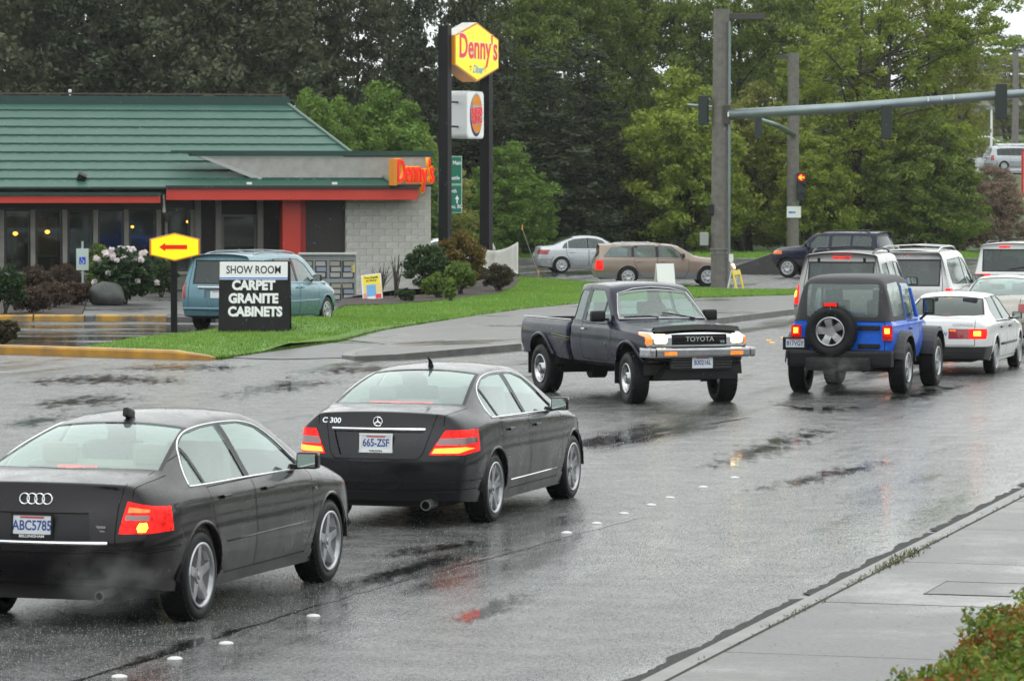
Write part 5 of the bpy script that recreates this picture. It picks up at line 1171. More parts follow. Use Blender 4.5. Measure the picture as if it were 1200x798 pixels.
def sheet(name, m, poly, z, kind='structure', parent=None):
    bm = bmof(); vs = [bm.verts.new((p[0], p[1], z)) for p in poly]; bm.faces.new(vs); bmesh.ops.triangulate(bm, faces=bm.faces[:]); 
    bmesh.ops.recalc_face_normals(bm, faces=bm.faces)
    for f in bm.faces:
        if f.normal.z < 0: f.normal_flip()
    o = mobj(name, bm, m, parent); 
    if kind and parent is None: o['kind'] = kind
    return o
def slab(name, m, poly, z0, z1, parent=None, kind='structure', zs=None):
    bm = bmof(); a = [bm.verts.new((p[0], p[1], zs[i] if zs else z1)) for i, p in enumerate(poly)]; b = [bm.verts.new((p[0], p[1], z0)) for p in poly]; n = len(poly)
    bm.faces.new(a)
    for i in range(n): bm.faces.new((a[i], b[i], b[(i+1) % n], a[(i+1) % n]))
    bmesh.ops.triangulate(bm, faces=[f for f in bm.faces if len(f.verts) > 4]); bmesh.ops.recalc_face_normals(bm, faces=bm.faces)
    if sum(f.normal.z for f in bm.faces) < 0:
        bmesh.ops.reverse_faces(bm, faces=bm.faces)
    o = mobj(name, bm, m, parent)
    if parent is None and kind: o['kind'] = kind
    return o
# the far ground, with the rise on the right
bm = bmof(); xs_ = [-1500, -700, -300, -120, -60, -20, 0, 12, 16, 20, 24, 28, 34, 45, 70, 120, 300, 700, 1500]; ys_ = [-60, 0, 60, 120, 170, 185, 196, 204, 212, 225, 240, 255, 275, 300, 340, 380, 440, 500, 700, 900, 2400]
vv = [[bm.verts.new((x, y, hill(x, y)-.06)) for x in xs_] for y in ys_]
for j in range(len(ys_)-1):
    for i in range(len(xs_)-1): bm.faces.new((vv[j][i], vv[j][i+1], vv[j+1][i+1], vv[j+1][i]))
g_ = mobj('ground', bm, mat('rough wet grass', (.03, .06, .014), .85, var=((.06, .10, .025), .6, .25), bump=(8, .8, .08)), smooth=True); g_['kind'] = 'structure'
road = sheet('road', ASPH, [(-90, 4), (90, 4), (90, 166), (-90, 166)], 0)
lot = sheet('parking_lot', LOT, [p.xy for p in (G(-260, 412), G(60, 413), G(97, 404), G(200, 396), G(300, 386), G(390, 368), G(392, 352), G(410, 345), G(405, 338), G(-260, 338))], .004)
# right-hand pavement: slabs with open joints, kerb, gutter
K0 = -5.52
walk = sheet('pavement', mat('damp joint soil', (.03, .026, .02), .8), [ST(12, K0+.012).xy, ST(12, -1.2).xy, ST(75, -1.2).xy, ST(75, K0+.012).xy], .100)
s0 = 14.0; k = 0
while s0 < 66:
    L_s = 3.05
    P4 = [ST(s0+.012, K0+.03), ST(s0+.012, -2.98), ST(s0+L_s-.012, -2.98), ST(s0+L_s-.012, K0+.03)]
    slab('paving_slab', CONC, [p.xy for p in P4], .05, .120+.002*rnd.random(), walk); s0 += L_s
slab('planting_strip', MULCH, [ST(8, -2.97).xy, ST(8, -1.2).xy, ST(75, -1.2).xy, ST(75, -2.97).xy], -.05, .125); slab('unseen_ground', LOT, [ST(-12, -1.19).xy, ST(-12, 16).xy, ST(75, 16).xy, ST(75, -1.19).xy], -.05, .13)  # unseen ground near the camera, asphalt chosen so the chrome reflects no green
slab('kerb', KCON, [ST(12, K0-.135).xy, ST(12, K0+.004).xy, ST(75, K0+.004).xy, ST(75, K0-.135).xy], -.05, .122)
slab('gutter', mat('wet gutter concrete', (.05, .05, .05), .35, var=((.09, .09, .085), 3, .25), bump=(30, .4, .004)), [ST(12, K0-.42).xy, ST(12, K0-.137).xy, ST(75, K0-.137).xy, ST(75, K0-.42).xy], -.05, .010)
gr_ = mat('coarse overlay asphalt', (.008, .008, .008), .65, spec=.2, var=((.05, .05, .05), 45, .2), bump=(60, 1, .02))
bm = bmof(); s = 17
while s < 60:      # the broken edge of the overlay lying in the gutter
    ln = rnd.uniform(2.5, 6.5); n_ = 44; a0 = K0-.15-.03*rnd.random()
    lo = [bm.verts.new(ST(s+ln*i/n_, a0-.03*rnd.random()-.05*(i in (0, n_)), .018)) for i in range(n_+1)]; hi = [bm.verts.new(ST(s+ln*i/n_, a0-.23-.05*rnd.random()-.02*math.sin(i*.6)+.12*(i in (0, n_)), .018)) for i in range(n_+1)]
    for i in range(n_): bm.faces.new((lo[i], lo[i+1], hi[i+1], hi[i]))
    s += ln+rnd.uniform(.02, .25)
bmesh.ops.recalc_face_normals(bm, faces=bm.faces); o = mobj('overlay_edge', bm, gr_); o['kind'] = 'structure'
# weeds in the joint behind the kerb
def weed_mat(): return mat('joint weeds', (.07, .08, .02), .7, var=((.14, .12, .035), 8, .25))
bm = bmof()
for i in range(2600):
    s = rnd.uniform(22.5, 37.5); dens = .10+.75*math.exp(-((s-29.5)/1.5)**2)+.4*math.exp(-((s-25.5)/.8)**2)
    if rnd.random() > dens: continue
    t = K0+.0+rnd.gauss(0, .018+.03*math.exp(-((s-29.5)/.9)**2)); p = ST(s, t, .118); a = rnd.uniform(0, 6.28); h_ = rnd.uniform(.006, .022)*(1+1.2*math.exp(-((s-29.5)/1.0)**2))
    d = Vector((math.cos(a), math.sin(a), 0)); bm.faces.new([bm.verts.new(p-d*.008), bm.verts.new(p+d*.008), bm.verts.new(p+Vector((d.y, d.x, 0))*.03+Vector((0, 0, h_)))])
o = mobj('kerb_weeds', bm, weed_mat()); o['kind'] = 'stuff'
bm = bmof(); tube(bm, [ST(s, K0+.018, .119) for s in (20, 26, 32, 40, 60)], .012, 4); o = mobj('pavement_joint', bm, mat('damp joint soil')); o['kind'] = 'structure'
# utility cover in the pavement
ut = empty('utility_cover', G(1145, 690, .12), math.pi/2-PSI, 'rectangular concrete utility cover set flush in the right-hand pavement beside the hedge', 'utility cover')
bm = bmof()
for c, s_ in (((0, .32, .003), (.9, .014, .006)), ((0, -.32, .003), (.9, .014, .006)), ((.45, 0, .003), (.014, .65, .006)), ((-.45, 0, .003), (.014, .65, .006))): box(bm, c, s_)
mobj('frame', bm, mat('wet dark iron', (.03, .03, .03), .3, .4), ut)
bm = bmof(); box(bm, (0, 0, .002), (.88, .62, .003)); mobj('lid', bm, CONC, ut)
# left island: pavement, kerb, apron, lawn
KPX = [(1012, 349), (925, 368), (860, 376), (780, 386), (700, 397), (610, 409.5), (560, 414), (500, 418.5), (455, 421.5), (425, 422), (413, 419.5), (418, 414), (440, 408), (452, 404)]
GPX = [(400, 392.5), (440, 386), (500, 377.5), (560, 368.5), (610, 361.5), (700, 352.5), (830, 348), (925, 345), (990, 338.5)]
K = [G(*p) for p in KPX]
slab('pavement', CONC, [p.xy for p in K] + [G(*p, .12).xy for p in GPX], -.05, .12, zs=[.12]*8+[.10, .06, .03, .018, .018, .02]+[.03, .10]+[.12]*(len(GPX)-2))
sheet('driveway_apron', CONC, [p.xy for p in (G(246, 419), G(330, 421.5), G(413, 419.5), G(418, 414), G(440, 408), G(452, 404), G(400, 392.5), G(330, 401), G(262, 411))], .012)
def kerb_strip(name, pts, m, w_=.16, h=.155, side=1, kind='structure', taper=None):
    """a rounded kerb along a polyline"""
    bm = bmof(); rings = []
    for i, p in enumerate(pts):
        a = pts[max(0, i-1)]; b = pts[min(len(pts)-1, i+1)]; t = (b-a).normalized(); nn = Vector((-t.y, t.x, 0))*side
        hh = h*(taper[i] if taper else 1)
        rings.append([bm.verts.new(p+nn*x+Vector((0, 0, z*hh))) for x, z in ((-.012, -.4), (-.006, .72), (.02, .94), (.05, 1), (w_, 1.0), (w_, -.4))])
    for A, B_ in zip(rings, rings[1:]):
        for k in range(5): bm.faces.new((A[k], B_[k], B_[k+1], A[k+1]))
    bm.faces.new(rings[0]); bm.faces.new(rings[-1][::-1]); bmesh.ops.recalc_face_normals(bm, faces=bm.faces)
    o = mobj(name, bm, m, smooth=False)
    if kind: o['kind'] = kind
    return o
def dense(P, step=1.5):
    out = [P[0]]
    for a, b in zip(P, P[1:]):
        n = max(1, int((b-a).length/step)); out += [a.lerp(b, k/n) for k in range(1, n+1)]
    return out
kerb_strip('kerb', dense(K[:13])[::-1], KCON, .2, .135, -1, taper=[.12, .25, .4, .6, .8, .9]+[1]*199)
kerb_strip('kerb', dense([G(258, 420.5), G(246, 422.3), G(200, 421), (G(100, 417.5)), G(0, 414.5), G(-80, 412.5)], 1.0), YELN, .17, .17, -1, taper=[.1]+[.55]+[1]*99)
for a, b in ((-60, 38), (40, 98), (112, 195)):      # worn yellow wheel stops along the planting
    P_ = [G(a, 376.5), G(b, 376.5)]; kerb_strip('kerb', dense(P_, 1), YEL, .18, .16, 1)
kerb_strip('kerb', dense([G(98.5, 376.3), G(111.5, 376.3)], 1), KCON, .18, .15, 1); kerb_strip('kerb', dense([G(195.5, 376.5), G(235, 376)], 1), KCON, .18, .13, 1)
LPX = [(98, 405.5), (160, 408.5), (215, 411.5), (258, 412.5), (300, 406.5)] + GPX + [(990, 334), (925, 338.5), (850, 339), (760, 334), (700, 330.5), (640, 327), (607, 325), (604, 336), (585, 344), (560, 348), (510, 353), (455, 357.5), (405, 358.5), (395, 362), (390, 370), (345, 380), (300, 384), (240, 389), (160, 396)]
LAWN = [G(*p, .14) for p in LPX]; ctr = G(352, 383, .14); tip = G(292, 409, .14)
def lawn_z(x, y): return .14 + .17*math.exp(-(((x-ctr.x)/1.9)**2+((y-ctr.y)/3.5)**2)) - .10*math.exp(-(((x-tip.x)/1.6)**2+((y-tip.y)/3.0)**2)) + .02*math.sin(x*.9)*math.cos(y*.7)
def inside(p, poly):
    x, y = p; c = False
    for i in range(len(poly)):
        x1, y1 = poly[i].x, poly[i].y; x2, y2 = poly[i-1].x, poly[i-1].y
        if (y1 > y) != (y2 > y) and x < (x2-x1)*(y-y1)/(y2-y1)+x1: c = not c
    return c
from mathutils.geometry import delaunay_2d_cdt
pts = [p.xy for p in LAWN]; nb = len(pts); edges = [(i, (i+1) % nb) for i in range(nb)]
x0, x1 = min(p.x for p in LAWN), max(p.x for p in LAWN); y0, y1 = min(p.y for p in LAWN), max(p.y for p in LAWN)
yy = y0
while yy < y1:
    xx = x0
    while xx < x1:
        if inside((xx, yy), LAWN): pts.append(Vector((xx, yy)))
        xx += .55
    yy += 1.1
r_ = delaunay_2d_cdt(pts, edges, [list(range(nb))], 1, .01)
EDGE = {3: .06, 4: .022, 5: .04, 6: .124}
def lz(v):
    for i_, z_ in EDGE.items():
        if (Vector((v.x, v.y))-LAWN[i_].xy).length < .02: return z_
    return lawn_z(v.x, v.y)
me = bpy.data.meshes.new('lawn'); me.from_pydata([(v.x, v.y, lz(v)) for v in r_[0]], [], r_[2]); me.materials.append(GRASS); me.polygons.foreach_set('use_smooth', [True]*len(me.polygons))
lw_ = bpy.data.objects.new('lawn', me); link(lw_); lw_['kind'] = 'structure'
slab('lawn_edge', mat('turf side', (.10, .2, .02), .8), [p.xy for p in LAWN], -.05, .025)
rg = np.random.RandomState(3)
def blades(name, N, region, zf, h0, h1, w0, m, lean=.5):
    V = []; 
    xa, xb = min(p.x for p in region), max(p.x for p in region); ya, yb = min(p.y for p in region), max(p.y for p in region)
    X = rg.uniform(xa, xb, N*3); Y = rg.uniform(ya, yb, N*3); keep = [i for i in range(N*3) if inside((X[i], Y[i]), region)][:N]
    n = len(keep); X = X[keep]; Y = Y[keep]; Z = np.array([zf(a, b) for a, b in zip(X, Y)]); A = rg.uniform(0, 6.28, n); Hh = rg.uniform(h0, h1, n); W_ = w0*rg.uniform(.6, 1.3, n)
    co = np.zeros((n, 3, 3)); dx, dy = np.cos(A), np.sin(A)
    co[:, 0] = np.stack([X-dx*W_, Y-dy*W_, Z-.01], 1); co[:, 1] = np.stack([X+dx*W_, Y+dy*W_, Z-.01], 1); co[:, 2] = np.stack([X-dy*Hh*lean*rg.uniform(-1, 1, n), Y+dx*Hh*lean*rg.uniform(-1, 1, n), Z+Hh], 1)
    me = bpy.data.meshes.new(name); me.from_pydata(co.reshape(-1, 3).tolist(), [], np.arange(n*3).reshape(-1, 3).tolist()); me.materials.append(m)
    o = bpy.data.objects.new(name, me); link(o); o['kind'] = 'stuff'; return o
blades('grass', 110000, LAWN, lawn_z, .03, .062, .011, BLADE)
bm = bmof(); n_ = len(LAWN)          # turf side all round the lawn, with blades leaning over it
for i in range(n_):
    a, b = LAWN[i], LAWN[(i+1) % n_]; za, zb = lz(a), lz(b)
    bm.faces.new([bm.verts.new(q) for q in ((a.x, a.y, za), (b.x, b.y, zb), (b.x, b.y, -.03), (a.x, a.y, -.03))])
mobj('turf_side', bm, BLADE)['kind'] = 'structure'
P_ = []; V_ = []
for i in list(range(0, 14))+list(range(19, n_)):
    a, b = LAWN[i], LAWN[(i+1) % n_]; L_ = (b-a).length; za, zb = lz(a), lz(b)
    for k in range(int(L_*140)):
        t = rg.uniform(); q = a.lerp(b, t); z = (za+(zb-za)*t)*rg.uniform(.1, 1); an = rg.uniform(0, 6.28); V_ += [(q.x-.012*math.cos(an), q.y-.012*math.sin(an), z-.02), (q.x+.012*math.cos(an), q.y+.012*math.sin(an), z-.02), (q.x+rg.uniform(-.05, .05), q.y-rg.uniform(-.02, .07), z+rg.uniform(.02, .06))]
me = bpy.data.meshes.new('grass'); me.from_pydata(V_, [], [(3*i, 3*i+1, 3*i+2) for i in range(len(V_)//3)]); me.materials.append(BLADE); link(bpy.data.objects.new('grass', me))['kind'] = 'stuff'
# mulch beds
BPX = [(395, 361.5), (405, 357.5), (455, 356.5), (510, 352), (560, 347), (585, 343), (604, 335), (609, 326), (585, 322), (505, 345), (400, 350)]
slab('planting_bed', MULCH, [G(*p, .16).xy for p in BPX], -.05, .17)
slab('planting_bed', MULCH, [p.xy for p in (G(-60, 375), G(96, 375), G(104, 352), G(100, 341), G(-60, 343))], -.05, .15)
slab('walkway', CONC, [p.xy for p in (G(97, 375), G(235, 375.3), G(250, 352), G(240, 341), G(101, 341), G(105, 352))], -.05, .13)
# verge beyond the side street
slab('verge', GRASS, [(-40, 166.2), (60, 166.2), (60, 190), (-40, 190)], -.05, .13)
blades('grass', 26000, [Vector((-12, 166.5, 0)), Vector((22, 166.5, 0)), Vector((22, 178, 0)), Vector((-12, 178, 0))], lambda x, y: .13, .08, .22, .025, BLADE)
kerb_strip('kerb', [Vector((-60, 166, 0)), Vector((60, 166, 0))], KCON, .15, .14, 1)
# puddles: thin irregular sheets of water in the wheel ruts
def soft_water():
    m = bpy.data.materials.new('shallow rain water'); m.use_nodes = True; MATS['water'] = m; n = m.node_tree; n.nodes.clear(); L_ = n.links; o = n.nodes.new('ShaderNodeOutputMaterial')
    p = n.nodes.new('ShaderNodeBsdfPrincipled'); p.inputs['Base Color'].default_value = (.014, .014, .014, 1); p.inputs['Roughness'].default_value = .045; p.inputs['IOR'].default_value = 1.33
    tc = n.nodes.new('ShaderNodeTexCoord'); nz = n.nodes.new('ShaderNodeTexNoise'); nz.inputs['Scale'].default_value = 7; nz.inputs['Detail'].default_value = 4; b = n.nodes.new('ShaderNodeBump'); b.inputs['Strength'].default_value = .3; b.inputs['Distance'].default_value = .006
    L_.new(tc.outputs['Object'], nz.inputs['Vector']); L_.new(nz.outputs['Fac'], b.inputs['Height']); L_.new(b.outputs[0], p.inputs['Normal'])
    at = n.nodes.new('ShaderNodeAttribute'); at.attribute_name = 'depth'; n2 = n.nodes.new('ShaderNodeTexNoise'); n2.inputs['Scale'].default_value = 5.5; n2.inputs['Detail'].default_value = 8; n2.inputs['Roughness'].default_value = .72; m4 = n.nodes.new('ShaderNodeMapping'); m4.inputs['Rotation'].default_value = (0, 0, PSI); m4.inputs['Scale'].default_value = (1, .22, 1); L_.new(tc.outputs['Object'], m4.inputs[0]); L_.new(m4.outputs[0], n2.inputs['Vector'])
    a = n.nodes.new('ShaderNodeMath'); a.operation = 'ADD'; L_.new(at.outputs['Fac'], a.inputs[0]); L_.new(n2.outputs['Fac'], a.inputs[1]); mr = n.nodes.new('ShaderNodeMapRange'); mr.interpolation_type = 'SMOOTHSTEP'; mr.inputs['From Min'].default_value = .74; mr.inputs['From Max'].default_value = 1.05; mr.inputs['To Max'].default_value = .92; L_.new(a.outputs[0], mr.inputs['Value'])
    t = n.nodes.new('ShaderNodeBsdfTransparent'); mx = n.nodes.new('ShaderNodeMixShader'); L_.new(mr.outputs[0], mx.inputs[0]); L_.new(t.outputs[0], mx.inputs[1]); L_.new(p.outputs[0], mx.inputs[2]); L_.new(mx.outputs[0], o.inputs[0]); return m
SOFTW = soft_water()
def puddle(spine, wpx, seed):
    """a shallow puddle with its water depth falling to nothing at the rim"""
    r = random.Random(seed); n = 30; rows_ = []; dep = []
    for i in range(n+1):
        u = i/n*(len(spine)-1); k = min(int(u), len(spine)-2); f = u-k; x = spine[k][0]+(spine[k+1][0]-spine[k][0])*f; y = spine[k][1]+(spine[k+1][1]-spine[k][1])*f; e = max(0, math.sin(math.pi*i/n))**.5
        ww = wpx*2.9*(.45+.55*e)*(.75+.5*r.random()); rows_.append([G(x, y+ww*q, .0045+.0004*(seed % 5)) for q in (-1, -.5, 0, .5, 1)]); dep.append([0, .30*e, .46*e, .30*e, 0])
    V = [p for R_ in rows_ for p in R_]; Fc = [(i*5+j, i*5+j+1, i*5+j+6, i*5+j+5) for i in range(n) for j in range(4)]
    me = bpy.data.meshes.new('puddle'); me.from_pydata([tuple(p) for p in V], [], Fc); a = me.attributes.new('depth', 'FLOAT', 'POINT'); a.data.foreach_set('value', [q for R_ in dep for q in R_]); me.materials.append(SOFTW)
    me.update(); o = bpy.data.objects.new('puddle', me); link(o); o['kind'] = 'structure'
    if me.polygons[0].normal.z < 0: me.flip_normals()
    return o
for i, (sp_, w_) in enumerate([([(806, 549), (860, 536), (930, 516), (1012, 491)], 7), ([(850, 580), (930, 565), (1000, 550), (1080, 537)], 4.5), ([(640, 530), (700, 518), (790, 507)], 3.5), ([(380, 695), (440, 676), (520, 655), (640, 636)], 5),
    ([(90, 800), (180, 768), (240, 747), (330, 722)], 3.5), ([(500, 735), (580, 712), (650, 690)], 7), ([(905, 700), (800, 612), (700, 655)], .1), ([(1000, 472), (1080, 462), (1150, 447)], 4), ([(430, 655), (500, 645), (600, 628)], 4),
    ([(10, 478), (90, 470), (200, 466)], 5), ([(-20, 450), (120, 444), (260, 447)], 4), ([(230, 470), (330, 452), (420, 446)], 5), ([(90, 432), (220, 430), (330, 432)], 3), ([(-10, 500), (40, 494), (100, 484)], 4), ([(330, 438), (420, 432), (560, 436)], 3.5),
    ([(880, 470), (960, 480), (1030, 476)], 3), ([(560, 470), (600, 463), (660, 461)], 3)]):
    if w_ > 1: puddle(sp_, w_, i)
# cracks along the lane seam
bm = bmof()
for sp_ in ([(60, 806), (200, 764), (330, 722), (470, 680), (640, 636), (760, 602)], [(690, 527), (800, 503), (890, 487)], [(540, 500), (600, 489), (660, 477)]):
    P_ = [];
    for a, b in zip(sp_, sp_[1:]):
        for k in range(8): P_.append(G(a[0]+(b[0]-a[0])*k/8, a[1]+(b[1]-a[1])*k/8+rnd.uniform(-1, 1), .003))
    for a, b in zip(P_, P_[1:]):
        w1 = rnd.uniform(.008, .03); nn = Vector((-(b-a).y, (b-a).x, 0)).normalized()*w1; bm.faces.new([bm.verts.new(a-nn), bm.verts.new(b-nn), bm.verts.new(b+nn), bm.verts.new(a+nn)])
bmesh.ops.recalc_face_normals(bm, faces=bm.faces); o = mobj('tar_seam', bm, mat('sealed crack', (.008, .008, .008), .2)); o['kind'] = 'structure'
# raised road dots
DOTM = mat('white ceramic dot', (.60, .61, .60), .35)
dots = [(140, 793), (205, 772), (265, 754), (367, 722), (664, 624.5), (699, 613.5), (731, 602), (763, 592), (785, 583.5), (824, 571), (861, 560)]
dot0 = None
DOTL = ['white lane dot nearest the camera, at the lower edge beneath the ringed sedan', 'second white lane dot from the lower edge, below the ringed sedan rear wheel', 'third white lane dot from the lower edge', 'white lane dot alone beyond the front wheel of the ringed sedan', 'white lane dot nearest the camera of the row right of the star-badged sedan'] + ['white lane dot number %s from the near end of the row in mid road' % k for k in ('two', 'three', 'four', 'five', 'six')] + ['farthest white lane dot, in the puddle streak below the pickup']
for i, (x, y) in enumerate(dots):
    p = G(x, y)
    if dot0 is None:
        bm = bmof(); lathe(bm, [(.052, 0), (.05, .008), (.038, .016), (.02, .021), (.0005, .022)], 16, sm=True); bmesh.ops.rotate(bm, verts=bm.verts, matrix=Matrix.Rotation(math.pi/2, 3, 'X'))
        bmesh.ops.recalc_face_normals(bm, faces=bm.faces); dot0 = mobj('road_dot', bm, DOTM); d_ = dot0
    else: d_ = dot0.copy(); link(d_)
    d_.location = (p.x, p.y, .001); d_.scale = (1, 1, .8)
    tag(d_, DOTL[i], 'road dot', 'white lane dots')
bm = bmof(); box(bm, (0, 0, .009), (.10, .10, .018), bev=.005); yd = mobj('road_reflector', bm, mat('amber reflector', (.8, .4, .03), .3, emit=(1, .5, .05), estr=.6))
for i, (x, y) in enumerate([(901, 399), (918, 396), (905, 402)]):
    d_ = yd if i == 0 else yd.copy()
    if i: link(d_)
    d_.location = G(x, y); tag(d_, ['leftmost small amber reflector between pickup and blue off-roader', 'rightmost small amber reflector, closest to the blue off-roader', 'middle and nearest small amber reflector beside the blue off-roader'][i], 'reflector', 'amber road reflectors')
# ------------------------------------------------------------------ foliage
def leaf_mat(name, c0, c1, trans=.35):
    if name in MATS: return MATS[name]
    m = bpy.data.materials.new(name); m.use_nodes = True; MATS[name] = m; n = m.node_tree; n.nodes.clear()
    at = n.nodes.new('ShaderNodeAttribute'); at.attribute_name = 'tone'; cr = n.nodes.new('ShaderNodeValToRGB'); cr.color_ramp.elements[0].color = (*c0, 1); cr.color_ramp.elements[1].color = (*c1, 1)
    n.links.new(at.outputs['Fac'], cr.inputs[0]); df = n.nodes.new('ShaderNodeBsdfDiffuse'); tr = n.nodes.new('ShaderNodeBsdfTranslucent'); gl = n.nodes.new('ShaderNodeBsdfGlossy'); gl.inputs['Roughness'].default_value = .4
    mx = n.nodes.new('ShaderNodeMixShader'); mx.inputs[0].default_value = trans; m2 = n.nodes.new('ShaderNodeMixShader'); m2.inputs[0].default_value = .025; o = n.nodes.new('ShaderNodeOutputMaterial')
    for s in (df, tr): n.links.new(cr.outputs[0], s.inputs[0])
    n.links.new(df.outputs[0], mx.inputs[1]); n.links.new(tr.outputs[0], mx.inputs[2]); n.links.new(mx.outputs[0], m2.inputs[1]); n.links.new(gl.outputs[0], m2.inputs[2]); n.links.new(m2.outputs[0], o.inputs[0])
    return m
def leaf_cloud(name, centers, radii, per, size, m, seed, flat=.7, aspect=1.7, tones=None, droop=0):
    """leaf-sized quads gathered round clump centres"""
    r = np.random.RandomState(seed); C_ = np.asarray(centers, float); n = len(C_); N = n*per
    ci = np.repeat(np.arange(n), per); R_ = np.asarray(radii, float)[ci]
    d = r.normal(size=(N, 3)); d /= np.linalg.norm(d, axis=1)[:, None]; rad = R_*(r.uniform(0, 1, N)**.45)
    P_ = C_[ci] + d*rad[:, None]*np.array([1, 1, flat])
    nrm = d*.7 + r.normal(size=(N, 3))*.7 + np.array([0, 0, .35]); nrm /= np.linalg.norm(nrm, axis=1)[:, None]
    t = np.cross(nrm, r.normal(size=(N, 3))); t /= np.linalg.norm(t, axis=1)[:, None]+1e-9
    if droop: t[:, 2] -= droop; t /= np.linalg.norm(t, axis=1)[:, None]
    b = np.cross(nrm, t); s = size*r.uniform(.55, 1.35, N)[:, None]
    V = np.stack([P_-t*s*aspect*.5, P_+b*s*.42-t*s*.05, P_+t*s*aspect*.5, P_-b*s*.42-t*s*.05], 1).reshape(-1, 3)
    me = bpy.data.meshes.new(name); me.vertices.add(N*4); me.vertices.foreach_set('co', V.ravel()); me.loops.add(N*4); me.loops.foreach_set('vertex_index', np.arange(N*4)); me.polygons.add(N)
    me.polygons.foreach_set('loop_start', np.arange(N)*4); me.polygons.foreach_set('loop_total', np.full(N, 4)); me.update()
    tn = (r.uniform(.15, .85, n) if tones is None else np.asarray(tones))[ci]*.6 + r.uniform(0, .4, N)
    a = me.attributes.new('tone', 'FLOAT', 'FACE'); a.data.foreach_set('value', np.clip(tn, 0, 1).astype(np.float32)); me.materials.append(m); return me
def crown_points(r, shells, n):
    out = []; tot = sum(a[3]*a[4]+a[3]*a[5] for a in shells)
    for (cx, cy, cz, rx, ry, rz) in shells:
        k = int(n*(rx*ry+rx*rz)/tot)
        for _ in range(k):
            while True:
                d = Vector((r.gauss(0, 1), r.gauss(0, 1), r.gauss(0, 1))).normalized(); q = r.random()**.33
                if d.z > -.75 or r.random() < .3: break
            out.append((cx+d.x*rx*q, cy+d.y*ry*q, cz+d.z*rz*q))
    return out
BARK = mat('dark wet bark', (.035, .028, .022), .7, var=((.07, .06, .05), 6, .2), bump=(12, .8, .03))
def tree_proto(seed, height, shells, nclump, per, leaf, cr_, m, trunk_r=.22, limbs=16, multi=1, bare=False):
    """two meshes: trunk with limbs, and crown"""
    r = random.Random(seed); pts = crown_points(r, shells, nclump)
    crown = leaf_cloud('crown', pts, [cr_*r.uniform(.55, 1.35) for _ in pts], per, leaf, m, seed)
    bm = bmof()
    for k in range(multi):
        ox, oy = (0, 0) if multi == 1 else (r.uniform(-.5, .5), r.uniform(-.5, .5)); top = Vector((ox*3+r.uniform(-.4, .4), oy*3, height*.9)); P_ = [Vector((ox*(1+2*t), oy*(1+2*t), 0)).lerp(top, t)+Vector((r.uniform(-.12, .12), r.uniform(-.12, .12), 0))*(t > 0) for t in (0, .12, .3, .5, .7, .88, 1)]
        P_ = [Vector((ox, oy, -.1))]+[Vector((p.x, p.y, t*height*.92)) for p, t in zip(P_[1:], (.12, .3, .5, .7, .88, 1))]
        tube(bm, P_, [trunk_r*(1-.88*t) for t in (0, .12, .3, .5, .7, .88, 1)], 7)
        for j in range(limbs//multi):
            t = r.uniform(.18, .85); b = P_[0].lerp(P_[-1], t); e = Vector(r.choice(pts)); 
            for _ in range(6):
                e2 = Vector(r.choice(pts))
                if abs(e2.z-(b.z+1.2)) < abs(e.z-(b.z+1.2)): e = e2
            mid = b.lerp(e, .5)+Vector((0, 0, .25)); rr = trunk_r*(1-.8*t)*.5
            tube(bm, [b, mid, e], [rr, rr*.6, rr*.2], 5)
            for q in range(3):
                e3 = e+Vector((r.uniform(-1, 1), r.uniform(-1, 1), r.uniform(-.1, 1)))*1.1; tube(bm, [mid.lerp(e, .5+.15*q), e3], [rr*.3, .006], 4)
    tr = bpy.data.meshes.new('trunk'); bm.to_mesh(tr); bm.free(); tr.materials.append(BARK); return tr, crown
L_BRIGHT = leaf_mat('bright spring leaves', (.12, .17, .02), (.38, .46, .07), .45); L_MID = leaf_mat('mid green leaves', (.08, .12, .02), (.24, .31, .06), .45); L_DARK = leaf_mat('dark needles', (.022, .034, .018), (.075, .095, .045), .25)
L_GREY = leaf_mat('grey green leaves', (.05, .064, .034), (.145, .165, .085), .3); L_FRESH = leaf_mat('fresh green leaves', (.07, .14, .018), (.19, .30, .05)); L_PINK = leaf_mat('reddish spring leaves', (.20, .14, .10), (.48, .36, .28), .45); L_OLIVE = leaf_mat('olive young leaves', (.14, .16, .03), (.36, .38, .09), .45)
def cone_shells(h, r0, n=7, z0=.6): return [(0, 0, z0+(h-z0)*(i+.5)/n, r0*(1-.85*(i/(n-1)))+.25, r0*(1-.85*(i/(n-1)))+.25, (h-z0)/n*.75) for i in range(n)]
PROT = {}
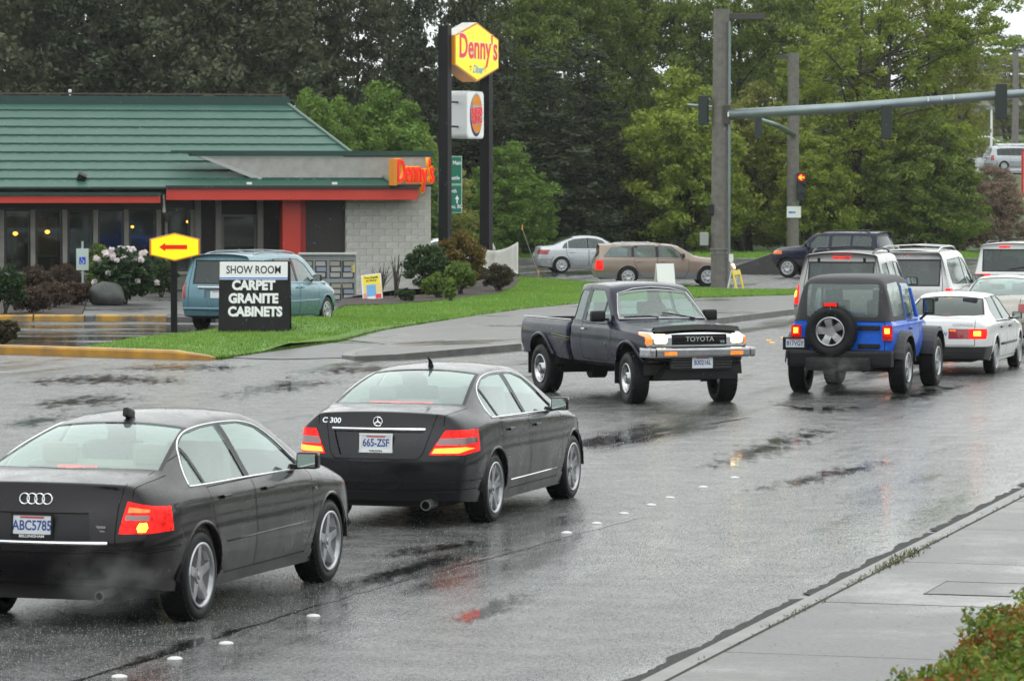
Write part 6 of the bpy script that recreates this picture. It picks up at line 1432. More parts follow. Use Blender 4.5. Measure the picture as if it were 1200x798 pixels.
def protos():
    r = random.Random(5)
    PROT['tall_dark'] = [tree_proto(11+i, 17, [(0, 0, 3.2, 2.6, 2.4, 2.8), (.5, 0, 7.5, 2.9, 2.6, 3.6), (-.4, .2, 12, 2.4, 2.3, 3.6), (.1, 0, 15.6, 1.3, 1.3, 2.0)], 420, 62, .17, .62, L_GREY, .24, 18) for i in range(2)]
    PROT['conifer'] = [tree_proto(31+i, 17, cone_shells(17, 3.0, 9), 380, 62, .15, .55, L_DARK, .24, 26) for i in range(2)]
    PROT['broad'] = [tree_proto(51+i, 8.8, [(0, 0, 2.6, 3.6, 3.2, 2.4), (-.9, .2, 5.0, 2.6, 2.4, 2.3), (1.3, -.2, 5.4, 2.3, 2.2, 2.2), (.2, 0, 7.3, 1.5, 1.5, 1.4)], 460, 92, .125, .5, L_BRIGHT, .2, 16, 2) for i in range(2)]
    PROT['airy'] = [tree_proto(71+i, 16, [(0, 0, 6, 3.4, 3, 3.6), (-1, 0, 10.5, 3.2, 3, 3.2), (1.2, 0, 12.5, 3.2, 3, 2.8), (0, 0, 15, 2, 2, 1.6), (0, 0, 2.6, 2.8, 2.4, 2.4)], 430, 72, .125, .55, L_MID, .22, 34, 2) for i in range(2)]
    PROT['spring'] = [tree_proto(91, 14.5, [(0, 0, 2.4, 4.2, 3.6, 2.4), (-1.6, 0, 5.6, 3.6, 3.2, 3.0), (1.8, 0, 6.2, 3.6, 3.2, 3.0), (0, 0, 9.6, 3.8, 3.4, 2.6), (2.6, 0, 10.6, 2.6, 2.4, 1.8), (5.2, 0, 10.9, 2.2, 2.0, 1.3), (5.4, 0, 12.8, 2.0, 1.8, 1.0), (4.0, 0, 14.6, 2.0, 1.8, 1.0), (.4, 0, 12.8, 2.4, 2.4, 1.6)], 700, 72, .12, .46, L_BRIGHT, .26, 60, 3)]
protos()
def tree(kind, i, p, s, label, rz=0, group=None, sz=None, cm=None, cat='tree', name=None):
    tr, cr = PROT[kind][i % len(PROT[kind])]
    root = empty(name or {'conifer': 'conifer_tree', 'tall_dark': 'tall_tree', 'broad': 'broadleaf_tree', 'airy': 'airy_tree', 'spring': 'spring_tree'}[kind], p, rz, label, cat, group); root.scale = (s, s, sz or s)
    a = link(bpy.data.objects.new('trunk', tr), root); b = link(bpy.data.objects.new('crown', cr), root)
    if cm: b.material_slots[0].link = 'OBJECT'; b.material_slots[0].material = cm
    return root
def GX(px, Y): return Vector(((px-CX)/F*Y, Y, hill((px-CX)/F*Y, Y)-.05))
ROWS = [   # kind, px, Y, scale xy, scale z, material, label
 ('tall_dark', -25, 170, 1.1, 1.0, None, 'tall grey-green tree behind the far left end of the green roof'), ('tall_dark', 45, 176, 1.1, 1.05, None, 'tall grey-green tree behind the green roof above the two leftmost windows'),
 ('conifer', 105, 171, 1.15, 1.05, None, 'dark conifer behind the green roof, over the disabled-parking sign'), ('tall_dark', 160, 178, 1.1, 1.0, None, 'tall grey-green tree behind the green roof, over the pink-flowered shrub'),
 ('tall_dark', 215, 172, 1.05, 1.08, None, 'tall dull green tree over the yellow arrow sign, behind the roof ridge'), ('conifer', 262, 180, 1.2, 1.1, None, 'dark conifer behind the roof ridge, over the show room board'),
 ('tall_dark', 318, 173, 1.05, 1.0, None, 'tall dark tree standing behind the right end of the roof ridge'), ('tall_dark', 372, 182, .95, .98, None, 'last dense grey-green tree before the gap in the tree line'),
 ('airy', 432, 184, .8, 1.0, L_GREY, 'thin see-through tree in the gap of the tree line, left of the tall sign'), ('conifer', 487, 178, .75, .98, None, 'narrow dark conifer just left of the tall hexagonal sign'),
 ('tall_dark', 548, 186, .85, 1.12, None, 'tall dark tree rising behind the yellow hexagonal sign'), ('airy', 600, 190, 1.0, 1.05, L_MID, 'tall green tree to the right of the hexagonal sign'),
 ('conifer', 640, 174, 1.25, .58, L_DARK, 'broad dark evergreen low behind the silver sedan'), ('conifer', 585, 176, 1.0, .52, L_DARK, 'low dark evergreen behind the white cloth banner'), ('conifer', 690, 178, 1.1, .62, L_DARK, 'dark evergreen between the silver sedan and the bright green tree'),
 ('airy', 668, 192, 1.0, 1.1, None, 'tall loose green tree above the dark evergreens'), ('airy', 735, 196, 1.05, 1.1, None, 'tall loose green tree whose top shows left of the first wooden pole'), ('airy', 800, 198, .9, 1.05, None, 'tall see-through tree directly left of the first wooden pole'),
 ('broad', 800, 178, 1.08, 1.05, None, 'broad bright green tree left of the first wooden pole, over the brown estate car'), ('broad', 745, 180, .72, .72, None, 'low bright green tree behind the brown estate car'),
 ('broad', 880, 186, 1.1, 1.0, L_OLIVE, 'olive green tree between the two wooden poles'), ('airy', 880, 200, 1.1, 1.1, L_MID, 'tall green tree behind the signal arm between the two poles'),
 ('spring', 1005, 184, 1.15, 1.0, None, 'large spring tree with visible branches over the horizontal signal arm'), ('broad', 955, 181, .8, .7, None, 'bushy green tree at the foot of the second wooden pole'), ('airy', 960, 204, 1.1, 1.12, None, 'tall green tree behind the second wooden pole'),
 ('broad', 1085, 182, .95, .78, L_MID, 'dense green tree behind the silver minivan'), ('airy', 1090, 190, .85, .98, L_OLIVE, 'thin olive tree left of the right-hand signal head'),
 ('broad', 400, 150, .62, .80, L_FRESH, 'low bright green tree above the grey parapet beside the roof'), ('broad', 448, 152, .9, .88, L_FRESH, 'pointed fresh green tree above the parapet, left of the sign posts'), ('broad', 362, 146, .55, .82, L_FRESH, 'small bright green tree peeping over the end of the roof ridge'),
 ('broad', 492, 158, .8, .62, L_OLIVE, 'yellowish green bushy tree directly behind the red wall lettering'), ('broad', 598, 168, .65, .62, L_FRESH, 'light green tree just right of the black sign post'),
 ('conifer', 530, 176, .9, .6, L_DARK, 'dark evergreen behind the green road sign'), ('broad', 1165, 188, .62, .52, L_PINK, 'reddish young tree behind the white off-roader at the right edge'), ('broad', 1128, 186, .5, .55, L_PINK, 'small reddish tree above the silver minivan')]
for i, (k, px, Y, s, z, m, lb) in enumerate(ROWS): tree(k, i, GX(px, Y), s, lb, rz=(0 if k == 'spring' else i*1.3), sz=z, cm=m, group='trees behind the street')
# woods far behind, one mass
r = random.Random(9); pts = []; rad = []
for i in range(2100):
    px = r.uniform(-160, 1090); Y = r.uniform(212, 240); x = (px-CX)/F*Y; hgt = 13+(6 if px < 395 else 0)+(2 if 440 < px < 500 else 0)+3*math.sin(px*.021)+2*math.sin(px*.07+1)-(4 if 385 < px < 440 or 500 < px < 530 else 0)-(5 if px > 1000 else 0); z = r.uniform(.5, hgt); pts.append((x, Y, hill(x, Y)+z)); rad.append(r.uniform(.8, 1.6))
me = leaf_cloud('woods', pts, rad, 46, .34, L_GREY, 4); wd = link(bpy.data.objects.new('woods', me)); wd['kind'] = 'stuff'
# ------------------------------------------------------------------ shrubs
def shrub(p, rx, ry, h, m, label, leaf=.07, n=90, per=70, seed=1, group=None, name='shrub', clump=None, stems=8):
    r = random.Random(seed); root = empty(name, p, r.uniform(0, 6), label, name.replace('_', ' '), group); pts = crown_points(r, [(0, 0, h*.52, rx*.86, ry*.86, h*.44)], n)
    me = leaf_cloud('foliage', pts, [(clump or rx*.24)*r.uniform(.6, 1.3) for _ in pts], per, leaf, m, seed); link(bpy.data.objects.new('foliage', me), root)
    bm = bmof()
    for k in range(stems):
        e = Vector(r.choice(pts)); tube(bm, [(r.uniform(-.06, .06), r.uniform(-.06, .06), -.03), e*.5+Vector((0, 0, .05)), e], [.018, .012, .004], 5)
    mobj('stem', bm, BARK, root)['kind'] = 'stuff'; return root

# unseen woods added behind and beside the camera to darken reflections in car paint
r = random.Random(15); pts = []; rad = []
for i in range(2000):
    k = r.random()
    if k < .4: x, y = r.uniform(-80, 75), r.uniform(-64, -52)
    elif k < .7: x, y = r.uniform(-92, -80), r.uniform(-60, 105)
    else: x, y = r.uniform(72, 84), r.uniform(-60, 250)
    pts.append((x, y, max(0, hill(x, y))+r.uniform(.2, 11+2.5*math.sin(x*.1+y*.13)))); rad.append(r.uniform(1.2, 2.4))
o = link(bpy.data.objects.new('woods', leaf_cloud('woods', pts, rad, 26, .75, L_GREY, 6))); o['kind'] = 'stuff'
# ------------------------------------------------------------------ restaurant
AL = math.radians(12); B0 = G(505, 345); AX_, BX_ = Vector((math.cos(AL), math.sin(AL), 0)), Vector((-math.sin(AL), math.cos(AL), 0))
def UZ(px, py, v):
    a = (px-CX)/F; b = (CY-py)/F; d = Vector((a, math.cos(TH)+b*math.sin(TH), -math.sin(TH)+b*math.cos(TH))); o = Vector((0, 0, H))
    t = (v+(B0-o).dot(BX_))/d.dot(BX_); q = o+d*t-B0; return q.dot(AX_), q.z
bld = empty('restaurant', (B0.x, B0.y, 0), AL, 'low family restaurant with green metal roof, red fascia and white block end wall', 'restaurant')
GREEN = mat('green metal roofing', (.016, .085, .06), .5, .1, var=((.045, .115, .085), 1.2, .35), bump=(30, .25, .01)); GREEND = mat('dark green trim', (.012, .05, .038), .4)
REDF = mat('red fascia', (.52, .035, .02), .4, var=((.62, .05, .03), .8, .3)); BLOCKM = [mat('white painted block %d' % k, (.58+.04*k, .57+.04*k, .52+.04*k), .7, var=((.42, .41, .37), 9, .3), bump=(20, .6, .012)) for k in range(3)]
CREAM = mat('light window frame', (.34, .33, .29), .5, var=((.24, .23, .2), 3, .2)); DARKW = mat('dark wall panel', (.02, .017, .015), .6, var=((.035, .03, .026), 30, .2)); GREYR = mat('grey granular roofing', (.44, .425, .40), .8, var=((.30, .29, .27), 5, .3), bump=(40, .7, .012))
def bbox(name, u0, u1, v0, v1, z0, z1, m, parent=bld, bev=0):
    bm = bmof(); box(bm, ((u0+u1)/2, (v0+v1)/2, (z0+z1)/2), (u1-u0, v1-v0, z1-z0), bev=bev); return mobj(name, bm, m, parent)
uW, _ = UZ(405, 300, 0); zt = UZ(505, 180, 0)[1]; UL = -22.0
wall = bbox('end_wall', uW, 0, .03, .45, 0, zt, mat('mortar', (.42, .41, .38), .8))
bms = []
for k in range(3):
    bm = bmof(); box(bm, (0, 0, 0), (.394, .05, .194), bev=.004); me = bpy.data.meshes.new('block'); bm.to_mesh(me); bm.free(); me.materials.append(BLOCKM[k]); bms.append(me)
nr = int(zt/.2)
for j in range(nr):
    u = 0
    while u > uW+.05:
        wd_ = .4 if not (j % 2 and u == 0) else .2
        if u-wd_ < uW: wd_ = u-uW
        o = bpy.data.objects.new('block', rnd.choice(bms)); o.location = (u-wd_/2, .012+rnd.uniform(-.002, .003), .1+j*.2); o.scale = (wd_/.4, 1, 1); link(o, wall); u -= wd_
# side of the end wall (seen from a step to the right)
bbox('side_wall', -.02, .02, .46, 9, 0, zt, BLOCKM[0])
bbox('wall_coping', -7.9, .06, -.04, .5, zt, zt+.07, GREEND)
# rear and core walls
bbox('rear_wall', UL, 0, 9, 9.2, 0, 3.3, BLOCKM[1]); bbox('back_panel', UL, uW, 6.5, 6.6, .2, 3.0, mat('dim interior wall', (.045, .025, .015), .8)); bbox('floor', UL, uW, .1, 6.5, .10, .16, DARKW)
# fascia: two runs with a black gutter over
def run(u0, u1, z0, z1, v, tag_):
    bbox('fascia', u0, u1, v, v+.08, z0, z1, REDF); bbox('gutter', u0-.02, u1+.02, v-.07, v+.10, z1+.003, z1+.10, GREEND if tag_ else mat('black gutter', (.02, .02, .02), .4)); bbox('soffit', u0, u1, v+.082, 1.15, z0+.01, z0+.06, mat('soffit', (.12, .12, .10), .7))
u195, zA = UZ(195, 221.5, -.95); _, zB = UZ(195, 234.5, -.95); u490 = UZ(490, 230, -.95)[0]; u188 = UZ(188, 230, -.8)[0]; zC = UZ(90, 229.5, -.8)[1]; zD = UZ(90, 238, -.8)[1]
run(u195, u490, zB, zA, -.95, 0); run(UL, u188, zD, zC, -.80, 1)
bbox('canopy_roof', u195, u490, -.83, .6, zA+.0, zA+.06, mat('black gutter'))
# grey parapet with raked end
P1 = [UZ(232, 184, -.25), UZ(460, 184, -.25), UZ(504, 184, -.25), UZ(504, 217, -.25), UZ(325, 217, -.25)]
def upoly(name, pts, v0, v1, m, parent=bld):
    bm = bmof(); a = [bm.verts.new((u, v0, z)) for u, z in pts]; b = [bm.verts.new((u, v1, z)) for u, z in pts]; n = len(pts); bm.faces.new(a); bm.faces.new(b[::-1])
    for i in range(n): bm.faces.new((a[i], b[i], b[(i+1) % n], a[(i+1) % n]))
    bmesh.ops.recalc_face_normals(bm, faces=bm.faces); return mobj(name, bm, m, parent)
upoly('parapet', P1, -.30, -.045, GREYR)
upoly('parapet_rake', [UZ(228, 182, -.3), UZ(236, 182, -.3), UZ(328, 216, -.3), UZ(320, 219, -.3)], -.34, -.301, mat('pale flashing', (.42, .42, .40), .5))
upoly('flashing', [UZ(332, 209, -.3), UZ(408, 209, -.3), UZ(410, 219, -.3), UZ(332, 219, -.3)], -.335, -.302, mat('pale flashing', (.42, .42, .40), .5))
upoly('parapet_cap', [UZ(224, 179.5, -.35), UZ(509, 179.5, -.35), UZ(509, 183, -.35), UZ(226, 183, -.35)], -.36, .55, GREEND)
for px in (292, 392):       # small roof floodlights
    u, z = UZ(px, 216, -.7); bm = bmof(); box(bm, (u, -.7, zA+.14), (.16, .12, .12), bev=.02); box(bm, (u+.02, -.64, zA+.06), (.04, .04, .12)); mobj('floodlight', bm, mat('white plastic'), bld)
u, z = UZ(96, 210, -.5); bm = bmof(); box(bm, (u, -.45, z+.05), (.26, .2, .22), bev=.03, ry=.4, rx=.5); cyl(bm, (u, -.35, z-.25), (u, -.4, z), .03); mobj('floodlight', bm, BLK, bld)
# green roof: stepped courses from eave to ridge, hipped on the right
vE, vR = -.95, 5.2; zE = UZ(100, 221, vE)[1]; uR, zR = UZ(335, 122, vR); uH, zH = UZ(424, 180, 1.6)
NCO = 10
def hipu(t):    # right-hand limit of the front slope at height fraction t
    return uH+.6+(uR-uH-.6)*t
for k in range(NCO):
    t0, t1 = k/NCO, (k+1)/NCO
    v0, v1 = vE+(vR-vE)*t0, vE+(vR-vE)*t1+.03; z0, z1 = zE+(zR-zE)*t0, zE+(zR-zE)*t1
    bm = bmof(); e0, e1 = hipu(t0), hipu(t1); n = 1
    q = [(UL, v0, z0+.05), (e0, v0, z0+.05), (e1, v1, z1+.02), (UL, v1, z1+.02), (UL, v0, z0-.01), (e0, v0, z0-.01)]
    V = [bm.verts.new(p) for p in q]; bm.faces.new(V[:4]); f = bm.faces.new((V[4], V[5], V[1], V[0])); f.material_index = 1; mobj('roof_course', bm, [GREEN, GREEND], bld)
    if k:      # interlocking tile butts give the lip a ragged edge
        bm = bmof(); uu = UL+rnd.random()
        while uu < e0-.3: box(bm, (uu, v0-.012, z0+.03), (.30, .03, .04)); uu += .42
        o = mobj('tile_butt', bm, GREEN, bld); o['kind'] = 'stuff'
bm = bmof(); V = [bm.verts.new(p) for p in ((hipu(0), vE, zE), (uR, vR, zR), (hipu(0), 9.6, zE))]; bm.faces.new(V); V = [bm.verts.new(p) for p in ((hipu(0), 9.6, zE), (uR, vR, zR), (UL, vR, zR), (UL, 9.6, zE))]; bm.faces.new(V); mobj('roof_back', bm, GREEN, bld)
bm = bmof(); tube(bm, [(hipu(0), vE, zE+.08), (uR, vR, zR+.06)], .045, 6); mobj('hip_cap', bm, mat('dull green cap', (.12, .18, .15), .5), bld)
bbox('ridge_cap', UL, uR+.1, vR-.16, vR+.16, zR-.05, zR+.22, GREEND); bbox('ridge_rail', UL, uR, vR-.03, vR+.03, zR+.26, zR+.31, mat('rusty rail', (.08, .06, .05), .6))
u_, z_ = UZ(82, 108, vR); bm = bmof(); cyl(bm, (u_, vR, zR), (u_, vR, z_), .03); box(bm, (u_, vR, z_+.03), (.1, .1, .1), bev=.03); mobj('ridge_lamp', bm, WHT, bld)
# window wall
vW = 1.0; zs = .62; zh = UZ(60, 246, vW)[1]; u240 = UZ(226, 300, vW)[0]
bbox('sill_wall', UL, u240, vW, vW+.25, 0, zs, mat('pale sill wall', (.22, .215, .19), .7, var=((.15, .15, .13), 4, .2))); bbox('window_sill', UL, u240, vW-.08, vW+.05, zs+.003, zs+.09, CREAM); bbox('window_head', UL, u240, vW-.02, vW+.2, zh, zB+.02, mat('head panel', (.10, .10, .09), .7))
posts = [-76, -38, 2, 38.5, 76, 112, 148, 186, 226]
WG = glass('restaurant glass', (.55, .57, .55), .10, .03, film=.01)
for a, b in zip(posts, posts[1:]):
    ua, ub = UZ(a, 280, vW)[0], UZ(b, 280, vW)[0]
    bbox('window_post', ua-.07, ua+.07, vW-.05, vW+.12, zs+.09, zh-.001, CREAM)
    fr = bbox('window', ua+.075, ub-.075, vW+.05, vW+.06, zs+.092, zh-.002, WG)
    bm = bmof(); 
    for c, s_ in ((((ua+ub)/2, vW+.04, zs+.12), (ub-ua-.15, .04, .05)), (((ua+ub)/2, vW+.04, zh-.03), (ub-ua-.15, .04, .05)), ((ua+.12, vW+.04, (zs+zh)/2), (.04, .04, zh-zs-.16)), ((ub-.12, vW+.04, (zs+zh)/2), (.04, .04, zh-zs-.16))): box(bm, c, s_)
    mobj('frame', bm, mat('dark bronze frame', (.03, .028, .025), .4), fr)
bbox('window_post', u240-.07, u240+.07, vW-.05, vW+.12, 0, zh-.001, CREAM)
for x0_, x1_, y0_, y1_, c in ((6, 29, 251, 303, (.20, .19, .16)), (46, 66, 257, 299, (.22, .15, .08)), (83, 103, 254, 288, (.03, .07, .20)), (44, 67, 255, 301, (.34, .33, .30))):
    a, b = UZ(x0_, y0_, 3.0), UZ(x1_, y1_, 3.0); off = .004 if c[0] > .3 else 0
    bbox('wall_picture', a[0], b[0], 3.0+off, 3.003+off, b[1], a[1], mat('poster %.2f' % c[2], c, .6, var=((c[0]*.5, c[1]*.6, c[2]*.6), 3, .2)))
LAMP = mat('amber glass pendant', (1, .45, .08), .3, emit=(1, .45, .06), estr=7)
for px, py, v in ((18, 274, 2.4), (55.5, 272, 2.4), (90, 268, 3.4), (155, 266, 3.4), (187, 264, 4.2), (220, 260, 3.4)):
    u, z = UZ(px, py, v); bm = bmof(); lathe(bm, [(.02, 0), (.085, -.03), (.10, -.10), (.04, -.15), (.001, -.16)], 12, sm=True); bmesh.ops.rotate(bm, verts=bm.verts, matrix=Matrix.Rotation(math.pi/2, 3, 'X')); bmesh.ops.translate(bm, verts=bm.verts, vec=(u, v, z+.08))
    sc_ = .8 if v < 3 else .55; bmesh.ops.scale(bm, vec=(sc_,)*3, space=Matrix.Translation((-u, -v, -z)), verts=bm.verts); lp = mobj('pendant_lamp', bm, LAMP, bld, smooth=True); bm = bmof(); tube(bm, [(u, v, z+.06), (u, v, 2.9)], .01, 4); mobj('cord', bm, BLK, lp)
# dining booths behind the glass
for k in range(9):
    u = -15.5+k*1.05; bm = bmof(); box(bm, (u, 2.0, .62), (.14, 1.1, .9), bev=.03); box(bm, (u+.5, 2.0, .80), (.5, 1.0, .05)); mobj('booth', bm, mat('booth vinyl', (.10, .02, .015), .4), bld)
# recessed entrance
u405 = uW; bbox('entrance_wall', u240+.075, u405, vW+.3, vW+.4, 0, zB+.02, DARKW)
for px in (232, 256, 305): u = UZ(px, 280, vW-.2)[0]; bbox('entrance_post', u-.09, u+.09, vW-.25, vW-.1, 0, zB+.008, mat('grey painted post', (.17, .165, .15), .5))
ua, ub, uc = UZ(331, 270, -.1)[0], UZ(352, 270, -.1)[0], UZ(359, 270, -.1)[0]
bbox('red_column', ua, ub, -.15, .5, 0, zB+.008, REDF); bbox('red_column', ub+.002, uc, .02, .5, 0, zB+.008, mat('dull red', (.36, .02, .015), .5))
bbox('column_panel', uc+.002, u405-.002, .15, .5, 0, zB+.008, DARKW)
u, z = UZ(192, 232, -.7); bm = bmof(); tube(bm, [(u, -.76, zD+.25), (u, -.76, zD-.25), (u+.25, .6, zD-.5), (u+.25, .85, zD-.6), (u+.25, .85, .1)], .05, 6); mobj('downspout', bm, CREAM, bld)
dg = bbox('entrance_door', UZ(262, 280, vW)[0], UZ(300, 280, vW)[0], vW+.2, vW+.26, .1, 2.4, WG); bm = bmof(); u0_, u1_ = UZ(262, 280, vW)[0], UZ(300, 280, vW)[0]
for c, s_ in (((u0_, vW+.18, 1.25), (.07, .06, 2.3)), ((u1_, vW+.18, 1.25), (.07, .06, 2.3)), (((u0_+u1_)/2, vW+.18, 2.4), (1.1, .06, .07)), (((u0_+u1_)/2, vW+.12, 1.1), (.03, .05, .6))): box(bm, c, s_)
mobj('door_frame', bm, mat('grey painted post'), dg)
# wall lettering standing on the parapet corner
ws = empty('wall_sign', (B0+AX_*UZ(464, 200, -1.45)[0]+BX_*(-1.25)).to_tuple()[:2]+(zA+.10,), AL+math.radians(30), 'red channel letters with yellow edges standing on the canopy corner of the restaurant', 'sign')
LR_ = mat('red letter face', (.75, .02, .01), .4, emit=(1, .03, .01), estr=.25); LY_ = mat('yellow letter edge', (.85, .38, .02), .4, emit=(1, .4, .02), estr=.15)
M0 = Matrix.Rotation(math.pi/2, 4, 'X')
bm = bmof(); box(bm, (.02, .1, .40), (.12, .26, .80), bev=.01); mobj('end_cap', bm, mat('orange cabinet', (.75, .27, .02), .4), ws)
x = .24
for ch, w_ in (("D", .27), ("e", .22), ("n", .22), ("n", .22), ("y", .20), ("'", .10), ("s", .19)):
    up = .36 if ch != 'y' else .30
    T = Matrix.Translation((x, 0, up+.04)) @ M0
    text('letter_back', ch, 1.02, LY_, ws, T @ Matrix.Translation((0, 0, -.07)), off=.03, ext=.06, sx=.47); text('letter', ch, 1.0, LR_, ws, T @ Matrix.Translation((0, 0, .02)), off=.006, ext=.03, sx=.47); x += w_
bm = bmof(); box(bm, (.8, .1, .0), (1.55, .08, .06)); mobj('sign_rail', bm, BLK, ws)
# ------------------------------------------------------------------ pole signs
PB = G(521, 0) if False else None
Yp = 124.0; e_ = Vector((math.cos(math.radians(68)), math.sin(math.radians(68)), 0)); m_ = Vector((e_.y, -e_.x, 0))
PL_ = AT(521.5, 300, Yp); PL_.z = 0; pylon = empty('pole_sign', PL_, math.radians(68), 'tall pair of black posts carrying a yellow hexagonal lit sign with red script', 'sign'); pylon.scale = (1.09,)*3
YF = mat('lit yellow sign face', (.85, .72, .01), .35, emit=(1, .82, .0), estr=.38); ORG = mat('orange cabinet', (.75, .27, .02), .4); WTOP = mat('weathered white cabinet', (.55, .53, .48), .5, var=((.4, .38, .33), 3, .2)); RSC = mat('red sign script', (.75, .01, .02), .4, emit=(1, .0, .02), estr=.22)
# local frame: x along e_, y = away from the face direction (-m_), z up
ZC = (3.1+(226-59.5)*Yp/F)/1.09
for i, x in enumerate((0, 3.36)):
    bm = bmof(); box(bm, (x, 0, (8.0 if i == 0 else 7.2)/2-.1), (.32, .32, (8.0 if i == 0 else 7.2)+.2), bev=.01); mobj('post', bm, mat('black painted steel', (.008, .008, .009), .5, spec=.2, bump=(10, .2, .005)), pylon)
hx = lambda a: [(-.02, -.46-a), (1.78, -.93-a*1.1), (3.58, -.46-a), (3.58, .46+a), (1.78, .93+a*1.1), (-.02, .46+a)]
def hexsolid(name, xo, P_, y0, y1, m, parent, cap=True):
    bm = bmof(); a = [bm.verts.new((x+xo, y0, z)) for x, z in P_]; b = [bm.verts.new((x+xo, y1, z)) for x, z in P_]; n = len(P_)
    if cap: bm.faces.new(a); bm.faces.new(b[::-1])
    ms = m if isinstance(m, list) else [m]
    for i in range(n):
        f = bm.faces.new((a[i], b[i], b[(i+1) % n], a[(i+1) % n]))
        if len(ms) > 1: f.material_index = 1 if i in (3, 4) else 0
    bmesh.ops.recalc_face_normals(bm, faces=bm.faces); return mobj(name, bm, ms, parent)
hs_ = empty('hex_cabinet', (0, 0, 0)); hs_.parent = pylon; hs_.location = (.18, 0, ZC)
hexsolid('cabinet', 0, hx(0), -.24, .24, [ORG, WTOP, WTOP], hs_)
hexsolid('rim', 0, hx(.0), -.262, -.2405, ORG, hs_); hexsolid('face', 0, [(x*.955+.08, z*.93) for x, z in hx(0)], -.275, -.2625, YF, hs_); hexsolid('face', 0, [(x*.955+.08, z*.93) for x, z in hx(0)], .2425, .255, YF, hs_)
MF = Matrix.Translation((1.86, -.278, .12)) @ Matrix.Rotation(math.pi/2, 4, 'X')
text('lettering', "Denny's", 1.05, mat('white plastic'), hs_, MF, off=.038, ext=.002, sx=.93); text('lettering', "Denny's", 1.05, RSC, hs_, MF @ Matrix.Translation((0, 0, .008)), off=.012, ext=.004, sx=.93)
text('lettering', "Diner", .36, mat('pale blue script', (.25, .5, .75), .4), hs_, Matrix.Translation((1.82, -.281, -.55)) @ Matrix.Rotation(math.pi/2, 4, 'X'), off=.012, shear=.3)
for x in (1.22, 2.40): text('lettering', "*", .4, RSC, hs_, Matrix.Translation((x, -.281, -.60)) @ Matrix.Rotation(math.pi/2, 4, 'X'), off=.01)
bk = empty('round_cabinet', (0, 0, 0)); bk.parent = pylon; zb_ = (3.1+(226-134)*Yp/F)/1.09; bk.location = (1.72, 0, zb_)
rp = lambda s_: [(x*s_, z*s_) for x, z in rrect(-.70, .70, -.74, .74, .16, 5)]
hexsolid('cabinet', 0, rp(1), -.30, .30, mat('white sign cabinet', (.62, .63, .64), .35, emit=(1, 1, 1), estr=.05), bk); hexsolid('face', 0, rp(.94), -.318, -.3005, mat('white sign face', (.8, .8, .78), .35, emit=(1, 1, 1), estr=.12), bk)
def disc(name, pts, y, m, parent):
    bm = bmof(); bm.faces.new([bm.verts.new((x, y, z)) for x, z in pts]); bmesh.ops.solidify(bm, geom=bm.faces[:], thickness=.004); return mobj(name, bm, m, parent)
el = lambda rx, rz, cx=0, cz=0, a0=0, a1=360, n=28: [(cx+rx*math.cos(math.radians(a0+(a1-a0)*k/n)), cz+rz*math.sin(math.radians(a0+(a1-a0)*k/n))) for k in range(n+(0 if a1-a0 == 360 else 1))]
disc('swoosh', el(.50, .66, .02, -.02), -.322, mat('navy swoosh', (.03, .04, .30), .4), bk); disc('swoosh_gap', el(.48, .63, .06, .05), -.326, mat('white plastic'), bk)
BUN = mat('orange bun', (.85, .38, .02), .4, emit=(1, .4, .02), estr=.12); disc('bun_half', el(.38, .36, .07, .26, 8, 172), -.330, BUN, bk); disc('bun_half', el(.38, .30, .07, -.26, 188, 352), -.330, BUN, bk)
RB = mat('red sign script'); 
for z_, s_, t_ in ((.12, .27, 'BURGER'), (-.14, .40, 'KING')): text('lettering', t_, s_, RB, bk, Matrix.Translation((.06, -.334, z_)) @ Matrix.Rotation(math.pi/2, 4, 'X') @ Matrix.Rotation(.06, 4, 'Z'), off=.014, sx=.9)
bm = bmof()
for z in (.38, -.38): tube(bm, [(-1.75, 0, z), (-.68, 0, z)], .035, 6); tube(bm, [(.68, 0, z), (1.6, 0, z)], .035, 6)
mobj('bracket', bm, BLK, bk)['kind'] = 'stuff'
# arrow sign
A0_ = G(204, 389.5, .14); ar = empty('arrow_sign', A0_, math.radians(6), 'yellow hexagonal sign with a red arrow pointing left, on a black post', 'sign')
sA = A0_.y/F; bm = bmof(); box(bm, (0, 0, .85), (.14, .14, 1.72), bev=.01); mobj('post', bm, mat('black painted steel'), ar)
zc_ = H+(226-289.5)*sA-.14
hA = [(-.53, -.17), (.0, -.30), (.53, -.17), (.53, .17), (0, .30), (-.53, .17)]; ca = empty('cabinet_mount', (0, 0, 0)); ca.parent = ar; ca.location = (.02, 0, zc_)
hexsolid('cabinet', 0, hA, -.12, .12, [mat('orange cabinet'), WTOP], ca); hexsolid('face', 0, [(x*.93, z*.90) for x, z in hA], -.135, -.1205, YF, ca)
AR = mat('red arrow', (.7, .02, .01), .4, emit=(1, .03, 0), estr=.2); bm = bmof(); q = [(-.33, 0), (-.20, -.09), (-.20, -.045), (.26, -.045), (.26, .045), (-.20, .045), (-.20, .09)]; bm.faces.new([bm.verts.new((x, -.142, z)) for x, z in q]); bmesh.ops.solidify(bm, geom=bm.faces[:], thickness=.005); mobj('arrow', bm, AR, ca)
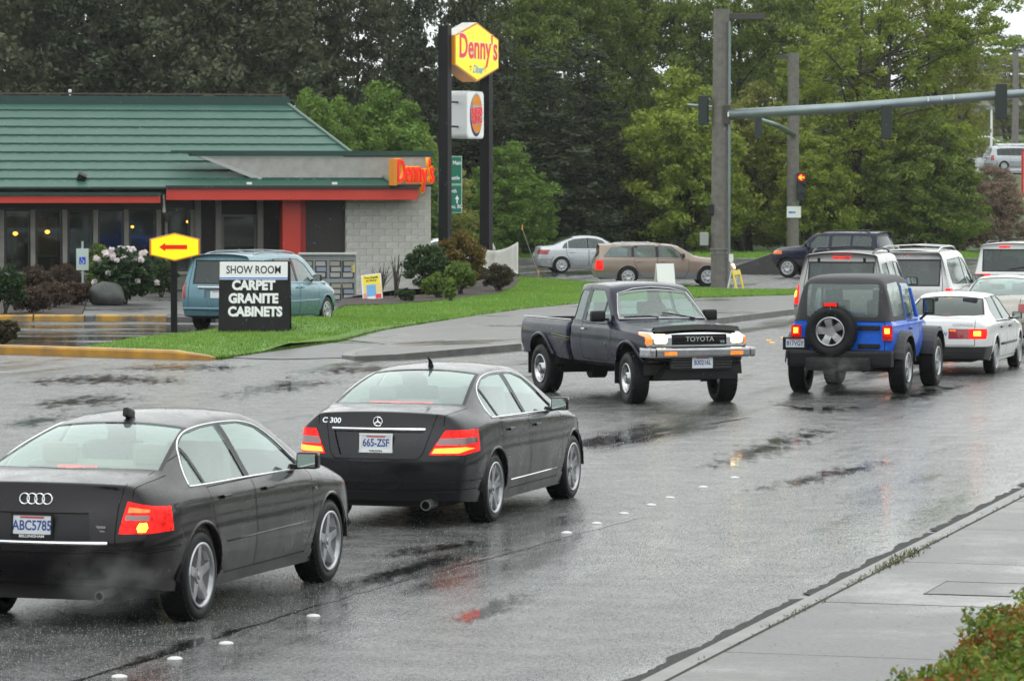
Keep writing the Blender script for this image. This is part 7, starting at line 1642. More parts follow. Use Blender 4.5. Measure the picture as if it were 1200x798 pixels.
# show room sandwich board
S0 = G(299, 389.5, .15); bd = empty('sandwich_board', S0, math.radians(-2), 'black and white folding board reading show room, carpet, granite, cabinets on the lawn', 'sandwich board')
bw, bh = 1.50, 1.52; tilt = .16
def board(parent, y0, lean, nm, m):
    b = bmof(); box(b, (0, 0, bh/2), (bw, .03, bh), bev=.004); b.transform(Matrix.Translation((0, y0, 0)) @ Matrix.Rotation(lean, 4, 'X')); return mobj(nm, b, m, parent)
BKB = mat('black board', (.009, .009, .010), .6, spec=.2, var=((.016, .016, .016), 4, .2)); fb = board(bd, -.26, -tilt, 'front_board', BKB); board(bd, .26, tilt, 'back_board', BKB)
MB_ = Matrix.Translation((0, -.26, 0)) @ Matrix.Rotation(-tilt, 4, 'X')
b = bmof(); box(b, (-.02, -.019, bh-.20), (bw-.06, .006, .38)); b.transform(MB_); mobj('header_panel', b, mat('white plastic'), fb); b = bmof(); box(b, (-.02, -.024, bh-.36), (bw-.06, .004, .028)); b.transform(MB_); mobj('blue_rule', b, mat('blue rule', (.05, .18, .7), .5), fb)
TW = Matrix.Translation((-.02, -.025, bh-.19)) @ Matrix.Rotation(math.pi/2, 4, 'X'); text('lettering', 'SHOW ROOM', .235, BLK, fb, MB_ @ TW, off=.003, sx=.78)
for z_, t_ in ((bh-.52, 'CARPET'), (bh-.80, 'GRANITE'), (bh-1.08, 'CABINETS')): text('lettering', t_, .275, mat('white plastic'), fb, MB_ @ Matrix.Translation((-.02+(.04 if t_ == 'CABINETS' else 0), -.018, z_)) @ Matrix.Rotation(math.pi/2, 4, 'X'), off=.014, sx=.92)
b = bmof(); cyl(b, (-bw/2+.03, 0, bh-.02), (bw/2-.03, 0, bh-.02), .02); mobj('hinge_bar', b, BLK, bd)
# disabled parking sign
p = G(97, 355, .15); dp = empty('parking_sign', p, 0, 'small white and blue disabled parking sign on a pale post in the planting bed', 'sign'); s_ = p.y/F
b = bmof(); box(b, (0, 0, .8), (.05, .04, 1.7)); mobj('post', b, mat('galvanised grey', (.45, .5, .48), .4, .3), dp); zc_ = H+(226-304)*s_-.15
b = bmof(); box(b, (0, -.03, zc_), (.33, .012, .58), bev=.004); mobj('plate', b, mat('pale green white plate', (.5, .6, .55), .4), dp); b = bmof(); box(b, (0, -.040, zc_-.03), (.17, .006, .19)); mobj('blue_square', b, mat('sign blue', (.01, .06, .55), .5), dp)
b = bmof(); tube(b, [(-.005+.045*math.cos(a), -.045, zc_-.065+.045*math.sin(a)) for a in [math.radians(-200+24*k) for k in range(11)]], .008, 4); tube(b, [(-.02, -.045, zc_+.03), (-.015, -.045, zc_-.02), (.03, -.045, zc_-.03), (.05, -.045, zc_-.08)], .008, 4); bmesh.ops.create_icosphere(b, subdivisions=1, radius=.013, matrix=Matrix.Translation((-.02, -.045, zc_+.045))); mobj('wheelchair_symbol', b, WHT, dp)
# news racks
p = G(384, 354); nr_ = empty('newspaper_rack', p, math.radians(4), 'grey bank of newspaper boxes with papers on show, against the white block wall', 'newspaper rack')
GM = mat('grey rack metal', (.22, .25, .25), .45, .2, var=((.32, .34, .33), 4, .2)); b = bmof(); box(b, (.0, .25, .66), (1.62, .5, 1.34), bev=.02); mobj('cabinet', b, GM, nr_); b = bmof(); box(b, (0, .2, 1.37), (1.66, .6, .05)); mobj('top', b, mat('pale rack top', (.5, .52, .5), .4), nr_)
for c_, cx_ in enumerate((-.58, -.19, .22, .58)):
    for rz_ in (.30, .93):
        b = bmof(); box(b, (cx_, -.012, rz_), (.33, .03, .50), bev=.006); q = mobj('rack_door', b, mat('dark rack door', (.03, .035, .035), .3), nr_)
        for k in range(3): b = bmof(); box(b, (cx_+rnd.uniform(-.02, .02), -.032, rz_-.16+.16*k), (.27, .008, .12)); mobj('paper', b, mat(('folded newspaper', 'tinted newspaper', 'cream newspaper')[k if (c_+k) % 3 else 0], ((.38, .38, .36), (.25, .28, .35), (.32, .30, .24))[k if (c_+k) % 3 else 0], .7), q)
b = bmof(); box(b, (.72, -.03, .98), (.10, .012, .26)); mobj('flyer', b, mat('yellow flyer', (.7, .6, .2), .7), nr_)
# leaning yellow poster board
p = G(437, 351, .15); lb = empty('lawn_poster', p, math.radians(-8), 'yellow and blue advertising placard leaning on the mulch before the block wall', 'placard'); Ml = Matrix.Rotation(-.25, 4, 'X') @ Matrix.Rotation(math.radians(-7), 4, 'Y')
b = bmof(); box(b, (0, 0, .36), (.56, .02, .72)); b.transform(Ml); mobj('board', b, mat('white plastic'), lb)
for c, s2, m in (((0, -.013, .56), (.50, .006, .26), ('placard yellow', (.85, .70, .04))), ((.02, -.013, .30), (.5, .005, .26), ('placard cream', (.8, .6, .2))), ((-.02, -.017, .26), (.26, .006, .32), ('placard blue', (.15, .40, .70))), ((.17, -.020, .08), (.16, .006, .12), ('placard red', (.75, .03, .02))), ((-.20, -.020, .12), (.10, .006, .14), ('placard pink', (.7, .3, .3)))):
    b = bmof(); box(b, c, s2); b.transform(Ml); mobj('print_panel', b, mat(m[0], m[1], .5), lb)
for z_, t_ in ((.62, 'Two Ready'), (.54, 'to Enjoy')): text('lettering', t_, .085, BLK, lb, Ml @ Matrix.Translation((0, -.018, z_)) @ Matrix.Rotation(math.pi/2, 4, 'X'), off=.002)
# white banner between two stakes
p0, p1 = AT(553, 300, 123.5), AT(607.5, 300, 132); bn = empty('cloth_banner', (0, 0, 0), 0, 'sagging white cloth banner strung between thin stakes beside the shrubs', 'banner')
b = bmof(); n, mm = 22, 10; vv = []
for i in range(n+1):
    u = i/n; base = p0.lerp(p1, u); zt_ = H+(226-283)*base.y/F-.0-(.36*4*u*(1-u)*(1-.25*u)); zb2 = (H+(226-(312+10*u))*base.y/F)+.05*math.sin(9*u)
    col = []
    for j in range(mm+1):
        v = j/mm; z = zt_+(zb2-zt_)*v; wav = .10*math.sin(5*u*math.pi+2.2*v)*(math.sin(math.pi*u))+.05*math.sin(14*v+4*u)*math.sin(math.pi*u); col.append(b.verts.new((base.x, base.y+wav, z)))
    vv.append(col)
for i in range(n):
    for j in range(mm): b.faces.new((vv[i][j], vv[i+1][j], vv[i+1][j+1], vv[i][j+1]))
bmesh.ops.solidify(b, geom=b.faces[:], thickness=.006); mobj('cloth', b, mat('wet white cloth', (.80, .80, .78), .7, var=((.68, .66, .58), 1.5, .2)), bn, smooth=True)
for q in (p0, p1): b = bmof(); cyl(b, (q.x, q.y, 0), (q.x, q.y, H+(226-281)*q.y/F), .025); mobj('stake', b, BLK, bn)
gs = empty('guy_stake', G(631, 322), 0, 'thin leaning guy line with an orange tip right of the cloth banner', 'stake'); b = bmof(); top = AT(612, 268, 130)-gs.location; tube(b, [(0, 0, 0), top], .014, 5); mobj('line', b, mat('pale rope', (.45, .42, .36), .7), gs); b = bmof(); tube(b, [top-Vector((0, 0, .05)), top+Vector((0, 0, .16))], [.035, .01], 6); mobj('tip', b, mat('orange tip', (.7, .3, .06), .5), gs); b = bmof(); tube(b, [(0, 0, 0), (0, 0, .2)], .03, 6); mobj('peg', b, mat('orange tip', (.7, .3, .06), .5), gs)
b = bmof(); cyl(b, (0, 0, 0), (0, 0, .8), .12, .12, 10); cyl(b, (0, 0, .8), (0, 0, .95), .12, .03, 10); o = mobj('marker_post', b, mat('weathered white cabinet')); o.location = (AT(577, 290, 133).x, 133, 0); o.scale.z = 1.35; tag(o, 'stubby pale marker post behind the sag of the cloth banner', 'marker post')
# green road sign
p = GX(529, 140); p.z = 0; sg_ = empty('road_sign', p, 0, 'green two-panel road sign with an arrow, half hidden by the black post', 'sign'); s_ = 140/F
GS = mat('sign green', (.0, .13, .075), .4, emit=(0, .4, .2), estr=.03); WB = mat('sign border white', (.42, .55, .50), .4); za, zb3, zc3 = H+(226-183)*s_, H+(226-216.5)*s_, H+(226-250)*s_; wS = 28*s_; xo = -.05
b = bmof(); box(b, (xo, .06, zc3/2+.4), (.12, .08, zc3+.9)); mobj('post', b, mat('galvanised grey'), sg_)
for z0, z1 in ((zb3, za), (zc3, zb3)):
    b = bmof(); box(b, (xo, 0, (z0+z1)/2), (wS, .02, z1-z0-.02), bev=.004); q = mobj('panel', b, WB, sg_); b = bmof(); box(b, (xo, -.014, (z0+z1)/2), (wS-.06, .012, z1-z0-.08)); mobj('panel_face', b, GS, q)
R9 = Matrix.Rotation(math.pi/2, 4, 'X')
for x_, z_, t_, s3 in ((.22, za-.27, 'Main', .22), (.10, zb3+.25, 'Seattle', .2), (.0, zb3-.25, 'North', .2), (.13, zc3+.25, 'Vanc. BC', .2)): text('lettering', t_, s3, mat('white plastic'), sg_, Matrix.Translation((x_, -.024, z_)) @ R9, off=.004, sx=.8)
b = bmof(); box(b, (-.16, -.024, za-.32), (.16, .008, .30), bev=.003); mobj('shield', b, mat('sign blue'), sg_)
b = bmof(); b.faces.new([b.verts.new(q) for q in ((.22, -.026, zb3-.40), (.30, -.026, zb3-.56), (.245, -.026, zb3-.56), (.245, -.026, zb3-.72), (.195, -.026, zb3-.72), (.195, -.026, zb3-.56), (.14, -.026, zb3-.56))]); mobj('arrow', b, WHT, sg_)
# ------------------------------------------------------------------ poles and signals
WOOD = mat('weathered grey pole wood', (.11, .10, .09), .7, var=((.20, .185, .165), 5, .3), bump=(16, .9, .03)); GALV = mat('galvanised arm', (.28, .33, .34), .35, .6, var=((.2, .24, .25), 2, .3)); SIGB = mat('signal housing', (.012, .022, .018), .45)
def signal_head(root, p, face, lit=None, n=3, size=.36, parent=None):
    """a signal head of n sections; face = rotation about z of its front"""
    M = Matrix.Translation(p) @ Matrix.Rotation(face, 4, 'Z'); b = bmof(); box(b, (0, 0, 0), (size*.95, .22, size*n), bev=.03); b.transform(M); h = mobj('signal_head', b, SIGB, root)
    for k in range(n):
        z = size*(n-1)/2-size*k; b = bmof(); cyl(b, (0, -.10, z), (0, -.125, z), size*.36, n=18); b.transform(M); on = lit is not None and lit[0] == k
        mobj('lens', b, mat('signal lens lit' if on else 'signal lens off', (.25, .01, .01) if on else (.03, .03, .03), .3), h)
        b = bmof(); lathe(b, [(size*.40, -.11), (size*.41, -.36)], 16, sm=False); bmesh.ops.delete(b, geom=[f for f in b.faces if f.calc_center_median().z < -size*.22], context='FACES'); bmesh.ops.translate(b, verts=b.verts, vec=(0, 0, z)); b.transform(M); mobj('visor', b, SIGB, h)
        if on and lit[1] == 'arrow':
            b = bmof(); q = [(-.115, 0), (-.0, -.115), (.02, -.07), (-.03, -.025), (.115, -.025), (.115, .025), (-.03, .025), (.02, .07), (0, .115)]; b.faces.new([b.verts.new((x*size/.36, -.145, z+zz*size/.36)) for x, zz in q]); bmesh.ops.solidify(b, geom=b.faces[:], thickness=.006); b.transform(M); mobj('arrow', b, mat('signal arrow lit', (1, .3, .02), .3, emit=(1, .22, .02), estr=2.2), h)
            b = bmof(); cyl(b, (0, -.126, z), (0, -.13, z), size*.34, n=18); b.transform(M); mobj('glow_ring', b, mat('signal red glow', (.6, .01, .01), .3, emit=(1, .01, .005), estr=.8), h)
    return h
P_A = G(843, 338.5); YA = P_A.y; sA = YA/F
p1_ = empty('utility_pole', P_A, 0, 'thick weathered wooden pole carrying the long signal arm, nearer of the two', 'pole')
zt1 = H+(226-12)*sA; b = bmof(); tube(b, [(0, 0, -.2), (0.02, 0, zt1*.5), (.06, 0, zt1)], [10.4*sA, 10.2*sA, 9.6*sA], 14); mobj('shaft', b, WOOD, p1_)
b = bmof(); box(b, (.85, 0, H+(226-20.5)*sA), (1.2, .18, .20), bev=.02); mobj('crossarm', b, mat('dark weathered arm', (.06, .055, .05), .7), p1_)
b = bmof(); tube(b, [(.30, -.2, 0.1), (.30, -.26, zt1-.4)], .045, 6); mobj('conduit', b, GALV, p1_)
b = bmof(); box(b, (-.22, -.1, H+(226-246)*sA), (.30, .2, .36), bev=.03); mobj('black_box', b, BLK, p1_); b = bmof(); box(b, (-.50, -.1, H+(226-280)*sA), (.28, .2, .42), bev=.02); mobj('grey_box', b, mat('pale grey box', (.33, .34, .33), .5), p1_)
b = bmof()
for yy_ in (292, 297): tube(b, [(.0+.30*math.cos(a), .30*math.sin(a), H+(226-yy_)*sA) for a in [k*math.pi/8 for k in range(16)]], .012, 4, closed=True)
mobj('strap', b, GALV, p1_)['kind'] = 'stuff'
b = bmof(); box(b, (.36, -.3, H+(226-302)*sA), (.14, .02, .24)); mobj('pole_tag', b, WHT, p1_)
b = bmof(); box(b, (.22, -.25, H+(226-135)*sA), (.22, .22, .62), bev=.03); mobj('arm_bracket', b, mat('dark weathered arm', (.06, .055, .05), .7), p1_)
za_, zb_2 = H+(226-135)*sA, H+(226-108)*sA*.985; b = bmof(); tube(b, [(.25, -.26, za_), (4, -.26, za_+.32*(zb_2-za_)), (9.9, -.26, zb_2), (13.5, -.26, zb_2+.2)], [.17, .16, .135, .11], 14); arm = mobj('mast_arm', b, GALV, p1_, smooth=True)
b = bmof(); tube(b, [(-.25, -.05, H+(226-126)*sA), (-1.05, -.05, H+(226-123.5)*sA)], .045, 8); mobj('stub_arm', b, GALV, p1_)
bm = bmof()
for px in (1085, 1101, 1115, 852): box(bm, ((px-843)*sA, -.44, H+(226-(135-(px-852)*.0776))*sA), (.05, .02, .14))
mobj('arm_band', bm, WHT, p1_)['kind'] = 'stuff'
signal_head(p1_, ((824-843)*sA, -.1, H+(226-130)*sA), math.radians(160), n=3, size=.32); signal_head(p1_, ((1037-843)*sA, -.32, H+(226-144)*sA), math.radians(175), n=3, size=.36); signal_head(p1_, ((1170-843)*sA, -.42, H+(226-120)*sA), math.radians(185), n=3, size=.38)
P_B = Vector(((929-600)/F*176, 176, 0)); sB = 176/F; p2_ = empty('utility_pole', P_B, 0, 'thinner wooden pole behind, carrying the lit red left arrow and a small white sign', 'pole')
zt2 = H+(226-63)*sB; b = bmof(); tube(b, [(0, 0, -.2), (0, 0, zt2)], [7.4*sB, 6.6*sB], 14); mobj('shaft', b, WOOD, p2_); b = bmof(); box(b, (-.35, 0, H+(226-68)*sB), (.8, .16, .2)); mobj('crossarm', b, mat('dark weathered arm', (.06, .055, .05), .7), p2_)
b = bmof(); tube(b, [(0, -.3, H+(226-158)*sB), (-1.0, -3, H+(226-147)*(173/F)), (-2.1, -6, H+(226-140)*(170/F))], [.15, .12, .09], 10); mobj('mast_arm', b, GALV, p2_, smooth=True)
signal_head(p2_, ((878-929)*sB, -6.3, H+(226-150)*(169.7/F)), math.radians(170), n=3, size=.34); signal_head(p2_, ((937.5-929)*sB, -.5, H+(226-219)*sB), math.radians(0), lit=(0, 'arrow'), n=3, size=.44)
b = bmof(); box(b, (.02, -.33, H+(226-248.5)*sB), (.68, .02, .54)); q = mobj('small_sign', b, mat('white plastic'), p2_); b = bmof(); zz = H+(226-249)*sB; b.faces.new([b.verts.new((x, -.345, zz+z)) for x, z in ((-.26, 0), (-.14, -.08), (-.14, -.04), (.1, -.04), (.1, .04), (-.14, .04), (-.14, .08))]); mobj('arrow', b, mat('blue rule', (.05, .18, .7), .5), q)
# distant street furniture on the rise
def GH(px, Y): x = (px-CX)/F*Y; return Vector((x, Y, hill(x, Y)-.05))
for px, Y, ztop, w_, lb in ((1189, 300, 14.6, .28, 'tall grey pole beyond the signal arm at the upper right edge'), (1161, 262, 9.2, .09, 'slim white lamp post standing on the far rise')):
    p = GH(px, Y); o = empty('distant_pole', p, 0, lb, 'pole'); b = bmof(); zt_ = ztop-p.z; tube(b, [(0, 0, -.2), (0, 0, zt_)], [w_, w_*.8], 8); mobj('shaft', b, WOOD if w_ > .2 else WHT, o); b = bmof(); box(b, (.25 if w_ > .2 else 0, 0, zt_-.1), (.7, .2, .15)); mobj('head', b, GALV, o)
p = GH(1197.5, 232); o = empty('feather_flag', p+Vector((.12, 0, 0)), 0, 'tall red and yellow feather flag at the right edge of the far slope', 'flag'); s_ = 232/F; b = bmof(); z0, z1 = H+(226-238)*s_-p.z, H+(226-178)*s_-p.z
bm = bmof(); box(bm, (0, 0, z1/2), (.05, .05, z1)); mobj('pole', bm, WHT, o); bm = bmof(); box(bm, (.06, 0, (z0+z1)/2+.2), (.5, .02, z1-z0-.3)); mobj('cloth', bm, mat('flag red', (.65, .03, .02), .6), o); bm = bmof(); box(bm, (.06, 0, z0+.05), (.5, .025, .5)); mobj('flag_foot', bm, mat('placard yellow', (.85, .7, .04), .5), o)
for px, Y, L_, D_, hh, lb, c in ((1146, 372, 11.5, 14, 2.7, 'long flat grey commercial building on the far rise', (.22, .23, .23)), (1225, 380, 14, 16, 4.0, 'pale grey commercial block at the right edge of the far rise', (.30, .30, .29))):
    p = GH(px, Y); bo = empty('commercial_building', p, 0, lb, 'building'); bm = bmof(); box(bm, (0, D_/2, hh/2), (L_, D_, hh)); mobj('wall', bm, mat('far wall %d' % px, c, .8), bo); bm = bmof(); box(bm, (0, D_/2, hh+.15), (L_+.6, D_+.6, .3)); mobj('roof', bm, mat('far roof', (.3, .31, .31), .7), bo)
    for k in range(5): bm = bmof(); box(bm, (-L_/2+L_*(k+.5)/5, -.02, hh*.42), (L_/5*.7, .06, hh*.5)); mobj('window', bm, mat('far glass', (.03, .035, .04), .1), bo)
r = random.Random(21); pts = []; rad = []
for i in range(260):
    px = r.uniform(1095, 1290); Y = r.uniform(305, 312); q = GH(px, Y); pts.append((q.x, q.y, q.z+r.uniform(.2, 1.4))); rad.append(.6)
o = link(bpy.data.objects.new('hedge', leaf_cloud('hedge', pts, rad, 40, .22, L_MID, 8))); tag(o, 'clipped dark hedge along the edge of the far car park', 'hedge')
for i, (px, Y, s, z, m, lb) in enumerate([(1130, 330, .9, .8, L_OLIVE, 'thin olive tree beyond the far hedge'), (1185, 345, 1.0, .9, L_OLIVE, 'hazy bare-looking tree behind the tall grey pole'), (1110, 400, 1.4, 1.1, L_GREY, 'dim grey tree behind the long flat building'), (1175, 420, 1.4, 1.15, L_GREY, 'dim grey tree on the skyline at the upper right'), (1235, 350, 1, 1, L_OLIVE, 'olive tree past the right edge of the far car park')]):
    tree('airy', i, GH(px, Y), s, lb, rz=i*2, sz=z*.55, cm=m, group='trees on the far rise')
slab_ = sheet('car_park', mat('pale wet car park', (.16, .17, .17), .3), [(26, 262), (90, 262), (90, 262.1), (26, 262.1)], 0)
bpy.data.objects.remove(slab_)
bm = bmof(); X_ = [28, 36, 48, 70]; Y_ = [256, 268, 285, 302]; V_ = [[bm.verts.new((x, y, hill(x, y)+.06)) for x in X_] for y in Y_]
for j in range(3):
    for i in range(3): bm.faces.new((V_[j][i], V_[j][i+1], V_[j+1][i+1], V_[j+1][i]))
o = mobj('car_park', bm, mat('pale wet car park', (.16, .17, .17), .3)); o['kind'] = 'structure'
# retaining wall and folding barricades
rw_ = empty('retaining_wall', G(940, 321.5), 0, 'low dark concrete retaining wall sloping down behind the midnight blue off-roader', 'wall'); s_ = rw_.location.y/F
b = bmof(); q = [(-93*s_, 0), (-93*s_, .12), (-72*s_, .38), (-36*s_, 24*s_), (140*s_, 25*s_), (140*s_, 0)]; a = [b.verts.new((x, 0, z)) for x, z in q]; c = [b.verts.new((x, .4, z)) for x, z in q]
b.faces.new(a); b.faces.new(c[::-1])
for i in range(6): b.faces.new((a[i], c[i], c[(i+1) % 6], a[(i+1) % 6]))
bmesh.ops.recalc_face_normals(b, faces=b.faces); mobj('panel', b, mat('dark wet concrete', (.035, .034, .032), .5, var=((.06, .058, .055), 3, .3), bump=(15, .5, .02)), rw_)
b = bmof(); box(b, (52*s_, .2, 25*s_+.03), (176*s_, .46, .08)); mobj('coping', b, mat('dark weathered arm', (.06, .055, .05), .7), rw_)
def a_frame(p, w_, h_, m1, m2, label, rz=0, legs=False):
    r0 = empty('folding_sign', p, rz, label, 'sandwich board')
    for sgn, m in ((-1, m1), (1, m2)):
        b = bmof(); 
        if legs:
            for x in (-w_/2, w_/2): box(b, (x, 0, h_/2), (.07, .03, h_))
            box(b, (0, 0, h_*.85), (w_, .035, h_*.22))
        else: box(b, (0, 0, h_*.56), (w_, .03, h_*.85)); 
        b.transform(Matrix.Translation((0, sgn*h_*.25, 0)) @ Matrix.Rotation(sgn*.25, 4, 'X')); mobj('board', b, m, r0)
    return r0
a_frame(G(779, 341, .14), .56, .86, mat('white plastic'), mat('white plastic'), 'plain white folding board whose top shows over the cab of the pickup', .3)
a_frame(G(862, 339, .14), .42, .62, mat('yellow barricade', (.8, .55, .02), .4), mat('white plastic'), 'small yellow and white folding barricade at the foot of the nearer wooden pole', 1.0, True)
# ------------------------------------------------------------------ shrubs near the restaurant
shrub(G(540, 337, .16), .88, .8, 1.75, leaf_mat('golden shrub leaves', (.08, .07, .012), (.30, .20, .04)), 'golden brown rounded shrub against the black sign post', seed=1, leaf=.07)
shrub(G(503, 344, .16), .80, .7, 1.45, leaf_mat('deep shrub leaves', (.02, .045, .012), (.06, .11, .03)), 'dark green shrub in front of the corner of the block wall', seed=2)
shrub(G(540, 345, .16), .62, .5, 1.0, leaf_mat('lime shrub leaves', (.06, .11, .012), (.17, .25, .04)), 'lime green shrub in the middle of the mulch bed', seed=3, leaf=.055)
shrub(G(583, 341, .16), .62, .5, .80, leaf_mat('bronze shrub leaves', (.025, .028, .012), (.11, .08, .035)), 'low bronze and dark green shrub below the cloth banner', seed=4, leaf=.05)
shrub(G(513, 349, .16), .55, .4, .72, MATS['lime shrub leaves'], 'small bright shrub low at the front of the dark green shrub', seed=5, leaf=.05, n=50)
shrub(G(528, 352, .16), .22, .22, .42, MATS['lime shrub leaves'], 'tiny ball-shaped green shrub at the front of the mulch bed', seed=6, leaf=.04, n=30)
shrub(G(476, 353, .16), .34, .3, .36, MATS['deep shrub leaves'], 'tiny dark green cushion plant right of the yellow placard', seed=7, leaf=.05, n=30)
def bare_shrub(p, h, lb, seed):
    r = random.Random(seed); o = empty('bare_shrub', p, 0, lb, 'shrub'); b = bmof()
    for k in range(12):
        a = r.uniform(0, 6.28); e = Vector((math.cos(a)*.25*r.random(), math.sin(a)*.2, h*r.uniform(.6, 1))); tube(b, [(0, 0, -.02), e*.5+Vector((r.uniform(-.05, .05), 0, 0)), e], [.022, .015, .005], 5); tube(b, [e*.55, e*.8+Vector((r.uniform(-.25, .25), 0, .1))], [.01, .004], 4)
    mobj('branch', b, mat('brown twigs', (.06, .045, .035), .7), o)['kind'] = 'stuff'
bare_shrub(G(446, 350, .16), 1.1, 'leafless twiggy shrub against the white block wall, behind the yellow placard', 2); bare_shrub(G(463, 349, .16), 1.25, 'taller leafless shrub against the white block wall, nearer its corner', 3)
rh = shrub(G(146, 356, .14), .95, .8, 1.50, leaf_mat('rhododendron leaves', (.012, .035, .010), (.045, .09, .025)), 'rounded rhododendron with pale pink blossom heads beside the boulder', seed=8, leaf=.10, name='flowering_shrub')
r = random.Random(3); b = bmof(); PK = leaf_mat('pale pink petals', (.80, .68, .69), (.95, .90, .90)); pts = []
rr0 = Matrix.Rotation(-rh.rotation_euler.z, 3, 'Z')
for k in range(30):
    a = r.uniform(math.pi, 2*math.pi) if k < 22 else r.uniform(0, 6.28); rad_ = .82*math.sqrt(r.random()); z = .78+.72*math.sqrt(max(0, 1-(rad_/.95)**2)) if k < 25 else r.uniform(.5, .9)
    if k >= 25: rad_ = .85
    pts.append(tuple(rr0 @ Vector((math.cos(a)*rad_, math.sin(a)*rad_*.8, z*.98+.02))))
link(bpy.data.objects.new('blossom', leaf_cloud('blossom', pts, [.085]*len(pts), 60, .055, PK, 12, flat=.8)), rh)
shrub(G(118, 352, .14), .5, .5, 1.65, MATS['lime shrub leaves'], 'yellow-green shrub rising behind the left side of the rhododendron', seed=9, leaf=.07)
shrub(G(190, 348, .14), .55, .5, 1.1, MATS['deep shrub leaves'], 'dark green shrub behind the right side of the rhododendron', seed=19, leaf=.07)
shrub(G(6, 368, .15), .55, .5, 1.25, MATS['rhododendron leaves'], 'dark clipped shrub at the left edge of the planting bed', seed=10, leaf=.05)
for k, (x, y) in enumerate([(36, 366), (62, 360), (88, 357), (40, 350), (75, 346)]): shrub(G(x, y, .15), .62, .5, .62 if y > 355 else .9, leaf_mat('barberry leaves', (.04, .024, .016), (.11, .07, .045)), ['low dark red barberry nearest the yellow kerb', 'low dark red barberry in the middle of the bed', 'low dark red barberry beside the disabled parking sign', 'taller dark red barberry under the leftmost windows', 'taller dark red barberry behind the disabled parking sign'][k], seed=30+k, leaf=.045)
shrub(G(4, 404, .1), .30, .4, .50, MATS['bronze shrub leaves'], 'small bronze shrub on the verge at the left edge behind the yellow kerb', seed=11, leaf=.05)
b = bmof(); bmesh.ops.create_icosphere(b, subdivisions=3, radius=1)
import mathutils.noise as mn
for v in b.verts:
    n_ = mn.noise(v.co*1.4)*.22+mn.noise(v.co*4)*.07; v.co = Vector((v.co.x*.50, v.co.y*.4, v.co.z*.36))*(1+n_); v.co.z = max(v.co.z, -.25)
o = mobj('boulder', b, mat('grey boulder', (.035, .04, .036), .6, var=((.07, .075, .068), 4, .3), bump=(14, .6, .02)), smooth=True); o.location = G(126, 357, .15)+Vector((0, 0, .24)); tag(o, 'rounded grey boulder at the foot of the rhododendron', 'boulder')
# hedge, lower right
r = random.Random(77); pts = []; tones = []; hd = {}
for i in range(3600):
    s = r.uniform(12.6, 21); f = r.random(); tt = -2.88+.05*math.sin(s*2.1)+.04*math.sin(s*5)
    if f < .45: t, z = tt+r.uniform(0, .07), r.uniform(.1, 1.02)
    else: t, z = tt+r.uniform(.05, 1.5), 1.04+.05*math.sin(s*3+f*9)+r.uniform(-.05, .03)
    if f < .45 and z > .9: t += .06
    p = ST(s, t, z); pts.append(tuple(p)); tones.append(min(1, max(0, .5+.9*mn.noise(Vector((s*1.3, t*2.5, z*2)))+r.uniform(-.2, .2))))
HM = leaf_mat('hedge leaves', (.10, .028, .014), (.14, .17, .022)); cr = [n for n in HM.node_tree.nodes if n.type == 'VALTORGB'][0].color_ramp
cr.elements[0].position = .22; cr.elements[1].position = .88; cr.elements[0].color = (.30, .07, .025, 1); cr.elements[1].color = (.34, .34, .05, 1); e1 = cr.elements.new(.34); e1.color = (.26, .17, .03, 1); e2 = cr.elements.new(.50); e2.color = (.07, .13, .02, 1); e3 = cr.elements.new(.70); e3.color = (.16, .24, .03, 1)
hg = empty('hedge', ST(16.5, -2.12), math.pi/2-PSI, 'clipped low hedge with green, yellow and red-brown leaves along the right-hand pavement', 'hedge')
inv = (Matrix.Translation(ST(16.5, -2.12)) @ Matrix.Rotation(math.pi/2-PSI, 4, 'Z')).inverted()
link(bpy.data.objects.new('foliage', leaf_cloud('foliage', [tuple(inv @ Vector(p)) for p in pts], [.06]*len(pts), 26, .023, HM, 13, tones=tones, aspect=1.5)), hg)
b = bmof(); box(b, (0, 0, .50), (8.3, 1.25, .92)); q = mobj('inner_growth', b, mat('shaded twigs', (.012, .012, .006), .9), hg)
b = bmof()
for k in range(60): x = r.uniform(-4, 4); tube(b, [(x, .72+r.uniform(-.1, .1), -.1), (x+r.uniform(-.1, .1), .70, .9)], .008, 4)
mobj('stem', b, BARK, hg)['kind'] = 'stuff'
# a few weeds and litter at the hedge foot
bm = bmof()
for i in range(160):
    p = ST(r.uniform(17, 34), K0+r.uniform(.05, 2.0), .126); a = r.uniform(0, 6.28); d = Vector((math.cos(a), math.sin(a), 0))*r.uniform(.006, .018); e = Vector((-d.y, d.x, 0))*.6; bm.faces.new([bm.verts.new(q) for q in (p-d, p-e, p+d, p+e)])
o = mobj('leaf_litter', bm, mat('leaf litter', (.05, .035, .02), .7)); o['kind'] = 'stuff'
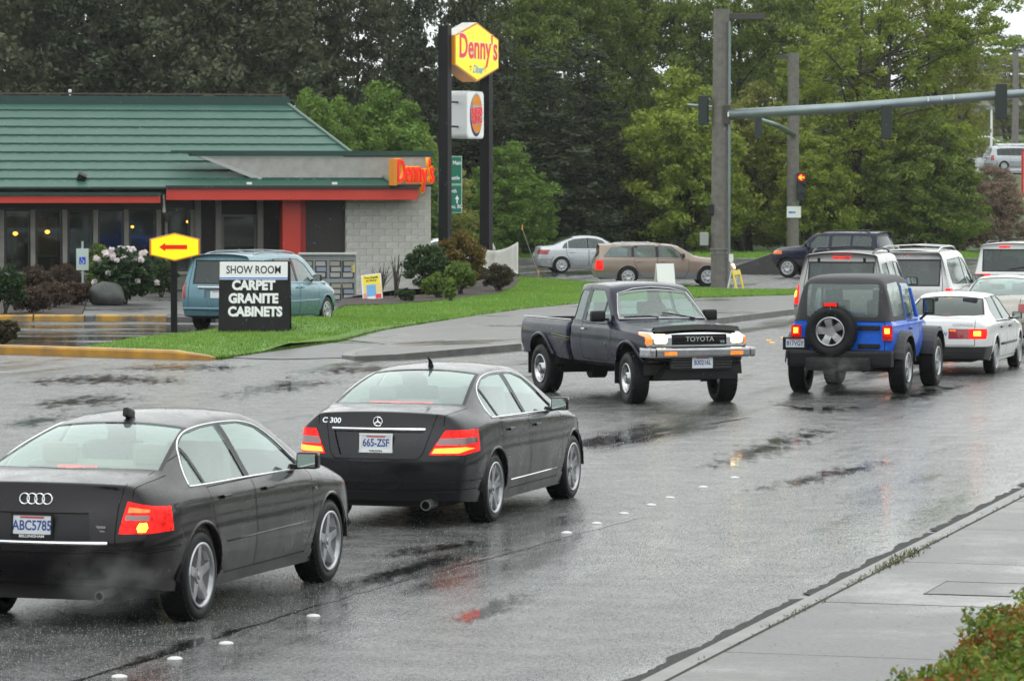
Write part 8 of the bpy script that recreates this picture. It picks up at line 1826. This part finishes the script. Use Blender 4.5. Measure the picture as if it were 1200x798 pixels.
# ------------------------------------------------------------------ vehicles in place
def set_rot(root, p, local, psi): park(root, p, local, psi)
def add_driver(car, xyz, label, m):
    d = person_driver(Vector((0, 0, 0)), math.pi/2, label, m); d.location = car.matrix_basis @ Vector(xyz); d.rotation_euler = car.rotation_euler; return d
root, sp = near_saloon(); park(root, G(228, 726), (0, -sp['W']/2+.08), math.radians(16.9))
add_driver(root, (2.50-sp['xr'], .35, .49), 'driver in a dark top seated in the ringed near-black sedan', mat('charcoal knit', (.03, .03, .035), .9))
root, sp = mid_saloon(); park(root, G(574, 611), (0, -sp['W']/2+.08), math.radians(16.4))
add_driver(root, (2.45-sp['xr'], .34, .48), 'driver in a grey top seated in the star-badged grey sedan', mat('grey knit', (.08, .08, .09), .9))
root, sp = pickup(); park(root, G(734, 473), (3.33, -.84), math.radians(180-22)); PK_ = root
drv = person_driver(Vector((0, 0, 0)), math.pi/2, 'driver in a dull red top seated behind the pickup windscreen', mat('dull red knit', (.22, .05, .04), .9))
drv.location = PK_.matrix_basis @ Vector((1.14+.50-.0, .36, .90)); drv.rotation_euler = PK_.rotation_euler
root, sp = soft_top(); park(root, G(1066, 461), (0, -.93), math.radians(17.5))
root, sp = white_saloon(); park(root, G(1168, 438), (0, -.84), math.radians(16.5))
root, sp = plain_saloon('pale beige sedan partly hidden beyond the small white sedan', 'pale beige paint', (.40, .38, .34), REDOFF); park(root, ST(G(1166, 405).dot(RD), -11.4), (-.98, 0), math.radians(16.5)); beige = root
q = AT(1166, 324, 72); beige.location = (q.x+.3, 73.5, 0)
def put_rear(root, sp, px, Y, corner, psi):      # rear corner (+1 left, -1 right) at a picture column and depth
    p = Vector(((px-CX)/F*Y, Y, 0)); park(root, p, (-sp['xr'], corner*(sp['W']/2-.04)), math.radians(psi))
root, sp = silver_suv(); root.scale = (1.06,)*3; put_rear(root, sp, 932, 71, 1, 14)
root, sp = silver_minivan(); root.scale = (1.08,)*3; put_rear(root, sp, 1112, 76.5, -1, 15)
root, sp = white_suv(); put_rear(root, sp, 1139, 88, 1, 15)
root, sp = blue_minivan(); put_rear(root, sp, 209, 82.5, 1, 20)
sil, sp = plain_saloon('silver sedan on the side street, half hidden behind the beige-brown estate car', 'silver paint', (.46, .48, .50), REDOFF, GL_MID)
park(sil, G(658, 320), (0, -.80), math.radians(82))
root, sp = estate_car(); park(root, G(736, 335.5), (0, -.83), math.radians(87))
root, sp = dark_suv(); park(root, G(923, 325.5), (2.7, .84), math.radians(-62))
wc = copy_tree(sil); wc['label'] = 'white car whose windscreen shows just past the corner of the block wall'; wc.location = (AT(490, 280, 135).x, 135, 0); wc.rotation_euler.z = math.radians(10)
for c in kids(wc):
    if c.name.startswith(('body', 'door', 'arch_lip', 'mirror')) and c.material_slots: c.material_slots[0].link = 'OBJECT'; c.material_slots[0].material = MATS['white paint']
# cars on the far rise
def far_copy(src, px, Y, psi, label, m=None):
    c = copy_tree(src); c['label'] = label; c['group'] = 'cars in the far car park'; q = GH(px, Y); c.location = (q.x, q.y, hill(q.x, q.y)+.07); c.rotation_euler = (math.radians(0), 0, math.pi/2-math.radians(psi))
    if m:
        for k in kids(c):
            if k.name.startswith(('body', 'door', 'arch_lip', 'mirror')) and k.material_slots: k.material_slots[0].link = 'OBJECT'; k.material_slots[0].material = m
    return c
bmv = [o for o in bpy.data.objects if o.get('label', '').startswith('steel blue minivan')][0]
far_copy(bmv, 1178, 276, 80, 'pale minivan in the far car park beneath the hedge', MATS['silver paint']); far_copy(sil, 1128, 278, 84, 'dark sedan in the far car park left of the white minivan', mat('far dark paint', (.02, .03, .03), .2, .2, 1)); far_copy(sil, 1138, 318, 86, 'small white car beyond the far hedge', MATS['white paint'])
far_copy(sil, 1118, 262, 70, 'white sedan half hidden by the reddish young tree', MATS['white paint']); far_copy(bmv, 1170, 262, 75, 'silver minivan behind the reddish young tree', MATS['silver paint'])
# exhaust vapour behind the nearest sedan
def vapour(p, r_, dens, lb):
    b = bmof(); bmesh.ops.create_icosphere(b, subdivisions=2, radius=1)
    m = bpy.data.materials.new('vapour'); m.use_nodes = True; n = m.node_tree; n.nodes.clear(); o = n.nodes.new('ShaderNodeOutputMaterial'); v = n.nodes.new('ShaderNodeVolumePrincipled'); v.inputs['Color'].default_value = (.9, .9, .9, 1); v.inputs['Density'].default_value = dens; n.links.new(v.outputs[0], o.inputs['Volume'])
    tc = n.nodes.new('ShaderNodeTexCoord'); ln = n.nodes.new('ShaderNodeVectorMath'); ln.operation = 'LENGTH'; n.links.new(tc.outputs['Object'], ln.inputs[0]); mr = n.nodes.new('ShaderNodeMapRange'); mr.inputs['From Min'].default_value = .95; mr.inputs['From Max'].default_value = .1; mr.inputs['To Max'].default_value = dens*2.2; n.links.new(ln.outputs['Value'], mr.inputs['Value'])
    nz = n.nodes.new('ShaderNodeTexNoise'); nz.inputs['Scale'].default_value = 2.2; nz.inputs['Detail'].default_value = 3; n.links.new(tc.outputs['Object'], nz.inputs['Vector']); mq = n.nodes.new('ShaderNodeMapRange'); mq.inputs['From Min'].default_value = .4; mq.inputs['From Max'].default_value = .65; n.links.new(nz.outputs['Fac'], mq.inputs['Value'])
    mu = n.nodes.new('ShaderNodeMath'); mu.operation = 'MULTIPLY'; n.links.new(mr.outputs[0], mu.inputs[0]); n.links.new(mq.outputs[0], mu.inputs[1]); n.links.new(mu.outputs[0], v.inputs['Density'])
    q = mobj('exhaust_smoke', b, m); q['kind'] = 'stuff'; q.location = p; q.scale = r_
a_ = root.matrix_basis if False else None
for car_, loc_, r_, dn in (('near-black sedan', (-1.1, -.62, .40), (.5, .5, .30), .38), ('bright blue soft-top', (-.95, .0, .42), (.4, .6, .28), .5)):
    c_ = [o for o in bpy.data.objects if car_ in o.get('label', '') and o.get('category') in ('car', 'suv')][0]; vapour(c_.matrix_basis @ Vector(loc_), r_, dn, '')
# haze
def haze(dens):
    b = bmof(); box(b, (0, 260, 12), (900, 600, 27)); m = bpy.data.materials.new('rain haze'); m.use_nodes = True; n = m.node_tree; n.nodes.clear(); o = n.nodes.new('ShaderNodeOutputMaterial'); v = n.nodes.new('ShaderNodeVolumePrincipled'); v.inputs['Color'].default_value = (.93, .96, .97, 1); v.inputs['Density'].default_value = dens; v.inputs['Anisotropy'].default_value = .2; n.links.new(v.outputs[0], o.inputs['Volume'])
    q = mobj('haze', b, m); q['kind'] = 'stuff'
haze(.00013)
# rain: splashes on the road and drops in the air
r = np.random.RandomState(5)
def specks(name, P_, w_, h_, m):
    n = len(P_); A = r.uniform(0, 3.14, n); co = np.zeros((n, 3, 3)); W_ = w_*r.uniform(.5, 1.3, n); Hh = h_*r.uniform(.4, 1.5, n); dx, dy = np.cos(A)*W_, np.sin(A)*W_*.3
    co[:, 0] = P_+np.stack([-dx, -dy, 0*dx], 1); co[:, 1] = P_+np.stack([dx, dy, 0*dx], 1); co[:, 2] = P_+np.stack([0*dx, 0*dx, Hh], 1)
    me = bpy.data.meshes.new(name); me.from_pydata(co.reshape(-1, 3).tolist(), [], np.arange(n*3).reshape(-1, 3).tolist()); me.materials.append(m); o = link(bpy.data.objects.new(name, me)); o['kind'] = 'stuff'
X = r.uniform(-60, 1260, 60000); Yp_ = 400+(r.uniform(0, 1, 60000)**.8)*410; pp = [G(a, b, .002) for a, b in zip(X, Yp_)]; pp = [p for p in pp if toST(p)[1] < K0-.5]
specks('rain_splashes', np.array([tuple(p) for p in pp]), .0045, .0055, mat('splash water', (.42, .44, .45), .2))
Yd = r.uniform(34, 118, 9000); Xd = r.uniform(-.16, .16, 9000)*Yd; Zd = 3.1+r.uniform(-.12, .06, 9000)*Yd; k_ = Zd > .1; specks('rain', np.stack([Xd, Yd, Zd], 1)[k_], .0018, .019, mat('falling water', (.6, .62, .63), .2))
cam_d.dof.use_dof = True; cam_d.dof.focus_distance = 42; cam_d.dof.aperture_fstop = 9
